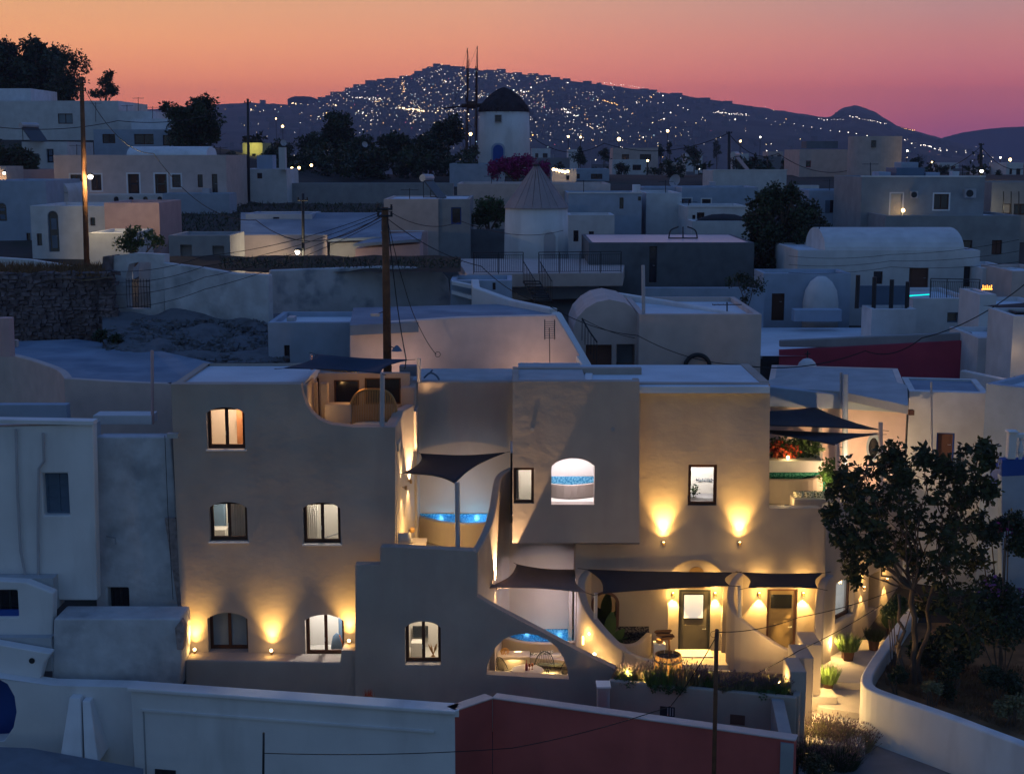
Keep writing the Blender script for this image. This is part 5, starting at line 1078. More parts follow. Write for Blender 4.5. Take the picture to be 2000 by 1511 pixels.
for k in range(4): p = P(1992 + 13 * k, 896, 45.08); mb = MB(); mb.lathe(p, [(.06, 0), (.05, .08), (.1, .25), (.06, .5), (.04, .6), (.07, .7)], 12); mb.build('baluster', white2, t)
mb = MB(); a = P(1984, 850, 45); b = P(2060, 850, 45); mb.box(a.x, b.x, 44.98, 45.2, a.z - .08, a.z + .04); mb.build('top_rail', white2, t)
box_on('cobalt_step', 'cobalt painted step wall under the white balustrade', 'wall', 1948, 912, 1962, 968, 45.5, .8, cobalt)
# ================================================================ THE HOTEL
YA, YB, YC, YD, YE = 44.0, 43.0, 48.5, 46.4, 45.6
hotel = thing('hotel', 'warm sand-plastered hotel with arched brown windows, cut-out terraces and lit courtyards', 'hotel', (0, 46, 1.5))
HB = .045
def hslab(nm, Y, outline, holes, d1, m=None, bevel=HB, d0=0, F=None):
    F = F or plane(Y); mb = MB(); mb.slab(F, F.pts(outline) if outline and outline[0][0] > 100 else outline, holes, d0, d1); return mb.build(nm, m or sand, hotel, bevel=0 if holes else bevel)
def room(x0, x1, z0, z1, y0, y1, e, col=(1, .86, .7), m=None, lp=None):
    mb = MB(); p = lambda x, y, z: (x, y, z)
    mb.poly([(x0, y1, z0), (x1, y1, z0), (x1, y1, z1), (x0, y1, z1)]); mb.poly([(x0, y0, z0), (x0, y1, z0), (x0, y1, z1), (x0, y0, z1)]); mb.poly([(x1, y0, z0), (x1, y1, z0), (x1, y1, z1), (x1, y0, z1)])
    mb.poly([(x0, y0, z0), (x1, y0, z0), (x1, y1, z0), (x0, y1, z0)]); mb.poly([(x0, y0, z1), (x1, y0, z1), (x1, y1, z1), (x0, y1, z1)])
    mb.build('room', m or room_w, hotel, recalc=False)
    lamp('POINT', lp or ((x0 + x1) / 2, (y0 + y1) / 2 - .3, z1 - .35), e * 3.6, col, .12)
FA, FB_, FD, FE = plane(YA), plane(YB), plane(YD), plane(YE)
brown = dict(fm=wood, pm=glass, fw=.10, rec=.18, sill=True)
# windows of the left block
wins = [(404, 795, 478, 877, 50, (1, .62, .36)), (409, 980, 483, 1057, 34, (1, .84, .64)), (592, 981, 665, 1062, 34, (1, .86, .68))]
holesA = []
for x0, y0, x1, y1, e, cl in wins:
    holesA.append(opening(hotel, FA, 'w', x0, y0, x1, y1, rise=.32, **brown)); a, b, z0, z1 = FA.rect(x0, y0, x1, y1); room(a - .7, b + .9, z0 - .7, z1 + .45, YA + .47, YA + 2.6, e, cl)
holesA.append(opening(hotel, FA, 'w', 406, 1196, 484, 1273, rise=.32, fm=wood, pm=blind, fw=.10, rec=.34))
holesA.append(opening(hotel, FA, 'w', 596, 1200, 672, 1283, rise=.32, fm=wood, pm=glass, fw=.10, rec=.34)); a, b, z0, z1 = FA.rect(596, 1200, 672, 1283); room(a - .6, b + .8, z0 - .5, z1 + .4, YA + .47, YA + 2.6, 62, (1, .9, .8))
hslab('front_wall', YA, [(334, 750), (588, 750), (591, 770), (598, 790), (608, 806), (624, 820), (646, 829), (690, 834), (772, 834), (772, 1120), (772, 1310), (362, 1310), (357, 1230), (350, 1120), (344, 1000), (338, 860)], holesA, .45)
# block behind the left windows
a = P(334, 750, YA); b = P(588, 750, YA); zr = a.z
mb = MB(); mb.box(a.x + .05, b.x, YA + .45, YA + 4.4, zr - .35, zr - .08); mb.build('roof', roofw, hotel, bevel=.03)
mb = MB(); mb.box(a.x + .02, a.x + .25, YA + .451, YA + 4.6, 1.5, zr); mb.box(a.x + .25, b.x, YA + 4.4, YA + 4.6, 6, zr); mb.box(a.x + .251, b.x + .1, YA + 2.9, YA + 3.1, 1.5, zr - .4); mb.build('side_wall', sand, hotel, bevel=.03)
# upper terrace
tz1 = 10.95; xl = P(596, 790, YA).x; xr2 = P(785, 790, 48).x
mb = MB(); mb.box(xl - .3, P(776, 834, YA).x, YA + .451, 48.2, tz1 - .25, tz1); mb.build('upper_terrace_floor', pave, hotel)
Fu = plane(47.9); uh = [Fu.rect(609, 738, 624, 830), Fu.rect(652, 742, 702, 792), Fu.rect(712, 738, 783, 790)]
mb = MB(); s0, z0 = Fu.loc(585, 850); s1, z1 = Fu.loc(800, 729); mb.slab(Fu, [(s0, tz1 + .001), (s1, tz1 + .001), (s1, z1), (s0, z1)], [oloop(a_, b_, max(z_, tz1 + .05), w_) for a_, b_, z_, w_ in uh], 0, .3); mb.build('upper_back_wall', sand, hotel)
for i, (a_, b_, z_, w_) in enumerate(uh):
    z_ = max(z_, tz1 + .05); mb = MB(); mb.slab(Fu, [(a_ + .002, z_ + .002), (b_ - .002, z_ + .002), (b_ - .002, w_ - .002), (a_ + .002, w_ - .002)], [[(a_ + .06, z_ + .06), (b_ - .06, z_ + .06), (b_ - .06, w_ - .06), (a_ + .06, w_ - .06)]], .1, .16); f_ = mb.build('window' if i else 'door', wood, hotel); mb = MB(); mb.fbox(Fu, a_ + .05, b_ - .05, z_ + .05, w_ - .05, .12, .14); mb.build('pane', dglass, f_)
fin_wall([P(590, 752, YA + .4), P(612, 725, YA + 4.4)], .3, tz1, 'curved_side_wall', m=sand, parent=hotel)
a = P(606, 722, 46.6); b = P(632, 724, 46.6); mb = MB(); mb.box(P(625, 760, 46.2).x, P(640, 760, 46.2).x, 46.2, 46.5, tz1, 12.6); mb.build('terrace_pier', sand, hotel, bevel=.03)
a0, a1, z0, z1 = plane(45.8).rect(634, 790, 686, 840); mb = MB(); mb.box(a0, a1, 45.8, 46.3, tz1, z1); mb.build('terrace_counter', sand, hotel, bevel=.03)
lamp('POINT', P(700, 745, 46.2), 27, (1, .46, .10), .08); lamp('POINT', P(778, 822, 45.4), 7, (1, .55, .18), .06); lamp('POINT', P(625, 800, 45.2), 7, (1, .55, .2), .06)  # bare warm fills added to the roof terrace, no fixtures
# right back block above terrace one
rb0 = P(786, 745, YC).x; rb1 = P(1001, 745, YC).x; zt1 = P(900, 745, YC).z
mb = MB(); mb.box(rb0, rb1 + .2, YC, YC + .4, 6.5, zt1); mb.box(rb0, rb0 + .3, YC + .4, YC + 3.2, 9, zt1); mb.box(rb0, P(812, 780, 48.0).x, YC - .9, YC - .001, 9.0, zt1 - .05); mb.build('recess_wall', sand, hotel, bevel=HB)
mb = MB(); mb.box(rb0 + .3, rb1 + .2, YC + .401, YC + 3.2, zt1 - .3, zt1 - .03); mb.build('roof', roofg, hotel)
# terrace one: floor, side wall with beams, pier, pool
T1 = 6.8
fl = [P(770, 1000, 43.4), P(940, 1000, 43.2), P(958, 1000, 45), P(978, 1000, 47), P(1000, 1000, 48.5), P(800, 1000, 48.5)]
fl = [(P(770, 1050, YB + .3).x, YB + .4), (P(936, 1050, YB + .3).x, YB + .4), (P(958, 1000, 45.5).x, 45.5), (P(975, 940, 47).x, 47), (P(1000, 940, 48.45).x, 48.49), (P(770, 1000, 48).x - .5, 48.49)]
mb = MB(); mb.prism(fl, T1 - .3, T1); mb.build('terrace_floor', pave, hotel)
E1 = [v - Vector((.2, 0, 0)) for v in (P(774, 836, YA + .25), P(779, 822, YA + .9), P(786, 812, YA + 1.7), P(789, 801, YA + 2.0), P(800, 795, YA + 2.6), P(812, 789, YA + 3.4))]
fin_wall(E1, [.36, .36, .36, .36, .3, .3], T1 - .2, 'terrace_side_wall', m=sand, parent=hotel)
mb = MB(); mb.box(P(797, 900, 47.2).x, P(814, 900, 47.2).x, 47.3, YC - .002, T1, P(800, 803, 47.2).z); mb.build('pier', sand, hotel, bevel=.03)
F1 = smooth_path([P(1005, 911, 48.3), P(990, 917, 47.9), P(974, 930, 47.3), (P(968, 955, 46.6)), P(963, 985, 45.9), P(956, 1015, 45.1), P(946, 1040, 44.4), P(936, 1060, 43.8), P(926, 1076, 43.25)], 3)
fin_wall(F1, .24, 2.6, 'partition_wall', m=sand, parent=hotel, label='curved partition wall sweeping down from the upper recess')
PZ = 7.65
rim = smooth_path([G(806, 1003, PZ), G(828, 1009, PZ), G(855, 1016, PZ), G(885, 1020, PZ), G(920, 1021, PZ), G(958, 1019, PZ)], 4)
def pool(rim, zr, zf, yb, mos, water, lbl, band=.22, wallm=None, lights=(), depth=.7):
    t = thing('plunge_pool', lbl, 'pool', (rim[len(rim) // 2].x, rim[len(rim) // 2].y, zf))
    fin_wall(rim, .2, zf, 'tub_wall', m=wallm or sand, parent=t, bevel=.04)
    loop = [(p.x, p.y + .08) for p in rim] + [(rim[-1].x, yb - .03), (rim[0].x, yb - .03)]
    mb = MB(); mb.prism(loop, zr - depth - .05, zr - depth); mb.build('basin', mos, t)
    mb = MB(); i0 = mb.vs([(p[0], p[1], zr - depth) for p in loop[:len(rim)]] + [(p[0], p[1], zr - .07) for p in loop[:len(rim)]]); n = len(rim)
    for i in range(n - 1): mb.face(i0 + i, i0 + i + 1, i0 + n + i + 1, i0 + n + i)
    mb.box(rim[0].x, rim[-1].x, yb - .06, yb - .005, zr - depth, zr + band - .05); mb.build('mosaic', mos, t, recalc=False)
    mb = MB(); mb.poly([(p[0], p[1], zr - .06) for p in loop]); mb.build('water', water, t, recalc=False)
    for l in lights: lamp('POINT', *l)
    return t
pool(rim, PZ, T1, YC, mos_b, water_b, 'curved plunge pool glowing blue on the upper terrace beside the sail post', band=.06, lights=[(P(930, 1012, 48.0) + Vector((0, 0, -.2)), 26, (.35, .7, 1), .08), (P(860, 1010, 48.1) + Vector((0, 0, -.2)), 12, (.35, .7, 1), .08)])
mb = MB(); p = P(812, 1048, 46.3); a0 = P(795, 1050, 46.2).x; a1 = P(832, 1050, 46.2).x; mb.box(a0, a1, 46.0, 46.9, T1 + .32, T1 + .42); mb.box(a0, a0 + .1, 46.1, 46.9, T1, T1 + .32); mb.build('bench', sand, hotel, bevel=.02)
lamp('AREA', (a0 * .5 + a1 * .5, 46.4, T1 + .3), 12, (1, .65, .2), .4, dirv=(0, 0, -1))
# E block
holesE = [opening(hotel, FE, 'w', 1003, 913, 1043, 983, fm=wood, pm=glass, fw=.09, rec=.08, cols=1), opening(hotel, FE, 'n', 1077, 895, 1161, 985, rise=.36)]
hslab('bay_front', YE, [(1001, 745), (1249, 745), (1249, 1060), (1001, 1060)], holesE, .4)
a, b, z0, z1 = FE.rect(1003, 913, 1043, 983); room(a - .1, b + .35, z0 - .5, z1 + .4, YE + .42, YE + 2.4, 34, (1, .86, .7))
a, b, z0, z1 = FE.rect(1077, 895, 1161, 985); room(a - .3, b + .3, z0 - .25, z1 + .3, YE + .42, YE + 2.8, 60, (1, .86, .9))
NA = (a, b, z0, z1)
ztE = P(1100, 745, YE).z; zbE = P(1100, 1060, YE).z; xe0, xe1 = P(1001, 900, YE).x, P(1249, 900, YE).x
mb = MB(); mb.box(xe0 + .01, xe1 - .01, YE + .402, 49.3, zbE + .01, zbE + .3); mb.box(xe0 + .01, xe0 + .2, YE + .402, 48.4, zbE + .3, ztE - .01); mb.box(xe0, xe1 + .3, 48.6, 48.9, zbE + .3, ztE - .01); mb.box(xe1 - .2, xe1 - .01, YE + .402, YD, zbE + .3, ztE - .01); mb.build('bay_walls', sand, hotel)
# roof strip of the right part
zrD = P(1380, 749, YD).z
mb = MB(); mb.box(P(1148, 745, YE).x, P(1500, 745, YD).x, YE + .41, 50.9, zrD - .25, zrD - .04); mb.build('roof', roofw, hotel)
mb = MB(); mb.box(xe0 + .2, P(1146, 745, YE).x, YE + .41, 50.2, ztE - .35, ztE - .06); mb.build('roof', roofg, hotel)
fin_wall([P(1146, 746, YE + .3), P(1152, 722, 49.6)], .25, zrD - .2, 'roof_kerb', m=white2, parent=hotel, bevel=.02)
fin_wall([P(1490, 750, YD + .2), P(1455, 716, 51)], .28, zrD - .4, 'roof_kerb', m=white2, parent=hotel, bevel=.02)
for x, y in ((1039, 838), (1197, 838)):
    p = FE.to3(*FE.loc(x, y)); mb = MB(); mb.tube([p + Vector((0, .02, 0)), p + Vector((0, -.02, 0))], .07, 14); mb.build('vent_cover', grey, hotel)
# D facade with doors
niche = None; s0, s1, z0, z1 = FD.rect(1305, 1093, 1411, 1300)
nf = lambda x, m_=(s0 + s1) / 2, h_=(s1 - s0) / 2 * .82, zz=z1: zz - (h_ * .95) * (1 - math.sqrt(max(0, 1 - (min(abs(x - m_), h_) / h_) ** 2)))
PF = 3.35
nl = [(s0, PF - .3), (s1, PF - .3), (s1, z1 - 1.0), (s1 - .12, z1 - .62)] + [(x, nf(x) if abs(x - (s0 + s1) / 2) < (s1 - s0) / 2 * .80 else z1 - .6) for x in np.linspace(s1 - .2, s0 + .2, 14)] + [(s0 + .12, z1 - .62), (s0, z1 - 1.0)]
nl = oloop(s0, s1, PF - .3, z1, 0, lambda x: z1 - (s1 - s0) / 2 * .8 * (1 - math.sqrt(max(0, 1 - ((x - (s0 + s1) / 2) / ((s1 - s0) / 2)) ** 2 * .99))), 16)
holesD = [nl, opening(hotel, FD, 'w', 1344, 907, 1400, 987, fm=wood, pm=glass, fw=.10, rec=.06, cols=1)]
a, b, z0_, z1_ = FD.rect(1344, 907, 1400, 987); room(a - .35, b + .35, z0_ - .35, z1_ + .3, YD + .42, YD + 1.9, 40, (1, .9, .82)); NH = (a, b, z0_, z1_)
# second door
d2 = opening(hotel, FD, 'd', 1497, 1150, 1556, 1281, fm=oldwood, pm=mat('olive-tan door paint', (.26, .20, .12), rough=.4, bump=.05), rec=.12, fw=.09); holesD.append(d2)
q0, q1, q2, q3 = FD.rect(1505, 1160, 1546, 1186, .15); mb = MB(); mb.fbox(FD, q0, q1, q2, q3, .10, .13); mb.build('door_glass', dglass, hotel)
# mirror oval niche
s0m, s1m, z0m, z1m = FD.rect(1158, 1157, 1206, 1236); r_ = (s1m - s0m) / 2; xm = (s0m + s1m) / 2
mloop = [(xm + r_ * cos(a_) , (z0m + r_ if sin(a_) < 0 else z1m - r_) + r_ * sin(a_)) for a_ in np.linspace(0, 2 * pi, 29)[:-1]]
hslab('entrance_facade', YD, [(1249, 749), (1504, 750), (1502, 992), (1608, 992), (1612, 1120), (1606, 1330), (1124, 1330), (1124, 1062), (1249, 1062)], holesD + [mloop], .4)
mb = MB(); mb.fbox(FD, s0 - .05, s1 + .05, PF - .3, z1 + .1, .4001, .7); mb.build('niche_back', sand, hotel) if False else None
Fn = plane(YD + .22); dh = opening(hotel, Fn, 'd', 1325, 1151, 1387, 1283, fm=metal, pm=mat('dark grey door paint', (.085, .08, .075), rough=.5, bump=.05), rec=.04, fw=.08, name='door', label='dark grey entrance door with a square lit pane')
mb = MB(); mb.slab(Fn, oloop(s0 - .03, s1 + .03, PF - .3, z1 + .05), [dh], 0, .17); mb.build('niche_wall', sand, hotel)
q0, q1, q2, q3 = Fn.rect(1336, 1161, 1373, 1206, .04); dg = mat('milky lit door pane', (.7, .75, .8), rough=.3, bump=0, emit=(.75, .82, .9), estr=.42); dr_ = [o for o in hotel.children if o.name.startswith('door') and o.get('label')][0]
mb = MB(); mb.fbox(Fn, q0, q1, q2, q3, .02, .04); mb.build('pane', dg, dr_); mb = MB(); mb.fbox(Fn, q0 - .04, q1 + .04, q2 - .04, q3 + .04, .03, .06); mb.build('pane_frame', metal, dr_)
q0, q1, q2, q3 = FD.rect(1345, 1110, 1378, 1152); mb = MB(); mb.slab(plane(YD + .21), oloop(q0, q1, q2, q3, .5 * (q1 - q0)), [], 0, .01); mb.build('fanlight', brass, hotel)
mb = MB(); mb.slab(FD, [(x, z) for x, z in mloop], [], .25, .28); mr = mb.build('mirror', mat('mirror glass', (.75, .68, .5), rough=.04, metal=1, var=0, bump=0), hotel)
ml2 = [((x - xm) * 1.14 + xm, (z - (z0m + z1m) / 2) * 1.07 + (z0m + z1m) / 2) for x, z in mloop]; ml3 = [((x - xm) * .93 + xm, (z - (z0m + z1m) / 2) * .96 + (z0m + z1m) / 2) for x, z in mloop]; mb = MB(); mb.slab(FD, ml2, [ml3], -.04, .26); mb.build('mirror_frame', oldwood, mr)
# pool recess wall
mb = MB(); mb.box(P(990, 1100, 47.8).x, P(1124, 1100, YD).x + .3, 47.8, 48.1, 2.6, zbE + .1); mb.box(P(1124, 1150, YD).x - .001, P(1124, 1150, YD).x + .3, YD + .401, 47.799, 2.6, zbE); mb.box(P(1111, 1150, 47.3).x, P(1118, 1150, 47.3).x, 47.3, 47.799, 2.9, 5.6); mb.build('pool_recess_wall', sand, hotel)
# east angled wall
ea = Vector((P(1608, 1200, YD).x, YD)); eb = Vector((G(1745, 1196, 3.4).x, G(1745, 1196, 3.4).y)); FX = Face((ea.x, ea.y), (eb.x, eb.y)); zT = P(1600, 992, YD).z
hx = []
def nichex(x0, y0, x1, y1):
    a, b, z0, z1 = FX.rect(x0, y0, x1, y1); return oloop(a, b, z0, z1)
gw = opening(hotel, FX, 'w', 1633, 1131, 1668, 1207, fm=wood, pm=glass, fw=.1, rec=.2, cols=1); gw2 = nichex(1697, 1120, 1717, 1192)
mb = MB(); mb.slab(FX, [(0.001, 1.8), (FX.len + 6, 1.8), (FX.len + 6, zT), (.001, zT)], [gw, gw2], 0, .4); mb.build('side_facade', sand, hotel, bevel=.03)
mb = MB(); a, b, z0, z1 = FX.rect(1697, 1120, 1717, 1192); mb.fbox(FX, a - .1, b + .1, z0 - .1, z1 + .1, .4001, .5); mb.build('niche_back', mat('ochre plaster', (.5, .38, .12), bump=.1), hotel)
c = FX.to3((gw[0][0] + gw[1][0]) / 2, 4.8, 1.4); lamp('POINT', c, 30, (.9, .95, 1), .12)
mb = MB(); a_, b_ = gw[0][0] - .4, gw[1][0] + .4
q = [FX.to3(a_, gw[0][1] - .3, .41), FX.to3(b_, gw[0][1] - .3, .41), FX.to3(b_, gw[0][1] - .3, 2.4), FX.to3(a_, gw[0][1] - .3, 2.4)]; h_ = Vector((0, 0, gw[2][1] - gw[0][1] + .6))
mb.poly([q[3], q[2], q[2] + h_, q[3] + h_]); mb.poly([q[0], q[3], q[3] + h_, q[0] + h_]); mb.poly([q[1], q[2], q[2] + h_, q[1] + h_]); mb.poly(q); mb.poly([v + h_ for v in q]); mb.build('room', room_w, hotel, recalc=False)
# right upper terrace
T3 = 7.85; mb = MB(); x0 = P(1500, 990, YD).x; mb.prism([(x0 - 1.5, YD + .401), (ea.x, YD + .42), (FX.to3(FX.len + 3, 0, .1).x, FX.to3(FX.len + 3, 0, .1).y), (x0 - 1.5, 51.5)], T3 - .3, T3); mb.build('upper_terrace_floor', pave, hotel)
mb = MB(); x5 = P(1502, 900, YD).x; mb.box(x5 - .3, x5 - .002, YD + .401, 50.9, T3 - .3, zrD); mb.build('side_wall', sand, hotel)
mb = MB(); mb.prism([(x5 + .002, 50.2), (FX.to3(FX.len + 2, 0).x, 50.2), (FX.to3(FX.len + 2, 0).x, 50.6), (x5 + .002, 50.6)], T3 - 1, T3 + .6); mb.build('terrace_back_wall', sand, hotel) if False else None
# base walls, front wall B
fB = [opening(hotel, FB_, 'w', 791, 1213, 861, 1298, rise=.36, fm=wood, pm=glass, fw=.10, rec=.32)]
a, b, z0, z1 = FB_.rect(791, 1213, 861, 1298); room(a - .5, b + .6, z0 - .4, z1 + .5, YB + .47, YB + 2.8, 34, (1, .82, .6)); NB = (a, b, z0, z1)
arch = FB_.pts([(950, 1317), (1111, 1326), (1108, 1305), (1100, 1283), (1088, 1264), (1070, 1249), (1050, 1240), (1028, 1236), (1004, 1239), (985, 1247), (969, 1262), (958, 1282), (951, 1303)]); 
Bout = [(694, 1103), (742, 1103), (743, 1069), (760, 1068), (926, 1076), (931, 1080), (932, 1165), (960, 1182), (1000, 1203), (1040, 1224), (1080, 1245), (1120, 1266), (1160, 1286), (1206, 1308), (1196, 1330), (1192, 1420), (694, 1420)]
hslab('front_wall', YB, Bout, fB + [arch], .4)
hslab('base_wall', 43.2, [(362, 1288), (596, 1292), (664, 1293), (667, 1269), (700, 1270), (700, 1420), (362, 1420)], [], .78)
mb = MB(); mb.box(P(362, 1290, 42.98).x, P(694, 1290, 43).x, 43.99, YA + .1, 1.5, 3); mb.build('ledge', sand, hotel)
# courtyard floor and side
mb = MB(); mb.box(P(930, 1250, YB + .4).x - .4, P(1220, 1250, 44).x + .6, YB + .401, 48, 1.5, 2.9); mb.build('courtyard_floor', pave, hotel)
mb = MB(); mb.box(P(937, 1250, 44).x - .3, P(946, 1250, 44).x, YB + .401, 44.6, 2.9, 5.4); mb.box(P(957, 1250, 44.6).x, P(967, 1250, 44.6).x, 44.6, 46.2, 2.9, 4.6); mb.build('courtyard_pier', sand, hotel, bevel=.02)
P2 = 3.65; rim2 = smooth_path([G(962, 1230, P2), G(985, 1241, P2), G(1012, 1250, P2), G(1045, 1254, P2), G(1085, 1254, P2), G(1130, 1250, P2)], 4)
pool(rim2, P2, 2.9, 47.8, mos_b, water_b, 'curved plunge pool glowing blue in the lower courtyard behind the sloping wall', band=.12, lights=[(P(1030, 1243, 47.2) + Vector((0, 0, -.3)), 10, (.35, .7, 1), .08), (P(1095, 1243, 47.2) + Vector((0, 0, -.3)), 12, (.35, .7, 1), .08)], depth=.6)
bp = [G(1035, 1283, 3.32), G(1112, 1290, 3.32), G(1108, 1270, 3.32), G(1040, 1266, 3.32)]; mb = MB(); mb.prism([(p.x, p.y) for p in bp], 3.1, 3.32); mb.build('bench', sand, hotel, bevel=.02)
mb = MB(); a0, a1 = P(972, 1275, 45.8).x, P(1035, 1275, 45.8).x; mb.box(a0, a1, 45.7, 46.3, 3.36, 3.46); mb.box(a0, a1, 46.0, 46.35, 2.9, 3.36); mb.build('shelf', sand, hotel, bevel=.02)
lamp('AREA', (bp[0].x * .5 + bp[1].x * .5, 45.4, 3.08), 25, (1, .68, .25), .5, dirv=(0, -.3, -1)); lamp('AREA', (a0 * .5 + a1 * .5, 45.9, 3.33), 16, (1, .68, .25), .4, dirv=(0, -.3, -1))
lamp('SPOT', P(1012, 1256, 46.35) + Vector((0, -.12, 0)), 60, (1, .66, .26), .03, 60, .5, (0, .15, -1)); lamp('POINT', P(985, 1240, 45.0), 45, (1, .62, .24), .1)  # bare warm fills added to brighten the courtyard
# partition walls of the lower terraces
F2 = smooth_path([P(1150, 1112, 46.3), P(1136, 1130, 46.0), P(1138, 1160, 45.6), P(1150, 1190, 45.2), P(1172, 1220, 44.7), P(1200, 1250, 44.2), P(1222, 1268, 43.9)], 3)
fin_wall(F2, .28, 2.7, 'partition_wall', m=sand, parent=hotel, label='curved partition wall with round step lights between the courtyard pool and the entrance')
fin_wall(smooth_path([P(1220, 1267, 43.9), P(1245, 1280, 43.75), P(1282, 1292, 43.6)], 3), .2, 2.7, 'low_wall', m=sand, parent=hotel)
F3 = smooth_path([P(1447, 1117, 46.3), P(1430, 1140, 45.9), P(1428, 1172, 45.5), P(1440, 1198, 45.1), P(1475, 1228, 44.8), P(1505, 1248, 44.6), P(1532, 1264, 44.4), P(1562, 1270, 44.3)], 3)
fin_wall(F3, .24, 2.7, 'partition_wall', m=sand, parent=hotel, label='curved partition wall between the two entrance doors')
F4 = smooth_path([P(1622, 1120, 46.6), P(1608, 1134, 46.2), P(1602, 1160, 45.9), P(1600, 1200, 45.5), P(1599, 1262, 45.0)], 3)
fin_wall(F4, .3, 2.7, 'partition_wall', m=sand, parent=hotel, label='upright rounded wall end at the hotel corner by the path')
mb = MB(); xp0, xp1 = P(1222, 1290, 45.3).x, P(1603, 1290, 45.3).x; mb.box(xp0, xp1, 45.25, YD + .45, 2.0, PF); mb.box(xp0 + 1.0, xp1, 44.6, 45.249, 2.0, PF - .16); mb.box(xp0 - .6, xp1 + .1, 43.2, 44.599, 2.0, PF - .32); mb.build('entrance_platform', pave, hotel, bevel=.02)
mb = MB(); mb.box(P(1322, 1285, 46).x, P(1392, 1285, 46).x, 45.9, YD + .21, PF, PF + .05); mb.build('threshold', white2, hotel)
P3 = 4.12; rim3 = smooth_path([G(1196, 1244, P3), G(1206, 1254, P3), G(1225, 1258, P3), G(1245, 1254, P3), G(1258, 1244, P3), G(1268, 1234, P3)], 4)
pool(rim3, P3, 3.2, YD, mos_d, water_mat('still dark pool water', (.6, .7, .65)), 'small rounded stone-mosaic plunge pool beside the entrance door', band=.22)
# planter
pw = thing('planter', 'long raised white planter bed full of lavender and lights before the entrance', 'planter', G(1380, 1345, 4.25) - Vector((0, 0, 3.5)))
pz = 4.25; c1, c2, c3, c4 = G(1190, 1326, pz), G(1556, 1360, pz), G(1570, 1312, pz), G(1207, 1300, pz)
fin_wall([c1, c2], .2, .3, 'front_wall', m=sand, parent=pw, bevel=.03); fin_wall([c2 + Vector((0, .1, 0)), c3], .2, .3, 'side_wall', m=sand, parent=pw, bevel=.03)
mb = MB(); mb.prism([(c1.x, c1.y + .1), (c2.x - .1, c2.y + .1), (c3.x - .1, c3.y), (c4.x, c4.y + .2)], .3, pz - .08); mb.build('soil', soil, pw)
Fp = Face((c1.x, c1.y - .1), (c2.x, c2.y - .1))
for i, (x, y) in enumerate(((1303, 1388), (1440, 1404))):
    a, b, z0, z1 = Fp.rect(x - 14, y - 9, x + 15, y + 10); mb = MB(); mb.fbox(Fp, a, b, z0, z1, -.02, .05); g = mb.build('vent', oldwood if i else metal, pw); mb = MB()
    for k in range(3): q = a + (b - a) * (.5 + .17 * k); mb.fbox(Fp, q, q + .03, z0 + .04, z1 - .03, -.035, -.02)
    if i == 0: mb.build('pipe_stub', greyp, g)
t = thing('meter_box', 'weathered pale utility box standing at the left end of the planter', 'box', P(1180, 1395, 40.9)); a0, a1, z0, z1 = plane(40.9).rect(1167, 1343, 1191, 1391); mb = MB(); mb.box(a0, a1, 40.9, 41.35, z0, z1); mb.build('case', greyp, t, bevel=.015); mb = MB(); mb.box(a0 - .03, a1 + .03, 40.85, 41.4, z1, z1 + .05); mb.build('lid', white2, t); mb = MB(); mb.box(a0 + .04, a1 - .1, 40.885, 40.9, z0 + .05, z1 - .08); mb.build('door', steel, t)
# stepped pillars
for i, (x0, x1, y0, Y, lb) in enumerate(((1543, 1574, 1311, 40.6, 'nearest and lowest plaster pillar at the right end of the planter'), (1553, 1588, 1284, 42.0, 'middle plaster pillar of the three by the path'), (1567, 1604, 1258, 43.4, 'rearmost and tallest plaster pillar beside the path'))):
    a0, a1, z0, z1 = plane(Y).rect(x0, y0, x1, y0 + 100); mb = MB(); mb.box(a0, a1, Y, Y + 1.25, .3, z1); top(mb.build('pillar', sand, None, bevel=.03), lb, 'pillar', 'plaster pillars by the path')
    p = Vector((a1 + .03, Y + .35, 0)); zz = (P(x1, [1400, 1362, 1300][i], Y + .3)).z; mb = MB(); mb.box(a1 + .001, a1 + .03, Y + .25, Y + .32, zz - .16, zz + .16); t = thing('strip_light', 'vertical warm strip light on the ' + ['lowest', 'middle', 'tallest'][i] + ' pillar beside the path', 'strip light', (a1, Y + .28, zz - .16), 'strip lights on the pillars'); mb.build('tube', strip_e, t)
    lamp('POINT', (a1 + .15, Y + .28, zz - .1), [50, 90, 90][i], (1, .62, .22), .06)
p = FX.to3(.35, PF + .45, -.03); mb = MB(); mb.rbox(p, .06, .05, .4); t = thing('strip_light', 'vertical warm strip light at the foot of the side facade', 'strip light', p - Vector((0, 0, .2)), 'strip lights on the pillars'); mb.build('tube', strip_e, t); lamp('POINT', p + Vector((.15, -.2, -.1)), 75, (1, .62, .22), .06)
# path with steps
t = thing('garden_path', 'pale stepped cement path climbing between the hotel and the garden wall', 'path', G(1650, 1360, 2.2)); t['kind'] = 'structure'
for i, (z, pts) in enumerate(((2.6, [(1572, 1450), (1690, 1458), (1690, 1380), (1588, 1368)]), (2.82, [(1596, 1379), (1684, 1393), (1690, 1325), (1604, 1318)]), (3.05, [(1617, 1331), (1690, 1334), (1712, 1300), (1740, 1255), (1768, 1200), (1778, 1150), (1742, 1150), (1725, 1200), (1598, 1290), (1596, 1310)]))):
    l = [G(x, y, z) for x, y in pts]; mb = MB(); mb.prism([(p.x, p.y) for p in l], z - .9, z); mb.build('step', pave, t, bevel=.015)
gz = 3.95
gw_ = smooth_path([G(1790, 1180, gz), G(1768, 1207, gz), G(1745, 1240, gz), G(1722, 1272, gz), G(1702, 1302, gz), G(1693, 1324, gz), G(1703, 1342, gz), G(1750, 1360, gz), G(1850, 1394, gz), G(1930, 1424, gz), G(2010, 1454, gz), G(2120, 1500, gz)], 4)
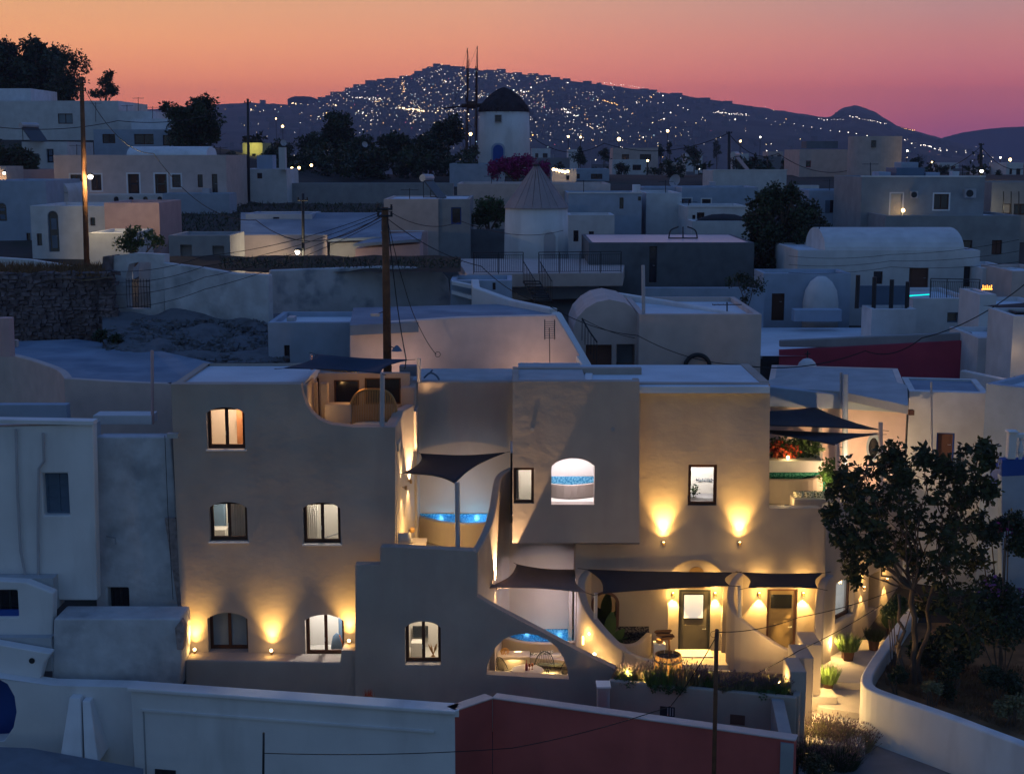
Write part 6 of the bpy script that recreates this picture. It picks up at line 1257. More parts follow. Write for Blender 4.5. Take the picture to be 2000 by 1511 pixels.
fin_wall(gw_, .36, .5, 'garden_wall', 'long curving white garden wall round the big tree, lower right', 'wall', m=white2, bevel=.06)
gs = [(p.x + .1, p.y + .1) for p in gw_] + [(26, 40), (26, 60), (13, 54)]; mb = MB(); mb.prism(gs, .5, 3.45); tag(mb.build('garden_soil', drygrass, None), kind='structure')
l = [G(x, y, 2.3) for x, y in ((1560, 1405), (1700, 1392), (1900, 1445), (2300, 1560), (2300, 1900), (1560, 1900))]; mb = MB(); mb.prism([(p.x, p.y) for p in l], -1, 2.3); tag(mb.build('lane', mat('grey cement lane', (.2, .2, .21), stain=.5, stain_col=(.1, .11, .12), stain_scale=.8), None), kind='structure')
# foreground walls
fz = 4.3
k0, k1, k2, k3 = G(255, 1341, fz), G(888, 1386, fz), G(962, 1361, fz), G(1551, 1443, fz)
t = thing('white_terrace_wall', 'long blue-white wall with a moulded rim across the bottom left', 'wall', (k0.x / 2 + k1.x / 2, 39.5, -3)); F = Face((k0.x, k0.y), (k1.x, k1.y)); mb = MB(); mb.fbox(F, 0, F.len, -3, fz - .12, 0, .5); mb.build('wall', white2, t, bevel=.03); mb = MB(); mb.fbox(F, -.08, F.len + .05, fz - .119, fz, -.09, .55); mb.build('rim', white2, t, bevel=.03); mb = MB(); mb.fbox(F, .3, F.len - .6, fz - .72, fz - .66, -.05, -.001); mb.build('moulding', white2, t)
mb = MB(); mb.fbox(F, .36, .40, -3, fz - .74, -.02, -.001); mb.build('crack_joint', grey, t); a, b, z0, z1 = F.rect(304, 1502, 344, 1540); mb = MB(); mb.fbox(F, a, b, z0, z1, -.03, -.001); mb.build('vent', metal, t)
t = thing('oxblood_wall', 'long dark red wall with a pale rim across the bottom centre', 'wall', (k2.x / 2 + k3.x / 2, 38, -3))
for i, (u, v) in enumerate(((k1, k2), (k2, k3))):
    F = Face((u.x, u.y), (v.x, v.y)); mb = MB(); mb.fbox(F, 0, F.len, -3, fz - .06, .02, .45); mb.build('wall', red, t); mb = MB(); mb.fbox(F, -.02, F.len + .05, fz - .059, fz, -.02, .4); mb.build('rim', beige, t, bevel=.03)
mb = MB(); mb.box(k1.x - .06, k1.x + .12, k1.y - .02, k1.y + .4, fz - .2, fz - .003); mb.build('corner_rim', white2, t)
mb = MB(); F = Face((k3.x, k3.y), (k3.x + .5, k3.y + 5)); mb.fbox(F, 0, F.len, -3, fz - .13, .0, .35); mb.build('side_wall', grey, t)
mb = MB(); p = G(715, 1368, fz)
for _ in range(70): d = Vector((random.gauss(0, .35), random.gauss(0, .2), 1)).normalized(); o_ = Vector((random.gauss(0, .06), .6, -.1)); L_ = random.uniform(.1, .3); n_ = mb.vs([p + o_, p + o_ + Vector((.012, 0, 0)), p + o_ + d * L_]); mb.face(n_, n_ + 1, n_ + 2)
top(mb.build('weed', redfl, None, recalc=False), 'little dry weed sprouting behind the white wall rim', 'weed')
# ================================================================ LEFT NEIGHBOURS
def lhouse(nm, lb, Y, outline, ops, D, m_, par=None, bevel=.05, tops=None):
    F = plane(Y); o3 = F.pts(outline); t = thing(nm, lb, 'house', F.to3(sum(p[0] for p in o3) / len(o3), min(p[1] for p in o3)))
    holes = [opening(t, F, o[0], *o[1:5], **(o[5] if len(o) > 5 else {})) for o in ops]; mb = MB(); mb.slab(F, o3, holes, 0, .45); mb.build('wall', m_, t, bevel=bevel)
    x0 = min(p[0] for p in o3); x1 = max(p[0] for p in o3); zt = max(p[1] for p in o3); mb = MB(); mb.box(x0 + .15, x1 - .15, Y + .5, Y + D, zt - 1.2, zt - .12); mb.build('roof', roofg, t); return t, F, zt
t, F, zt = lhouse('old_house', 'tall old blue-white house with twin drainpipes and a shuttered window at the left edge', 43.8, [(-60, 835), (182, 828), (186, 1000), (190, 1172), (-60, 1172)], [W_(84, 924, 134, 1006, cols=2, rows=3, fm=shut, pm=shut, rec=.3)], 1.3, white2)
for x0, y0, pts, nm in ((31, 840, [(31, 838), (34, 960), (40, 1075), (52, 1135), (98, 1152)], 'drainpipe'), (84, 845, [(84, 845), (86, 900), (76, 915), (74, 1000), (75, 1142)], 'drainpipe')):
    mb = MB(); mb.tube([P(x, y, 43.7) for x, y in pts], .045, 8); mb.build(nm, greyp, t)
mb = MB(); a = P(-60, 826, 43.7); b = P(182, 830, 43.7); mb.hexa([a, b, b + Vector((0, .5, 0)), a + Vector((0, .5, 0)), a + Vector((0, 0, .12)), b + Vector((0, 0, .12)), b + Vector((0, .5, .12)), a + Vector((0, .5, .12))]); mb.build('rim', white2, t)
t, F, zt = lhouse('old_house', 'flaking grey-white house wedged between the drainpipe house and the hotel', 44.6, [(182, 853), (333, 853), (340, 940), (350, 1090), (364, 1215), (190, 1215), (180, 1000)], [W_(211, 1147, 252, 1200, cols=2, fm=metal, rec=.35)], 1.2, oldw)
F = plane(44.55); mb = MB(); mb.slab(F, F.pts([(322, 1010), (344, 1010), (366, 1212), (352, 1212), (340, 1130)]), [], -.08, .05); mb.build('rough_flank', stonep, t, bevel=.03)
F = plane(42.6); mb = MB(); mb.slab(F, F.pts([(105, 1208), (352, 1208), (355, 1230), (354, 1290), (352, 1345), (100, 1345)]), [], 0, 1.3); t = mb.build('buttress_wall', oldw, None, bevel=.06); top(t, 'broad whitewashed buttress wall under the grey-white house', 'wall'); F = plane(42.5); mb = MB(); mb.slab(F, F.pts([(342, 1225), (354, 1210), (362, 1225), (358, 1268), (346, 1268)]), [], -.05, .3); o = mb.build('stone_patch', stonep, t, bevel=.03)
t, F, zt = lhouse('low_extension', 'low protruding white room with one dark window at the far left', 42.8, [(-60, 1131), (52, 1137), (104, 1158), (102, 1278), (-60, 1250)], [W_(-8, 1152, 35, 1204, cols=2, fm=metal, rec=.3)], 1.5, white2)
t, F, zt = lhouse('white_bulge', 'white lower wall with a small round vent under the far left room', 42.0, [(-60, 1248), (100, 1276), (86, 1296), (74, 1340), (-60, 1315)], [], 1.5, white2)
p = P(62, 1290, 41.98); mb = MB(); mb.tube([p, p + Vector((0, .05, 0))], .09, 14); mb.build('round_vent', metal, t)
F = plane(41.6); mb = MB(); arc = F.pts([(-70, 1450), (8, 1446), (26, 1420), (32, 1390), (28, 1360), (14, 1335), (-10, 1322), (-70, 1318)]); mb.slab(F, F.pts([(-80, 1312), (100, 1338), (262, 1342), (262, 1560), (-80, 1560)]), [arc], 0, .6); o = mb.build('arched_wall', white2, None, bevel=.05); top(o, 'sloping white wall with a deep blue arched opening at the bottom left', 'wall')
mb = MB(); a = P(-80, 1350, 43); mb.box(a.x, a.x + 2.5, 42.9, 43, 1, 6); o2 = mb.build('arch_door', cobalt, o)
for i, (x0, x1, y0, xb0, xb1, lb) in enumerate(((135, 157, 1362, 115, 160, 'tall tapering white buttress at the bottom left'), (160, 176, 1368, 165, 192, 'narrow shadowed buttress right of the tall tapering one'))):
    Y = 41.3; a, b, c_, d = P(x0, y0, Y), P(x1, y0, Y), P(xb1, 1492, Y - .9), P(xb0, 1492, Y - .9); mb = MB(); mb.hexa([d, c_, c_ + Vector((0, 1.4, 0)), d + Vector((0, 1.4, 0)), a, b, b + Vector((0, .4, 0)), a + Vector((0, .4, 0))]); top(mb.build('buttress', white2, None, bevel=.04), lb, 'buttress')
l = [P(-80, 1455, 40.6), P(60, 1460, 40.6), P(280, 1500, 40.2), P(280, 1560, 38), P(-80, 1560, 38)]; mb = MB(); mb.v = []; mb.poly([(p.x, p.y, p.z) for p in l]); tag(mb.build('yard_floor', yardm, None, recalc=False), kind='structure')
mb = MB(); p = P(338, 850, 43.5); mb.rbox(p, .35, .2, .14); top(mb.build('roof_spotlight', steel), 'pair of tiny lamps on the roof corner left of the hotel', 'lamp')
mb = MB(); mb.tube([P(208, 1047, 44.5), P(225, 1050, 44.4), P(226, 1062, 44.3)], .03, 6); top(mb.build('spout', grey), 'bent pipe spout on the flaking grey-white house', 'spout')
wr('thin wire down the flank of the flaking house', [(322, 850, 44.4), (328, 1000, 44.4), (338, 1170, 44.2)], 0, .01)
# ================================================================ SAILS AND POSTS
sail('charcoal shade sail over the upper roof terrace with the rattan chair', [P(617, 692, 47.0), P(795, 703, 47.5), P(742, 729, 44.3), P(556, 719, 44.6)], k=.16, sag=.25, m=mat('blue-black shade cloth', (.03, .05, .085), rough=.9, bump=.1, bscale=200))
sail('dark shade sail stretched over the upper plunge pool', [P(822, 886, 48.3), P(985, 884, 48.3), P(888, 943, 43.9), P(788, 924, 45.3)], k=.2, sag=.1)
sail('grey-brown shade sail over the courtyard pool, left of the entrance', [P(1010, 1102, 47.6), P(1132, 1112, 47.4), P(1145, 1157, 44.9), P(948, 1148, 44.5)], k=.2, sag=.1, m=mat('lamplit brown shade cloth', (.24, .19, .17), rough=.9, bump=.1, bscale=200))  # lamplight on this sail is put into its paler brown cloth
sail('wide black shade sail above the entrance door', [P(1148, 1112, 46.3), P(1430, 1118, 46.3), P(1424, 1143, 45.0), P(1178, 1158, 44.9)], k=.09, sag=.12)
sail('small brown-black shade sail above the second door at right', [P(1450, 1118, 46.3), P(1606, 1119, 46.3), P(1596, 1148, 45.1), P(1462, 1147, 45.0)], k=.13, sag=.1)
sail('upper of the two dark shade sails over the green pool terrace', [P(1440, 806, 51.0), P(1592, 796, 51.2), P(1716, 839, 48.6), P(1440, 830, 48.0)], k=.1, sag=.1)
sail('lower of the two dark shade sails over the green pool terrace', [P(1440, 838, 49.6), P(1712, 848, 48.4), P(1630, 869, 46.9), P(1440, 835, 48.2)], k=.12, sag=.1)
def post(lb, x0, y0, x1, y1, Y, r=.055, m_=None):
    mb = MB(); mb.tube([P(x0, y1, Y), P(x1, y0, Y)], r, 12); p = P(x1, y0, Y); return top(mb.build('sail_post', m_ or greyp, None), lb, 'post', 'steel posts of the shade sails')
post('blue-grey steel post of the roof terrace sail in front of the rattan chair', 746, 728, 747, 834, 44.25, .075)
post('tall steel post of the upper pool sail standing on the parapet', 894, 942, 893, 1074, 43.5, .075)
post('steel post carrying the black entrance sail at its left corner, by the mirror', 1163, 1158, 1164, 1208, 44.9, .06)
post('steel post between the black and the small brown-black sails', 1445, 1143, 1444, 1204, 45.0, .06)
post('steel post at the front corner of the green pool terrace', 1637, 868, 1635, 985, 46.8, .07, beige)
post('tall steel post holding the far tip of the two terrace sails', 1721, 825, 1720, 990, 48.3, .075, beige)
post('steel post at the rear peak of the upper terrace sail', 1602, 789, 1602, 900, 51.3, .08)
post('short post of the roof sail at its left rear corner', 609, 692, 608, 722, 47.2, .05, pink)
post('short post of the roof sail at its right rear corner', 818, 700, 818, 745, 48.2, .07)
mb = MB(); a = P(800, 729, 48.6); mb.box(a.x - .35, a.x + .35, 48.6, 49.0, a.z - .1, a.z + .25); top(mb.build('roof_box', shut), 'blue equipment box on the roof beside the terrace sail', 'box')
t = thing('roof_valve', 'tangled dark pipes and valve on the roof right of the blue equipment box', 'pipework', P(845, 742, 48.9)); mb = MB(); mb.tube(smooth_path([P(828, 738, 48.9), P(840, 728, 48.9), P(852, 733, 48.9), P(858, 742, 48.9)], 4), .035, 6); mb.tube([P(838, 730, 48.9), P(845, 722, 48.9)], .03, 6); mb.build('pipes', shut, t)
# ================================================================ LAMPS
def up_lamp(lb, x, y, F, off=.13, e=30, down=0, spot=75, group=None, globe=False, d0=0, r=.045, col=(1, .56, .14), zt=0, fill=0):
    s, z = F.loc(x, y, d0); p = F.to3(s, z, d0 - off); t = thing('wall_lamp', lb, 'wall lamp', p - Vector((0, 0, .08)), group)
    mb = MB(); mb.tube([F.to3(s, z, d0 - .001), p], .018, 6) if not globe else mb.tube([p + Vector((0, 0, -.16)), p + Vector((0, 0, -.03))], .035, 8)
    mb.lathe(p, [(r, -.07), (r, .05)] if not globe else [(r * .8, -.09), (r, -.05)], 14); mb.build('housing', brass, t)
    mb = MB()
    if globe: mb.ball(p + Vector((0, -.02, 0)), .05, 10, 8)
    else:
        mb.lathe(p, [(r * .8, .052), (r * .8, .056)], 12)
        if down: mb.lathe(p, [(r * .8, -.076), (r * .8, -.072)], 12)
    mb.build('bulb', lamp_e, t)
    lamp('SPOT', p + Vector((0, 0, .07)), e * .09, col, .05, 125, 1.0, tuple(F.n.to_3d() * .1 + Vector((0, 0, 1))))
    lamp('SPOT', p + Vector((0, 0, .07)), e * .75, col, .05, spot, 1.0, tuple(F.n.to_3d() * zt + Vector((0, 0, 1))))
    if fill: lamp('POINT', p + Vector((F.n.x, F.n.y, 0)) * -.22 + Vector((0, 0, .05)), fill, col, .06)
    if down: lamp('SPOT', p + Vector((0, 0, -.09)), e * down, col, .03, spot, .3, (0, 0, -1))
    return t
G1 = 'globe uplights on the ledge'
up_lamp('globe uplight at the far left end of the ledge, left of the blind window', 383, 1263, FA, .2, 720, group=G1, globe=True, spot=78, fill=5)
up_lamp('globe uplight on the ledge between the blind window and the white-lit one', 532, 1265, FA, .2, 720, group=G1, globe=True, spot=78, fill=5)
up_lamp('globe uplight in the corner right of the white-lit window', 683, 1246, FA, .2, 720, group=G1, globe=True, spot=78, fill=5)
G2 = 'uplights on the entrance facade'
up_lamp('small brass uplight high on the facade left of the lettered window', 1295, 1058, FD, .2, 1900, group=G2, spot=72, fill=7)
up_lamp('small brass uplight high on the facade right of the lettered window', 1443, 1058, FD, .2, 1600, group=G2, spot=72, fill=7)
G3 = 'up-and-down lamps by the doors'
FN = plane(YD + .22)
up_lamp('up-and-down lamp left of the dark entrance door', 1314, 1158, FN, .12, 260, 1.5, 78, G3, fill=34)
up_lamp('up-and-down lamp right of the dark entrance door', 1396, 1158, FN, .12, 260, 1.5, 78, G3, fill=34)
up_lamp('up-and-down lamp left of the wooden second door', 1482, 1158, FD, .12, 260, 1.5, 78, G3, fill=34)
up_lamp('up-and-down lamp right of the wooden second door', 1568, 1158, FD, .12, 260, 1.5, 78, G3, fill=34)
up_lamp('up-and-down lamp on the side facade above the potted plants, nearer one', 1682, 1147, FX, .12, 200, 1, 56, G3, fill=12)
up_lamp('up-and-down lamp on the side facade above the potted plants, farther one', 1727, 1131, FX, .12, 200, 1, 56, G3, fill=12)
# long beams on the terrace side wall
Fs = Face((E1[2].x + .22, E1[2].y + .4), (E1[0].x + .22, E1[0].y))
G4 = 'beam lamps on the terrace side wall'
for i, (x, y, Y, lb) in enumerate(((791, 952, 45.3, 'slim beam lamp on the terrace side wall, the lower nearer one'), (801, 940, 46.4, 'slim beam lamp on the terrace side wall, the upper farther one'))):
    p = P(x, y, Y); t = thing('wall_lamp', lb, 'wall lamp', p, G4); mb = MB(); mb.tube([p + Vector((.03, 0, -.06)), p + Vector((.03, 0, .06))], .045, 10); mb.tube([p + Vector((-.1, .05, 0)), p], .015, 5); mb.build('housing', brass, t)
    lamp('SPOT', p + Vector((.05, 0, .09)), 200, (1, .66, .32), .03, 70, .6, (-.06, .02, 1)); lamp('SPOT', p + Vector((.05, 0, -.09)), 160, (1, .62, .26), .03, 60, .6, (-.06, 0, -1)); 
lamp('POINT', P(812, 1035, 45.4), 34, (1, .6, .18), .08); lamp('POINT', P(880, 1050, 44.9), 110, (1, .6, .18), .12)  # warm fills added to the pool terrace, without fixtures of their own
# wide light thrown from the terrace lamps on the walls to the right
for x_ in (806, 816): lamp('SPOT', P(x_, 946, 46.6), 700, (1, .6, .28), .04, 66, .2, (.06, .04, 1))
G5 = 'beam lamps on the courtyard wall'
for i, (x, y, Y, lb) in enumerate(((971, 1146, 45.5, 'small upward beam lamp under the left tip of the grey-brown sail'), (978, 1188, 44.9, 'small beam lamp low on the partition wall by the courtyard pool'))):
    p = P(x, y, Y); t = thing('wall_lamp', lb, 'wall lamp', p, G5); mb = MB(); mb.tube([p + Vector((0, 0, -.06)), p + Vector((0, 0, .06))], .045, 10); mb.build('housing', brass, t); lamp('SPOT', p + Vector((.04, -.04, .08)), 4200 if i == 0 else 300, (1, .6, .28), .03, 52, .15, (0, 0, 1)); lamp('SPOT', p + Vector((.04, -.04, -.08)), 60, (1, .62, .27), .03, 75, .6, (-.1, .05, -1))
G6 = 'round step lights on the curved wall'
F2a, F2b = F2[9], F2[-1]
for i, (x, y, Y, lb) in enumerate(((1152, 1237, 44.95, 'upper round step light on the curved wall by the courtyard pool'), (1161, 1277, 44.45, 'lower round step light on the curved wall, touching the sloping top'), (1191, 1297, 44.05, 'lowest tiny step light on the curved wall'))):
    p = P(x, y, Y); mb = MB(); mb.ball(p, .055 if i < 2 else .025, 10, 8); top(mb.build('step_light', lamp_e), lb, 'step light', G6); lamp('POINT', p + Vector((-.22, -.1, 0)), 20 if i < 2 else 8, (1, .6, .18), .05)
p = P(1139, 1250, 45.2); mb = MB(); mb.rbox(p, .06, .05, .28); top(mb.build('strip_light', strip_e), 'short upright strip light beside the round step lights', 'strip light'); lamp('POINT', p + Vector((-.15, -.1, .05)), 6, (1, .6, .18), .05)
lamp('POINT', P(1085, 1180, 46.4), 60, (.9, .82, 1), .15); lamp('POINT', P(1500, 1255, 43.9) + Vector((0, -.1, .1)), 45, (1, .6, .2), .08); lamp('POINT', P(1240, 1262, 45.2), 30, (1, .6, .2), .08)  # bare fills added round the courtyard pool and by the doors
lamp('POINT', P(900, 965, 47.4), 24, (.55, .7, 1), .2)
# ================================================================ COURTYARD FURNITURE
def wire_chair(lb, c, rz, s=1.0):
    t = thing('wire_chair', lb, 'chair', c, 'black wire chairs in the courtyard'); M = Matrix.Translation(c) @ Matrix.Rotation(rz, 4, 'Z') @ Matrix.Scale(s, 4)
    mb = MB(); mb.tube([M @ Vector((.24 * cos(a), .24 * sin(a), .42)) for a in np.linspace(0, 2 * pi, 17)], .012, 5, False)
    for k in range(-3, 4): mb.tube([M @ Vector((k * .06, -.22, .42)), M @ Vector((k * .06, .22, .42))], .006, 4)
    mb.build('seat', metal, t, recalc=False)
    arc = [M @ Vector((.33 * cos(a), .1 + .2 * abs(sin(a)), .42 + .48 * sin(a))) for a in np.linspace(0, pi, 15)]; mb = MB(); mb.tube(arc, .015, 6)
    for k in range(1, 14, 1): a = pi * k / 14; mb.tube([M @ Vector((.16 * cos(a), .16, .42)), M @ Vector((.33 * cos(a), .1 + .2 * sin(a), .42 + .48 * sin(a)))], .007, 4)
    mb.build('backrest', metal, t, recalc=False)
    for a in (.8, 2.35, 3.95, 5.5): mb = MB(); mb.tube([M @ Vector((.16 * cos(a), .16 * sin(a), .42)), M @ Vector((.26 * cos(a), .26 * sin(a), 0))], .011, 5); mb.build('leg', metal, t)
    return t
wire_chair('black wire shell chair left of the round courtyard table', Vector((P(988, 1300, 44.6).x, 44.6, 2.9)), 1.1)
wire_chair('black wire chair behind the round table before the cushions', Vector((P(1062, 1290, 45.0).x, 45.0, 2.9)), -.2)
wire_chair('black wire chair right of the round table at the arch edge', Vector((P(1092, 1300, 44.3).x, 44.3, 2.9)), -1.3)
tc_ = P(1030, 1307, 44.1); zt_ = tc_.z
t = thing('round_table', 'round grey table in the courtyard seen through the big arch', 'table', (tc_.x, 44.1, 2.9)); mb = MB(); mb.lathe((tc_.x, 44.1, zt_), [(.5, -.04), (.52, -.01), (.5, 0)], 32); mb.build('table_top', pave, t); mb = MB(); mb.lathe((tc_.x, 44.1, 2.9), [(.25, 0), (.22, .03), (.035, .06), (.035, zt_ - 2.95)], 16); mb.build('leg', metal, t)
def bottle(lb, c, h=.3, m_=None, r=.04):
    mb = MB(); mb.lathe(c, [(r, 0), (r, h * .55), (r * .35, h * .72), (r * .33, h), (0.001, h)], 14); return top(mb.build('wine_bottle', m_ or red, None, smooth=True), lb, 'bottle')
bottle('dark red wine bottle on the round courtyard table', (tc_.x - .03, 44.05, zt_), .34)
for i, dx in enumerate((.07, .16)):
    mb = MB(); c = (tc_.x + dx, 44.1 + .05 * i, zt_); mb.lathe(c, [(.035, 0), (.006, .01), (.006, .09), (.04, .12), (.042, .17), (.032, .2)], 12); top(mb.build('wine_glass', mat('orange drink glass', (.6, .18, .05), rough=.1, bump=0, var=0), None, smooth=True), ('left' if i == 0 else 'right') + ' glass of orange drink beside the wine bottle', 'glass', 'drink glasses')
def cushion(lb, c, w, h, m_, rz=0, tilt=-.25, group=None, th=.16):
    mb = MB(); M = Matrix.Translation(c) @ Matrix.Rotation(rz, 4, 'Z') @ Matrix.Rotation(tilt, 4, 'X'); n = 8; rings = []
    for s_ in (-1, 1):
        g = []
        for j in range(n + 1):
            for i in range(n + 1):
                u, v = i / n * 2 - 1, j / n * 2 - 1; b = (1 - u ** 4) * (1 - v ** 4); g.append(M @ Vector((u * w / 2 * (1 - .06 * (1 - abs(v))), s_ * th / 2 * (b ** .5), v * h / 2 * (1 - .06 * (1 - abs(u))))))
        o = mb.vs(g)
        for j in range(n):
            for i in range(n): a = o + j * (n + 1) + i; mb.face(a, a + 1, a + n + 2, a + n + 1)
    return top(mb.build('cushion', m_, None, smooth=True), lb, 'cushion', group)
cushion('leaf-patterned cushion at the left of the courtyard bench', P(1048, 1284, 46.3), .44, .36, cushp, group='bench cushions'); cushion('leaf-patterned cushion in the middle of the courtyard bench', P(1068, 1280, 46.4), .44, .36, cushp, group='bench cushions')
cushion('plain cream cushion at the right of the courtyard bench', P(1084, 1286, 46.1), .46, .30, linen, group='bench cushions'); cushion('flat pale green seat pad on the courtyard bench', P(1075, 1297, 45.8), .9, .12, mat('sage cloth', (.28, .32, .26)), tilt=0)
t = thing('driftwood_ornament', 'knotted driftwood ornament on the courtyard shelf at left', 'ornament', P(986, 1279, 45.95)); p = P(986, 1273, 45.95); mb = MB()
for k in range(9): a = random.uniform(0, 6.3); mb.tube(smooth_path([p + Vector((.1 * cos(a), .05 * sin(a), -.1)), p + Vector((.14 * cos(a + .8), .07, .03)), p + Vector((.05 * cos(a + 2), .02, .14))], 3), .016, 5)
mb.build('branches', wicker, t, recalc=False)
mb = MB(); p = P(805, 1035, 46.3); mb.lathe(p, [(.06, -.08), (.09, -.02), (.085, .06), (.05, .09)], 14); top(mb.build('lantern', wicker, None, smooth=True), 'small round wicker lantern on the upper terrace bench', 'lantern')
cushion('crumpled white beanbag cushion at the parapet of the upper pool terrace', P(788, 1052, 44.6), .55, .42, linen, rz=.3, tilt=-.9, th=.3)
# rattan peacock chair on the roof terrace
c = Vector((P(727, 810, 45.6).x, 45.6, tz1)); t = thing('rattan_chair', 'wide round-backed rattan lounge chair on the roof terrace', 'chair', c); top_z = P(727, 762, 45.9).z - tz1
mb = MB(); W2 = .78
for k in range(30):
    u = -1 + 2 * k / 29; hh = top_z * (.42 + .58 * max(0, 1 - abs(u) ** 3.4) ** .5); x = c.x + u * W2
    mb.tube([Vector((x * 1, 45.75 + .25 * (1 - abs(u)), tz1 + .25)), Vector((x, 45.95 + .12 * (1 - u * u), tz1 + hh))], .02, 5)
rimp = [Vector((c.x + u * W2, 45.95 + .12 * (1 - u * u), tz1 + top_z * (.42 + .58 * max(0, 1 - abs(u) ** 3.4) ** .5))) for u in np.linspace(-1, 1, 25)]
mb.tube([Vector((c.x - W2, 45.7, tz1 + .1))] + rimp + [Vector((c.x + W2, 45.7, tz1 + .1))], .04, 8); mb.build('backrest', wicker, t, recalc=False)
mb = MB(); mb.lathe((c.x, 45.45, tz1 + .28), [(.74, -.2), (.78, -.1), (.76, 0), (.5, .03), (.01, .04)], 28, sx=1, sy=.6); mb.build('seat', wicker, t, smooth=True); mb = MB(); mb.lathe((c.x, 45.45, tz1 + .34), [(.6, 0), (.66, .08), (.55, .14), (.01, .15)], 24, sx=1, sy=.55); mb.build('seat_cushion', linen, t, smooth=True)
mb = MB()
for k in range(260): a = random.uniform(pi, 2 * pi); p = Vector((c.x + .78 * cos(a), 45.45 + .45 * sin(a), tz1 + random.uniform(.05, .3))); n_ = mb.vs([p, p + Vector((.03, 0, 0)), p + Vector((random.gauss(0, .05), -.04, -.16))]); mb.face(n_, n_ + 1, n_ + 2)
mb.build('fringe', linen, t, recalc=False)
# interiors
def txt(s, size, loc, m_, lb, cat='lettering', rx=pi / 2):
    cu = bpy.data.curves.new('lettering', 'FONT'); cu.body = s; cu.size = size; cu.extrude = .008; cu.materials.append(m_); o0_ = bpy.data.objects.new('lettering', cu); me = bpy.data.meshes.new_from_object(o0_); bpy.data.objects.remove(o0_); o = bpy.data.objects.new('lettering', me); COL.objects.link(o); o.location = loc; o.rotation_euler = (rx, 0, 0); return tag(o, lb, cat)
lz = P(1372, 946, YD + 1.8).z; txt('MaNVaNNa', .17, (P(1359, 945, YD + 1.8).x, YD + 1.84, lz + .10), shut, 'dark blue word lettering on the wall inside the right upper window')
mb = MB(); a, b, z0, z1 = NH; mb.box(a - .3, b + .3, YD + 1.2, YD + 1.87, z0 - .3, P(1372, 968, YD + 1.5).z); top(mb.build('counter', greyp), 'pale counter under the lettering inside the right upper window', 'counter')
leafmb = MB(); leaf_cloud(leafmb, P(1356, 957, YD + 1.2), .16, 120, .09, (1, 1, 1.4)); top(leafmb.build('house_plant', leafd, None, recalc=False), 'small dark plant on the counter left of the lettering', 'plant')
a, b, z0, z1 = NA; mb = MB(); zc = P(1119, 941, YE + 2.2).z; ring = smooth_path([Vector((a - .28, YE + 2.2, zc)), Vector(((a + b) / 2, YE + 1.75, zc)), Vector((b + .28, YE + 2.2, zc))], 5)
t = thing('plunge_pool', 'white plunge pool with a blue mosaic band seen through the arched bay opening', 'pool', ((a + b) / 2, YE + 2.1, z0 - .2)); fin_wall(ring, .1, z0 - .24, 'tub_wall', m=sand, parent=t, bevel=.02)
mb = MB(); mb.box(a - .29, b + .29, YE + 2.3, YE + 2.4, zc - .2, zc + .16); mb.build('mosaic', mos_b, t)
def curtain(lb, x0, x1, y0, y1, Y, m_, n=7):
    a = P(x0, y0, Y); b = P(x1, y1, Y); mb = MB(); N_ = n * 4; i0 = mb.vs([(a.x + (b.x - a.x) * k / N_, Y + .05 * sin(k * pi / 2 + .4), z) for z in (b.z, a.z) for k in range(N_ + 1)])
    for k in range(N_): mb.face(i0 + k, i0 + k + 1, i0 + N_ + 2 + k, i0 + N_ + 1 + k)
    return top(mb.build('curtain', m_, None, smooth=True, recalc=False), lb, 'curtain')
oc = mat('orange-tan curtain', (.55, .30, .16), bump=.05); wc = mat('sheer white curtain', (.75, .72, .68), bump=.05)
curtain('tan curtain inside the top left arched window', 461, 480, 796, 885, YA + 1.9, oc); curtain('sheer white curtain at the right of the middle left window', 448, 486, 980, 1066, YA + .9, wc)
curtain('sheer curtain at the left of the middle right window', 600, 622, 985, 1068, YA + 1.9, wc, 5)
box_on('wardrobe', 'dark blue wardrobe seen through the middle left window', 'wardrobe', 416, 986, 438, 1032, YA + 2.0, .3, shut); t = box_on('bed', 'white bed corner seen through the middle left window', 'bed', 412, 1034, 440, 1060, YA + 1.5, .5, room_w)
mb = MB(); mb.tube([P(634, 1050, YA + 1.8), P(664, 1040, YA + 1.8)], .03, 6); top(mb.build('hand_rail', greyp), 'stair rail seen through the middle right window', 'rail')
t = thing('armchair', 'curved dark armchair with an orange edge inside the white-lit window', 'chair', P(660, 1270, YA + 1.2)); p = P(658, 1255, YA + 1.2); mb = MB(); mb.lathe(p + Vector((0, 0, -.2)), [(.17, -.2), (.2, .05), (.17, .25), (.12, .45), (.02, .55)], 16, sy=.5); mb.build('backrest', shut, t, smooth=True); mb = MB(); mb.tube([p + Vector((.1, -.08, .3)), p + Vector((.2, -.08, 0)), p + Vector((.2, -.08, -.2))], .02, 6); mb.build('piping', mat('orange cloth', (.6, .15, .03)), t)
box_on('shelf_unit', 'dark slatted shelf at the right inside the white-lit window', 'shelf', 662, 1206, 676, 1275, YA + 1.9, .3, shut)
box_on('fridge', 'white cabinet seen through the window above the base wall', 'cabinet', 803, 1255, 826, 1300, YB + 1.6, .4, room_w); box_on('tv', 'dark screen on the wall inside the window above the base wall', 'screen', 806, 1222, 836, 1245, YB + 2.6, .05, dglass)
mb = MB(); p = P(846, 1278, YB + 1.0)
for k in range(7): d = Vector((random.uniform(-.5, .5), .1, 1)).normalized(); mb.tube([p, p + d * .2, p + d * .38], [.006, .03, .004], 5)
mb.lathe(p, [(.07, -.16), (.09, -.08), (.03, .0)], 10); top(mb.build('pampas_vase', wicker), 'vase of pampas grass inside the window above the base wall', 'vase')
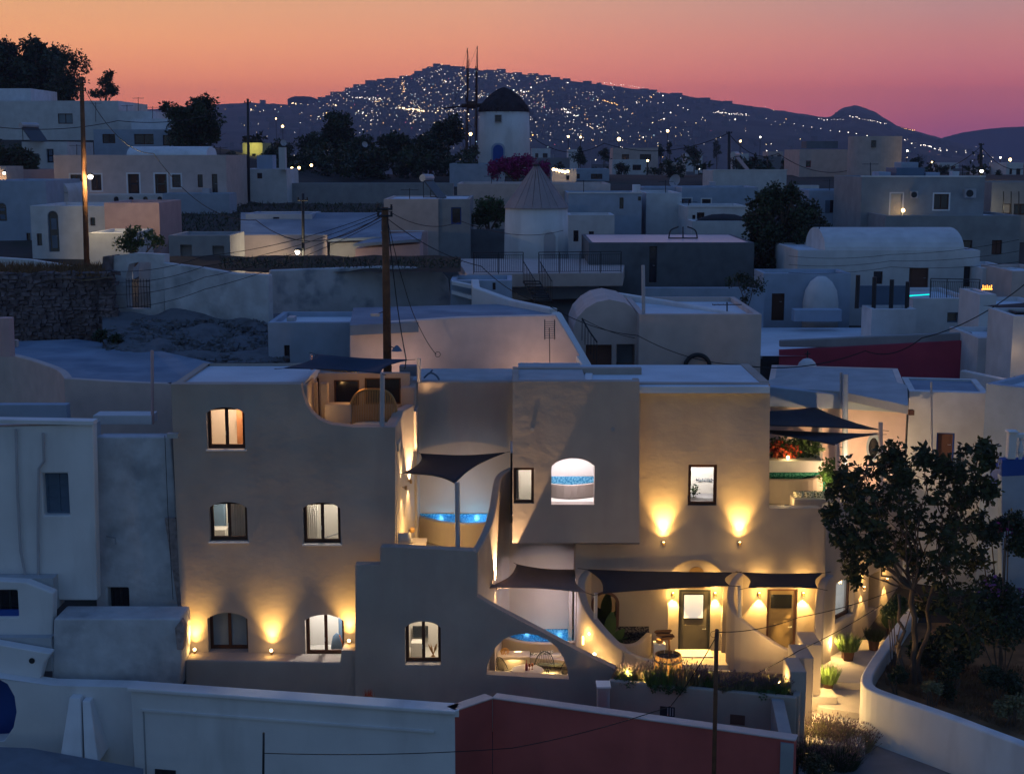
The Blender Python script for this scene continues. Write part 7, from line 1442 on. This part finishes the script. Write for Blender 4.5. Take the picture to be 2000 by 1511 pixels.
# ================================================================ GREEN POOL TERRACE
gl_ = lambda x, y, z: G(x, y, z)
gp = 8.75; rimg = smooth_path([G(1490, 934, gp), G(1540, 936, gp), G(1585, 934, gp), G(1602, 926, gp), G(1606, 918, gp)], 4)
pool(rimg, gp, T3, 49.85, mos_g, water_g, 'plunge pool glowing green on the right upper terrace', band=.12, lights=[(P(1550, 925, 49) + Vector((0, 0, -.4)), 34, (.1, 1, .55), .1)])
t = thing('terrace_planter', 'long white planter box behind the green pool full of red and green plants', 'planter', P(1550, 915, 50.2)); a = P(1490, 915, 50.2); b = P(1604, 895, 50.2); mb = MB(); mb.box(a.x, b.x, 49.87, 50.9, T3, b.z); mb.build('box', white2, t, bevel=.04)
random.seed(77)
mb = MB(); 
for k in range(9): leaf_cloud(mb, P(1508 + 10 * k, 884 - random.uniform(0, 14), 50.5), .35, 170, .16, (1, .8, 1))
mb.build('leaves', leafg, t, recalc=False); mb = MB(); leaf_cloud(mb, P(1518, 878, 50.3), .35, 200, .15); leaf_cloud(mb, P(1546, 884, 50.3), .3, 160, .15); mb.build('red_leaves', redfl, t, recalc=False)
p = P(1539, 893, 50.0); mb = MB(); mb.ball(p, .06, 8, 6); top(mb.build('spot_light', lamp_e), 'small glowing spot in the red plants behind the green pool', 'spotlight'); lamp('POINT', p + Vector((0, -.15, .15)), 7, (1, .7, .25), .05)
t = thing('planter_bush', 'leafy green bush lit yellow at the right end of the green pool', 'bush', P(1625, 950, 48.0)); mb = MB(); leaf_cloud(mb, P(1622, 925, 48.0), .42, 800, .12, (1, 1, 1.4)); mb.build('leaves', leafy, t, recalc=False); mb = MB(); mb.tube([P(1624, 952, 48.0), P(1623, 920, 48.0)], .03, 6); mb.build('stem', bark, t); lamp('POINT', P(1612, 935, 47.6), 4, (.9, .95, .3), .05)
lamp('POINT', P(1530, 972, 47.4), 40, (1, .65, .25), .1)  # bare warm fill added on the green pool terrace
for x, y, Y, e, lb in ((1665, 935, 49.3, 260, 'added fill lamp before the round-windowed house, behind the tree'), (1580, 905, 50.7, 190, 'added fill lamp between the red plants and the round-windowed house')):  # fixtures added only to brighten the round-windowed house
    p = P(x, y, Y); t = thing('fill_lamp', lb, 'garden light', p - Vector((0, 0, .3)), 'added fill lamps on the right terrace'); mb = MB(); mb.tube([p - Vector((0, 0, .3)), p], .03, 8); mb.build('stem', metal, t); mb = MB(); mb.ball(p + Vector((0, 0, .05)), .045, 10, 8); mb.build('bulb', lamp_e, t); lamp('POINT', p + Vector((0, -.1, .2)), e, (1, .62, .3), .06)
for x, lb in ((760, 'added fill light hidden behind the roof terrace, facing the blank beige wall'), (1050, 'added fill light hidden behind the bay roof, facing the blank beige wall')):  # unseen fixtures added to warm the blank beige wall
    p = Vector((P(x, 715, 52.2).x, 52.2, 11.2)); t = thing('roof_fill_light', lb, 'garden light', p, 'added roof fill lights'); mb = MB(); mb.lathe(p, [(.08, 0), (.1, .12), (.07, .12)], 12); mb.build('housing', metal, t); lamp('SPOT', p + Vector((0, 0, .16)), 90, (1, .66, .48), .1, 150, 1, (0, 1, .7))
mb = MB(); a = P(1548, 985, 47.6); b = P(1628, 972, 47.6); mb.box(a.x, b.x, 47.4, 48.1, T3, b.z); mb.box(P(1503, 985, 47.2).x, P(1552, 985, 47.2).x, 47.2, 47.39, T3, T3 + .2); mb.build('bench', sand, hotel, bevel=.02)
for i in range(4): cushion('patterned back cushion on the green pool bench, %s from the left' % ['first', 'second', 'third', 'fourth'][i], P(1560 + 20 * i, 968, 47.75), .36, .34, cushp, group='patterned cushions on the terrace bench')
mb = MB(); a = G(1494, 992, T3 + .55); fin_wall([P(1500, 992, YD + .12), P(1607, 992, YD + .12)], .2, T3 - .2, 'terrace_parapet', m=sand, parent=hotel, bevel=.03) if False else None
# ================================================================ SIGN, BARREL AND PLANTS
bz = 4.15
bc = G(1304, 1318, bz); bc = Vector((bc.x, bc.y, bz)); btop = P(1304, 1277, bc.y).z
t = thing('barrel', 'wooden barrel stump lit from below in the planter', 'barrel', bc); rB = (P(1330, 1300, bc.y).x - P(1278, 1300, bc.y).x) / 2; hB = btop - bz
nst = 18
for k in range(nst):
    a0 = 2 * pi * k / nst + .03; a1 = 2 * pi * (k + 1) / nst - .03; mb = MB()
    for r_, z in ((rB, 0), (rB * 1.07, hB * .5), (rB, hB)):
        mb.vs([(bc.x + r_ * cos(a0), bc.y + r_ * sin(a0), bz + z), (bc.x + r_ * cos(a1), bc.y + r_ * sin(a1), bz + z), (bc.x + r_ * .9 * cos(a1), bc.y + r_ * .9 * sin(a1), bz + z), (bc.x + r_ * .9 * cos(a0), bc.y + r_ * .9 * sin(a0), bz + z)])
    for j in (0, 4):
        for e in range(4): mb.face(j + e, j + (e + 1) % 4, j + 4 + (e + 1) % 4, j + 4 + e)
    mb.face(3, 2, 1, 0); mb.face(8, 9, 10, 11); mb.build('stave', wicker, t)
mb = MB(); mb.lathe(bc, [(rB * .88, hB * .86), (.01, hB * .87)], 20); mb.build('soil', soil, t)
for z in (.2, .75): mb = MB(); mb.lathe(bc, [(rB * 1.05, hB * z - .03), (rB * 1.065, hB * z), (rB * 1.05, hB * z + .03)], 24); mb.build('hoop', metal, t)
sp = Vector((bc.x + .05, bc.y, btop - .1)); t = thing('signpost', 'rustic signpost of dark driftwood arrow boards standing in the barrel', 'signpost', sp)
mb = MB(); mb.tube([sp, P(1306, 1232, sp.y)], .035, 7); mb.build('post', polew, t)
for i, (x0, x1, y0, y1, tl_) in enumerate(((1277, 1313, 1229, 1238, .05), (1281, 1318, 1237, 1243, -.06), (1288, 1317, 1242, 1249, .08))):
    a0, a1, z0, z1 = plane(sp.y - .06).rect(x0, y0, x1, y1); mb = MB(); mb.slab(plane(sp.y - .06 - .02 * i), [(a0, (z0 + z1) / 2), (a0 + .07, z0), (a1 - .08, z0 + tl_ * .3), (a1, (z0 + z1) / 2 + tl_), (a1 - .06, z1), (a0 + .08, z1 - tl_ * .3)], [], 0, .03); mb.build('arrow_board', wood, t)
def tuft(name, label, c, h, r, n, m_, w=.012, cat='plant', group=None, pot=None, flower=None):
    t = thing(name, label, cat, c - Vector((0, 0, pot[1] if pot else 0)), group); mb = MB(); fb = MB()
    for _ in range(n):
        a = random.uniform(0, 6.3); q = random.random() ** .5 * r * .5; b0 = c + Vector((q * cos(a), q * sin(a), 0)); d = Vector((cos(a) * random.uniform(0, .5) * r / h * 1.4, sin(a) * random.uniform(0, .5) * r / h * 1.4, 1)).normalized(); L_ = h * random.uniform(.55, 1.1); o = Vector((random.gauss(0, 1), random.gauss(0, 1), 0)).normalized() * w
        n_ = mb.vs([b0 - o, b0 + o, b0 + d * L_ * .6 + o * .8, b0 + d * L_]); mb.face(n_, n_ + 1, n_ + 2, n_ + 3)
        if flower and random.random() < .5: e = b0 + d * L_; n_ = fb.vs([e - o * 1.6, e + o * 1.6, e + d * .09]); fb.face(n_, n_ + 1, n_ + 2)
    mb.build('blades', m_, t, recalc=False)
    if flower: fb.build('flowers', flower, t, recalc=False)['kind'] = 'stuff'
    if pot: pb = MB(); (pb.lathe(c, [(pot[0] * .75, -pot[1]), (pot[0], 0), (pot[0] * .88, -.01), (pot[0] * .85, -.04)], 18) if not pot[2] else pb.hexa([c + Vector((sx_ * pot[0] * k_, sy_ * pot[0] * k_, z_)) for z_, k_ in ((-pot[1], .8), (0, 1)) for sx_, sy_ in ((-1, -1), (1, -1), (1, 1), (-1, 1))])); pb.build('pot', terracotta, t, bevel=.008)
    return t
random.seed(9)
lilac = mat('dusty flower heads', (.17, .12, .13), bump=0)
n_l = ['leftmost', 'second', 'third', 'fourth', 'fifth', 'sixth', 'seventh', 'eighth', 'ninth', 'tenth', 'eleventh', 'rightmost']
for i in range(12):
    x = 1222 + 27.5 * i; base = G(x, 1330 + i * 2.4 + random.uniform(-8, 4), 4.17); hgt = [.5, .55, .8, 1.05, 1.0, .7, .55, .5, .6, .5, .6, .55][i]
    tuft('lavender', 'lavender tuft in the planter, %s from the left' % n_l[i], base, hgt * .8, .42, 200 if i in (3, 4) else 420, leafy if i in (0, 2, 3, 6, 11) else lavm, .011, 'lavender', 'lavender tufts in the planter', flower=lilac)
mb = MB()
for i in range(30): x = random.uniform(1210, 1545); c = G(x, 1336 + (x - 1210) * .07 + random.uniform(-16, 4), 4.2); leaf_cloud(mb, c, .2, 90, .09, (1, 1, .6))
tag(mb.build('ground_cover', leafg, None, recalc=False), 'low leafy ground cover filling the planter', 'ground cover', kind='stuff')
G7 = 'spike lights in the planter'
for i, (x, y, e, lb) in enumerate(((1226, 1312, 16, 'spike light glowing at the left end of the planter'), (1256, 1318, 4, 'dim spike light low among the left lavender'), (1274, 1318, 10, 'spike light at the foot of the barrel, left side'), (1336, 1320, 10, 'spike light at the foot of the barrel, right side'), (1366, 1316, 10, 'bright spike light right of the barrel'), (1522, 1326, 10, 'spike light at the right end of the planter'))):
    p = G(x, y + 5, 4.3); t = thing('spike_light', lb, 'garden light', p - Vector((0, 0, .15)), G7); mb = MB(); mb.tube([p - Vector((0, 0, .15)), p - Vector((0, 0, .03))], .015, 6); mb.build('spike', metal, t); mb = MB(); mb.ball(p, .045 if i != 1 else .025, 10, 8); mb.build('bulb', lamp_e, t); lamp('POINT', p + Vector((0, -.06, .09)), e * 5, (1, .62, .2), .04)
lamp('POINT', P(1560, 1262, 44.0) + Vector((0, -.1, .1)), 2, (1, .65, .25), .03)
# potted plants on the path
PP = 'potted plants along the path'
for x, y, z, h, r, pr, ph, sq, m_, lb in ((1617, 1352, 2.84, .75, .5, .17, .34, 0, leafy, 'tall potted plant in front, beside the first step of the path'), (1655, 1287, 3.06, .7, .62, .19, .33, 1, leafy, 'square pot of bushy grass under the side window'), (1706, 1268, 3.06, .55, .5, .2, .36, 0, leafd, 'round dark pot of spiky grass against the side facade'), (1741, 1243, 3.06, .6, .5, .2, .36, 0, leafy, 'farthest potted plant at the top of the path')):
    c = G(x, y, z); c.z += ph; tuft('potted_plant', lb, c, h * .8, r, 520, m_, .012, 'potted plant', PP, (pr, ph, sq))
t = thing('side_table', 'small white cube table holding a woven basket by the entrance', 'table', P(1288, 1285, 45.6)); a0, a1, z0, z1 = plane(45.6).rect(1277, 1258, 1300, 1270); mb = MB(); mb.box(a0, a1, 45.6, 46.0, PF, z1); mb.build('cube', white2, t, bevel=.015); mb = MB(); p = P(1288, 1258, 45.8); mb.lathe(p, [(.1, 0), (.13, .1), (.11, .18)], 14); top(mb.build('basket', wicker), 'woven basket on the small white cube table', 'basket')
# banana plant by the mirror
c = G(1190, 1262, 3.3); c = Vector((P(1190, 1240, 45.7).x, 45.7, PF)); t = thing('banana_plant', 'broad-leaved banana plant lit green before the oval mirror', 'plant', c)
for k, (dx, h, w_, bend) in enumerate(((0, 1.75, .2, .1), (.15, 1.15, .22, .4), (-.12, 1.3, .18, -.3), (.05, .95, .2, .3), (-.05, 1.0, .2, -.45), (.22, .8, .18, .5))):
    mb = MB(); n = 10; i0 = None; L = []
    for j in range(n + 1):
        u = j / n; cz = h * (.35 + .65 * u) - .25 * max(0, u - .6) ** 2; ww = w_ * sin(pi * min(1, u * .93 + .05)) ** .7; cx0 = c.x + dx + bend * u * u * .8; L.append([(cx0 - ww, 45.7 + .05 * k - .1 * u, PF + cz + .3 * 0), (cx0, 45.66 + .05 * k - .1 * u, PF + cz), (cx0 + ww, 45.7 + .05 * k - .1 * u, PF + cz)])
    i0 = mb.vs([q for r_ in L for q in r_])
    for j in range(n):
        for e in (0, 1): a = i0 + 3 * j + e; mb.face(a, a + 1, a + 4, a + 3)
    mb.tube([(c.x + dx * .3, 45.7, PF), L[2][1]], .02, 5); mb.build('leaf', leafg, t, smooth=True, recalc=False)
lamp('POINT', (c.x + .3, 45.2, PF + .4), 5, (1, .75, .3), .05)
# ================================================================ THE BIG TREE AND GARDEN
random.seed(101)
tb0 = G(1785, 1335, 3.45); t = thing('fig_tree', 'big dark broad-leaved tree in the walled garden, lower right', 'tree', tb0)
def big_limb(mb, a, b, r0, r1, wob=.15):
    a, b = Vector(a), Vector(b); n = 7; pts = [a.lerp(b, k / n) + Vector((random.gauss(0, wob), random.gauss(0, wob), random.gauss(0, wob * .4))) * (0 if k in (0, n) else 1) for k in range(n + 1)]; mb.tube(smooth_path(pts, 2), list(np.linspace(r0, r1, 2 * n + 1)), 8); return pts
tr = MB(); fork = P(1782, 1150, 42.6); ends = []
big_limb(tr, tb0, fork, .10, .08, .05); big_limb(tr, tb0 + Vector((.25, .1, 0)), P(1830, 1090, 42.9), .08, .05, .12); big_limb(tr, tb0 + Vector((-.25, 0, 0)), P(1755, 1160, 42.3), .07, .04, .1); big_limb(tr, tb0 + Vector((-.4, .1, 0)), P(1752, 1240, 42.6), .045, .03, .06)
cl = [(1690, 925, 60), (1740, 905, 45), (1660, 975, 50), (1640, 1030, 40), (1660, 1075, 40), (1720, 985, 65), (1700, 1045, 60), (1780, 925, 55), (1800, 985, 65), (1760, 1040, 60), (1810, 895, 35), (1840, 920, 40), (1880, 905, 45), (1920, 900, 35), (1900, 950, 60), (1860, 990, 60), (1830, 1050, 55), (1720, 1095, 45), (1670, 1115, 30), (1890, 1030, 60), (1925, 960, 30), (1855, 1110, 55), (1790, 1100, 40), (1900, 1090, 40), (1860, 1170, 55), (1800, 1180, 25), (1890, 1230, 60), (1625, 1000, 22), (1650, 935, 22), (1925, 872, 14), (1750, 892, 12), (1695, 1010, 40)]
lb = MB()
for x, y, r in cl:
    c = P(x, y, 42.6 + random.uniform(-1.4, 1.2)); rr = r * c.y / FPX * .95; s_ = fork if x < 1840 else P(1835, 1085, 42.9); big_limb(tr, s_, c, .035, .012, .1)
    for k in range(int(6 + r * .2)):
        v = Vector((random.gauss(0, 1), random.gauss(0, 1), random.gauss(0, 1))).normalized() * rr * random.uniform(.3, 1.0); e = c + v; tr.tube([c, c + v * .6 + Vector((0, 0, -.03)), e], [.014, .009, .005], 4)
        for q in range(24):      # rosette of leaves at the twig's tip
            p = e + Vector((random.gauss(0, .07), random.gauss(0, .07), random.gauss(0, .07))); leaf(lb, p, random.uniform(.09, .27))
tr.build('trunk', bark, t, recalc=False); lb.build('crown', figl, t, recalc=False)
def bushy(lb_, x, y, Y, r, n, m_=None, ls=.12, sq=(1, 1, .8), base=None, cat='bush', nm='bush', fl=None):
    c = P(x, y, Y); bz_ = base if base is not None else c.z - r; t = thing(nm, lb_, cat, (c.x, c.y, bz_)); mb = MB(); leaf_cloud(mb, c, r, n, ls, sq, clumps=9); mb.build('leaves', m_ or leafd, t, recalc=False)
    mb = MB()
    for k in range(5): mb.tube([(c.x + random.gauss(0, .1), c.y, bz_), c + Vector((random.gauss(0, r * .4), random.gauss(0, r * .4), random.gauss(0, r * .3)))], .02, 5)
    mb.build('stems', bark, t)
    if fl: mb = MB(); leaf_cloud(mb, c + Vector((0, -r * .3, r * .1)), r, int(n * .02), ls * .9, sq, clumps=4); mb.build('flowers', fl, t, recalc=False)['kind'] = 'stuff'
    return t
purp = mat('violet flowers', (.22, .08, .30), bump=0)
bushy('dark flowering shrub with pink and violet blooms at the right edge', 1975, 1040, 43.5, 1.15, 3200, base=3.4, fl=magenta, ls=.14); bushy('large black shrub filling the right edge behind the garden wall', 1960, 1190, 43.2, 1.9, 7000, base=3.4, ls=.15, fl=purp); bushy('black shrub under the big tree at the right', 1870, 1270, 44, 1.3, 4500, base=3.4, ls=.14)
bushy('dark conifer-like bush in the walled garden', 1860, 1330, 41.6, .75, 2600, base=3.4, ls=.1, sq=(.8, .8, 1.3)); bushy('dry grey shrub by the garden wall at the right edge', 1975, 1380, 39.9, .6, 1500, lavm, .1, base=3.4); bushy('low brownish shrub in the middle of the walled garden', 1820, 1345, 41.0, .4, 900, lavm, .08, base=3.4); bushy('dark shrub at the right edge of the walled garden', 1950, 1320, 41.5, .95, 3000, base=3.4, ls=.11)
bushy('small round tree beside the path top, right of the side facade', 1748, 1190, 44.8, .62, 2600, leafg, .08, (1, 1, .8), base=3.5, cat='tree', nm='tree'); bushy('low dark shrub inside the near corner of the garden wall', 1750, 1315, 42.2, .45, 1300, base=3.4, ls=.1)
bushy('black twisted succulent behind the garden wall bend', 1805, 1275, 44.0, .5, 1200, base=3.4, ls=.14)
for i, (x, y, s, lb_) in enumerate(((1585, 1445, .9, 'dark flowering lavender bush at the foot of the path, left'), (1625, 1450, .95, 'dark flowering lavender bush at the foot of the path, middle'), (1665, 1462, .85, 'dark flowering lavender bush at the foot of the path, right'), (1575, 1485, .8, 'low dark grass bush below the lavender, bottom'), (1640, 1495, .8, 'grey-tipped grass bush at the bottom edge'))):
    c = G(x, y, 2.3); tuft('lavender_bush', lb_, c, s * .75, 1.0, 900, lavm if i < 3 else leafd, .012, 'lavender', 'lavender bushes at the foot of the path', flower=lilac)
bushy('dark low shrub beside the end of the oxblood wall', 1600, 1500, 38.3, .7, 2200, base=2.3, ls=.09)
def garden_pt():
    x = random.uniform(1730, 2010); r_ = 1352 + (x - 1730) * .36; return Vector(G(x, random.uniform(1300, r_ - 14), 3.46))
grass('garden_grass', 'dry grass and fallen leaves on the walled garden soil', garden_pt, 5000, .16, drygrass, .012)
# wires near the front
wire('wire from the looped post down left across the oxblood wall to the short post', [P(1400, 1240, 37.2), P(1310, 1378, 38.0), P(1000, 1460, 38), P(516, 1470, 36.5)], .013, .1)
wire('upper wire from the looped post to the side facade', [P(1402, 1234, 37.2), P(1560, 1205, 41), P(1775, 1140, 47)], .013, .12)
wire('lower wire rising right behind the pillars', [P(1402, 1345, 38.5), P(1560, 1270, 41.5), P(1722, 1180, 46)], .013, .08)
mb = MB(); p = P(1394, 1238, 37.15); mb.tube([p + Vector((.09 * cos(a), 0, .09 * sin(a))) for a in np.linspace(0, 2 * pi, 17)], .007, 5, False); top(mb.build('wire_loop', cable, None, recalc=False), 'wire loop at the top of the thin front post', 'wire loop')
# ================================================================ HAZE
hm = bpy.data.materials.new('evening haze'); hm.use_nodes = True; ht = hm.node_tree; ht.nodes.clear(); hv = ht.nodes.new('ShaderNodeVolumePrincipled'); ho = ht.nodes.new('ShaderNodeOutputMaterial'); ht.links.new(hv.outputs[0], ho.inputs['Volume'])
hv.inputs['Color'].default_value = (.66, .66, .98, 1); hv.inputs['Density'].default_value = .00024; hv.inputs['Anisotropy'].default_value = 0
mb = MB(); mb.box(-3600, 3600, -70, 4300, -52, 205); tag(mb.build('haze', hm, None), 'thin violet evening haze over the island', 'haze', kind='stuff')

# roof clutter
for x, y0, y1, Y, lb in ((800, 368, 389, 100, 'aerial on the beige shutter house roof'), (1140, 352, 378, 106, 'aerial on the blue-white flat house, left end'), (1300, 352, 377, 108, 'aerial above the plain pale house'), (1620, 350, 372, 118, 'aerial over the blue shuttered house'), (1700, 318, 346, 108, 'aerial at the left end of the wide grey house roof'), (1880, 322, 346, 110, 'aerial at the right end of the wide grey house roof'), (1500, 312, 333, 134, 'aerial on the long low pale house'), (150, 282, 303, 118, 'aerial at the left end of the long sand house'), (430, 286, 303, 118, 'aerial at the right end of the long sand house'), (1345, 392, 405, 101, 'aerial at the corner of the stepped villa'), (960, 342, 359, 114, 'aerial on the cream wall house'), (1600, 436, 452, 82, 'aerial at the left end of the long barrel vault'), (1420, 590, 612, 58, 'aerial on the long grey-lilac house')):
    antenna(x, y0, y1, Y, lb)
for x, y, Y, lb in ((840, 386, 101, 'solar water heater on the beige shutter house'), (1440, 331, 134, 'solar water heater on the long low pale house')):
    solar(x, y, Y, lb, 1.5)
for x0, x1, y0, y1, Y, m_, lb in ((1040, 1056, 348, 359, 116, white, 'little white tank on the cream wall house'), (1385, 1398, 355, 366, 118, greyp, 'grey roof tank on the deep-blue long house'), (395, 408, 368, 380, 114, greyp, 'grey box by the blank terrace wall'), (1640, 1652, 362, 372, 117, steel, 'steel roof tank on the blue shuttered house'), (1860, 1874, 335, 346, 108, white, 'white roof tank at the right of the wide grey house'), (1228, 1240, 600, 612, 60, greyp, 'grey tank behind the rounded vault front'), (560, 574, 620, 630, 58, steel, 'steel box on the blue-white cube house'), (1800, 1815, 480, 489, 83, steel, 'steel roof unit behind the vaulted house parapet')):
    box_on('roof_tank', lb, 'water tank', x0, y0, x1, y1, Y, .8, m_)
random.seed(50); mb = MB()
for _ in range(900):
    px = random.uniform(210, 560); py = random.uniform(625, 715); p = P(px, py, 56 + (715 - py) / 107 * 7.4); r_ = random.uniform(.06, .2); mb.rbox(p, r_ * 1.5, r_, r_, random.random() * 3, random.random())
tag(mb.build('loose_stones', rubble, None, recalc=False), 'loose stones strewn on the grey rubble slope', 'stones', kind='stuff')
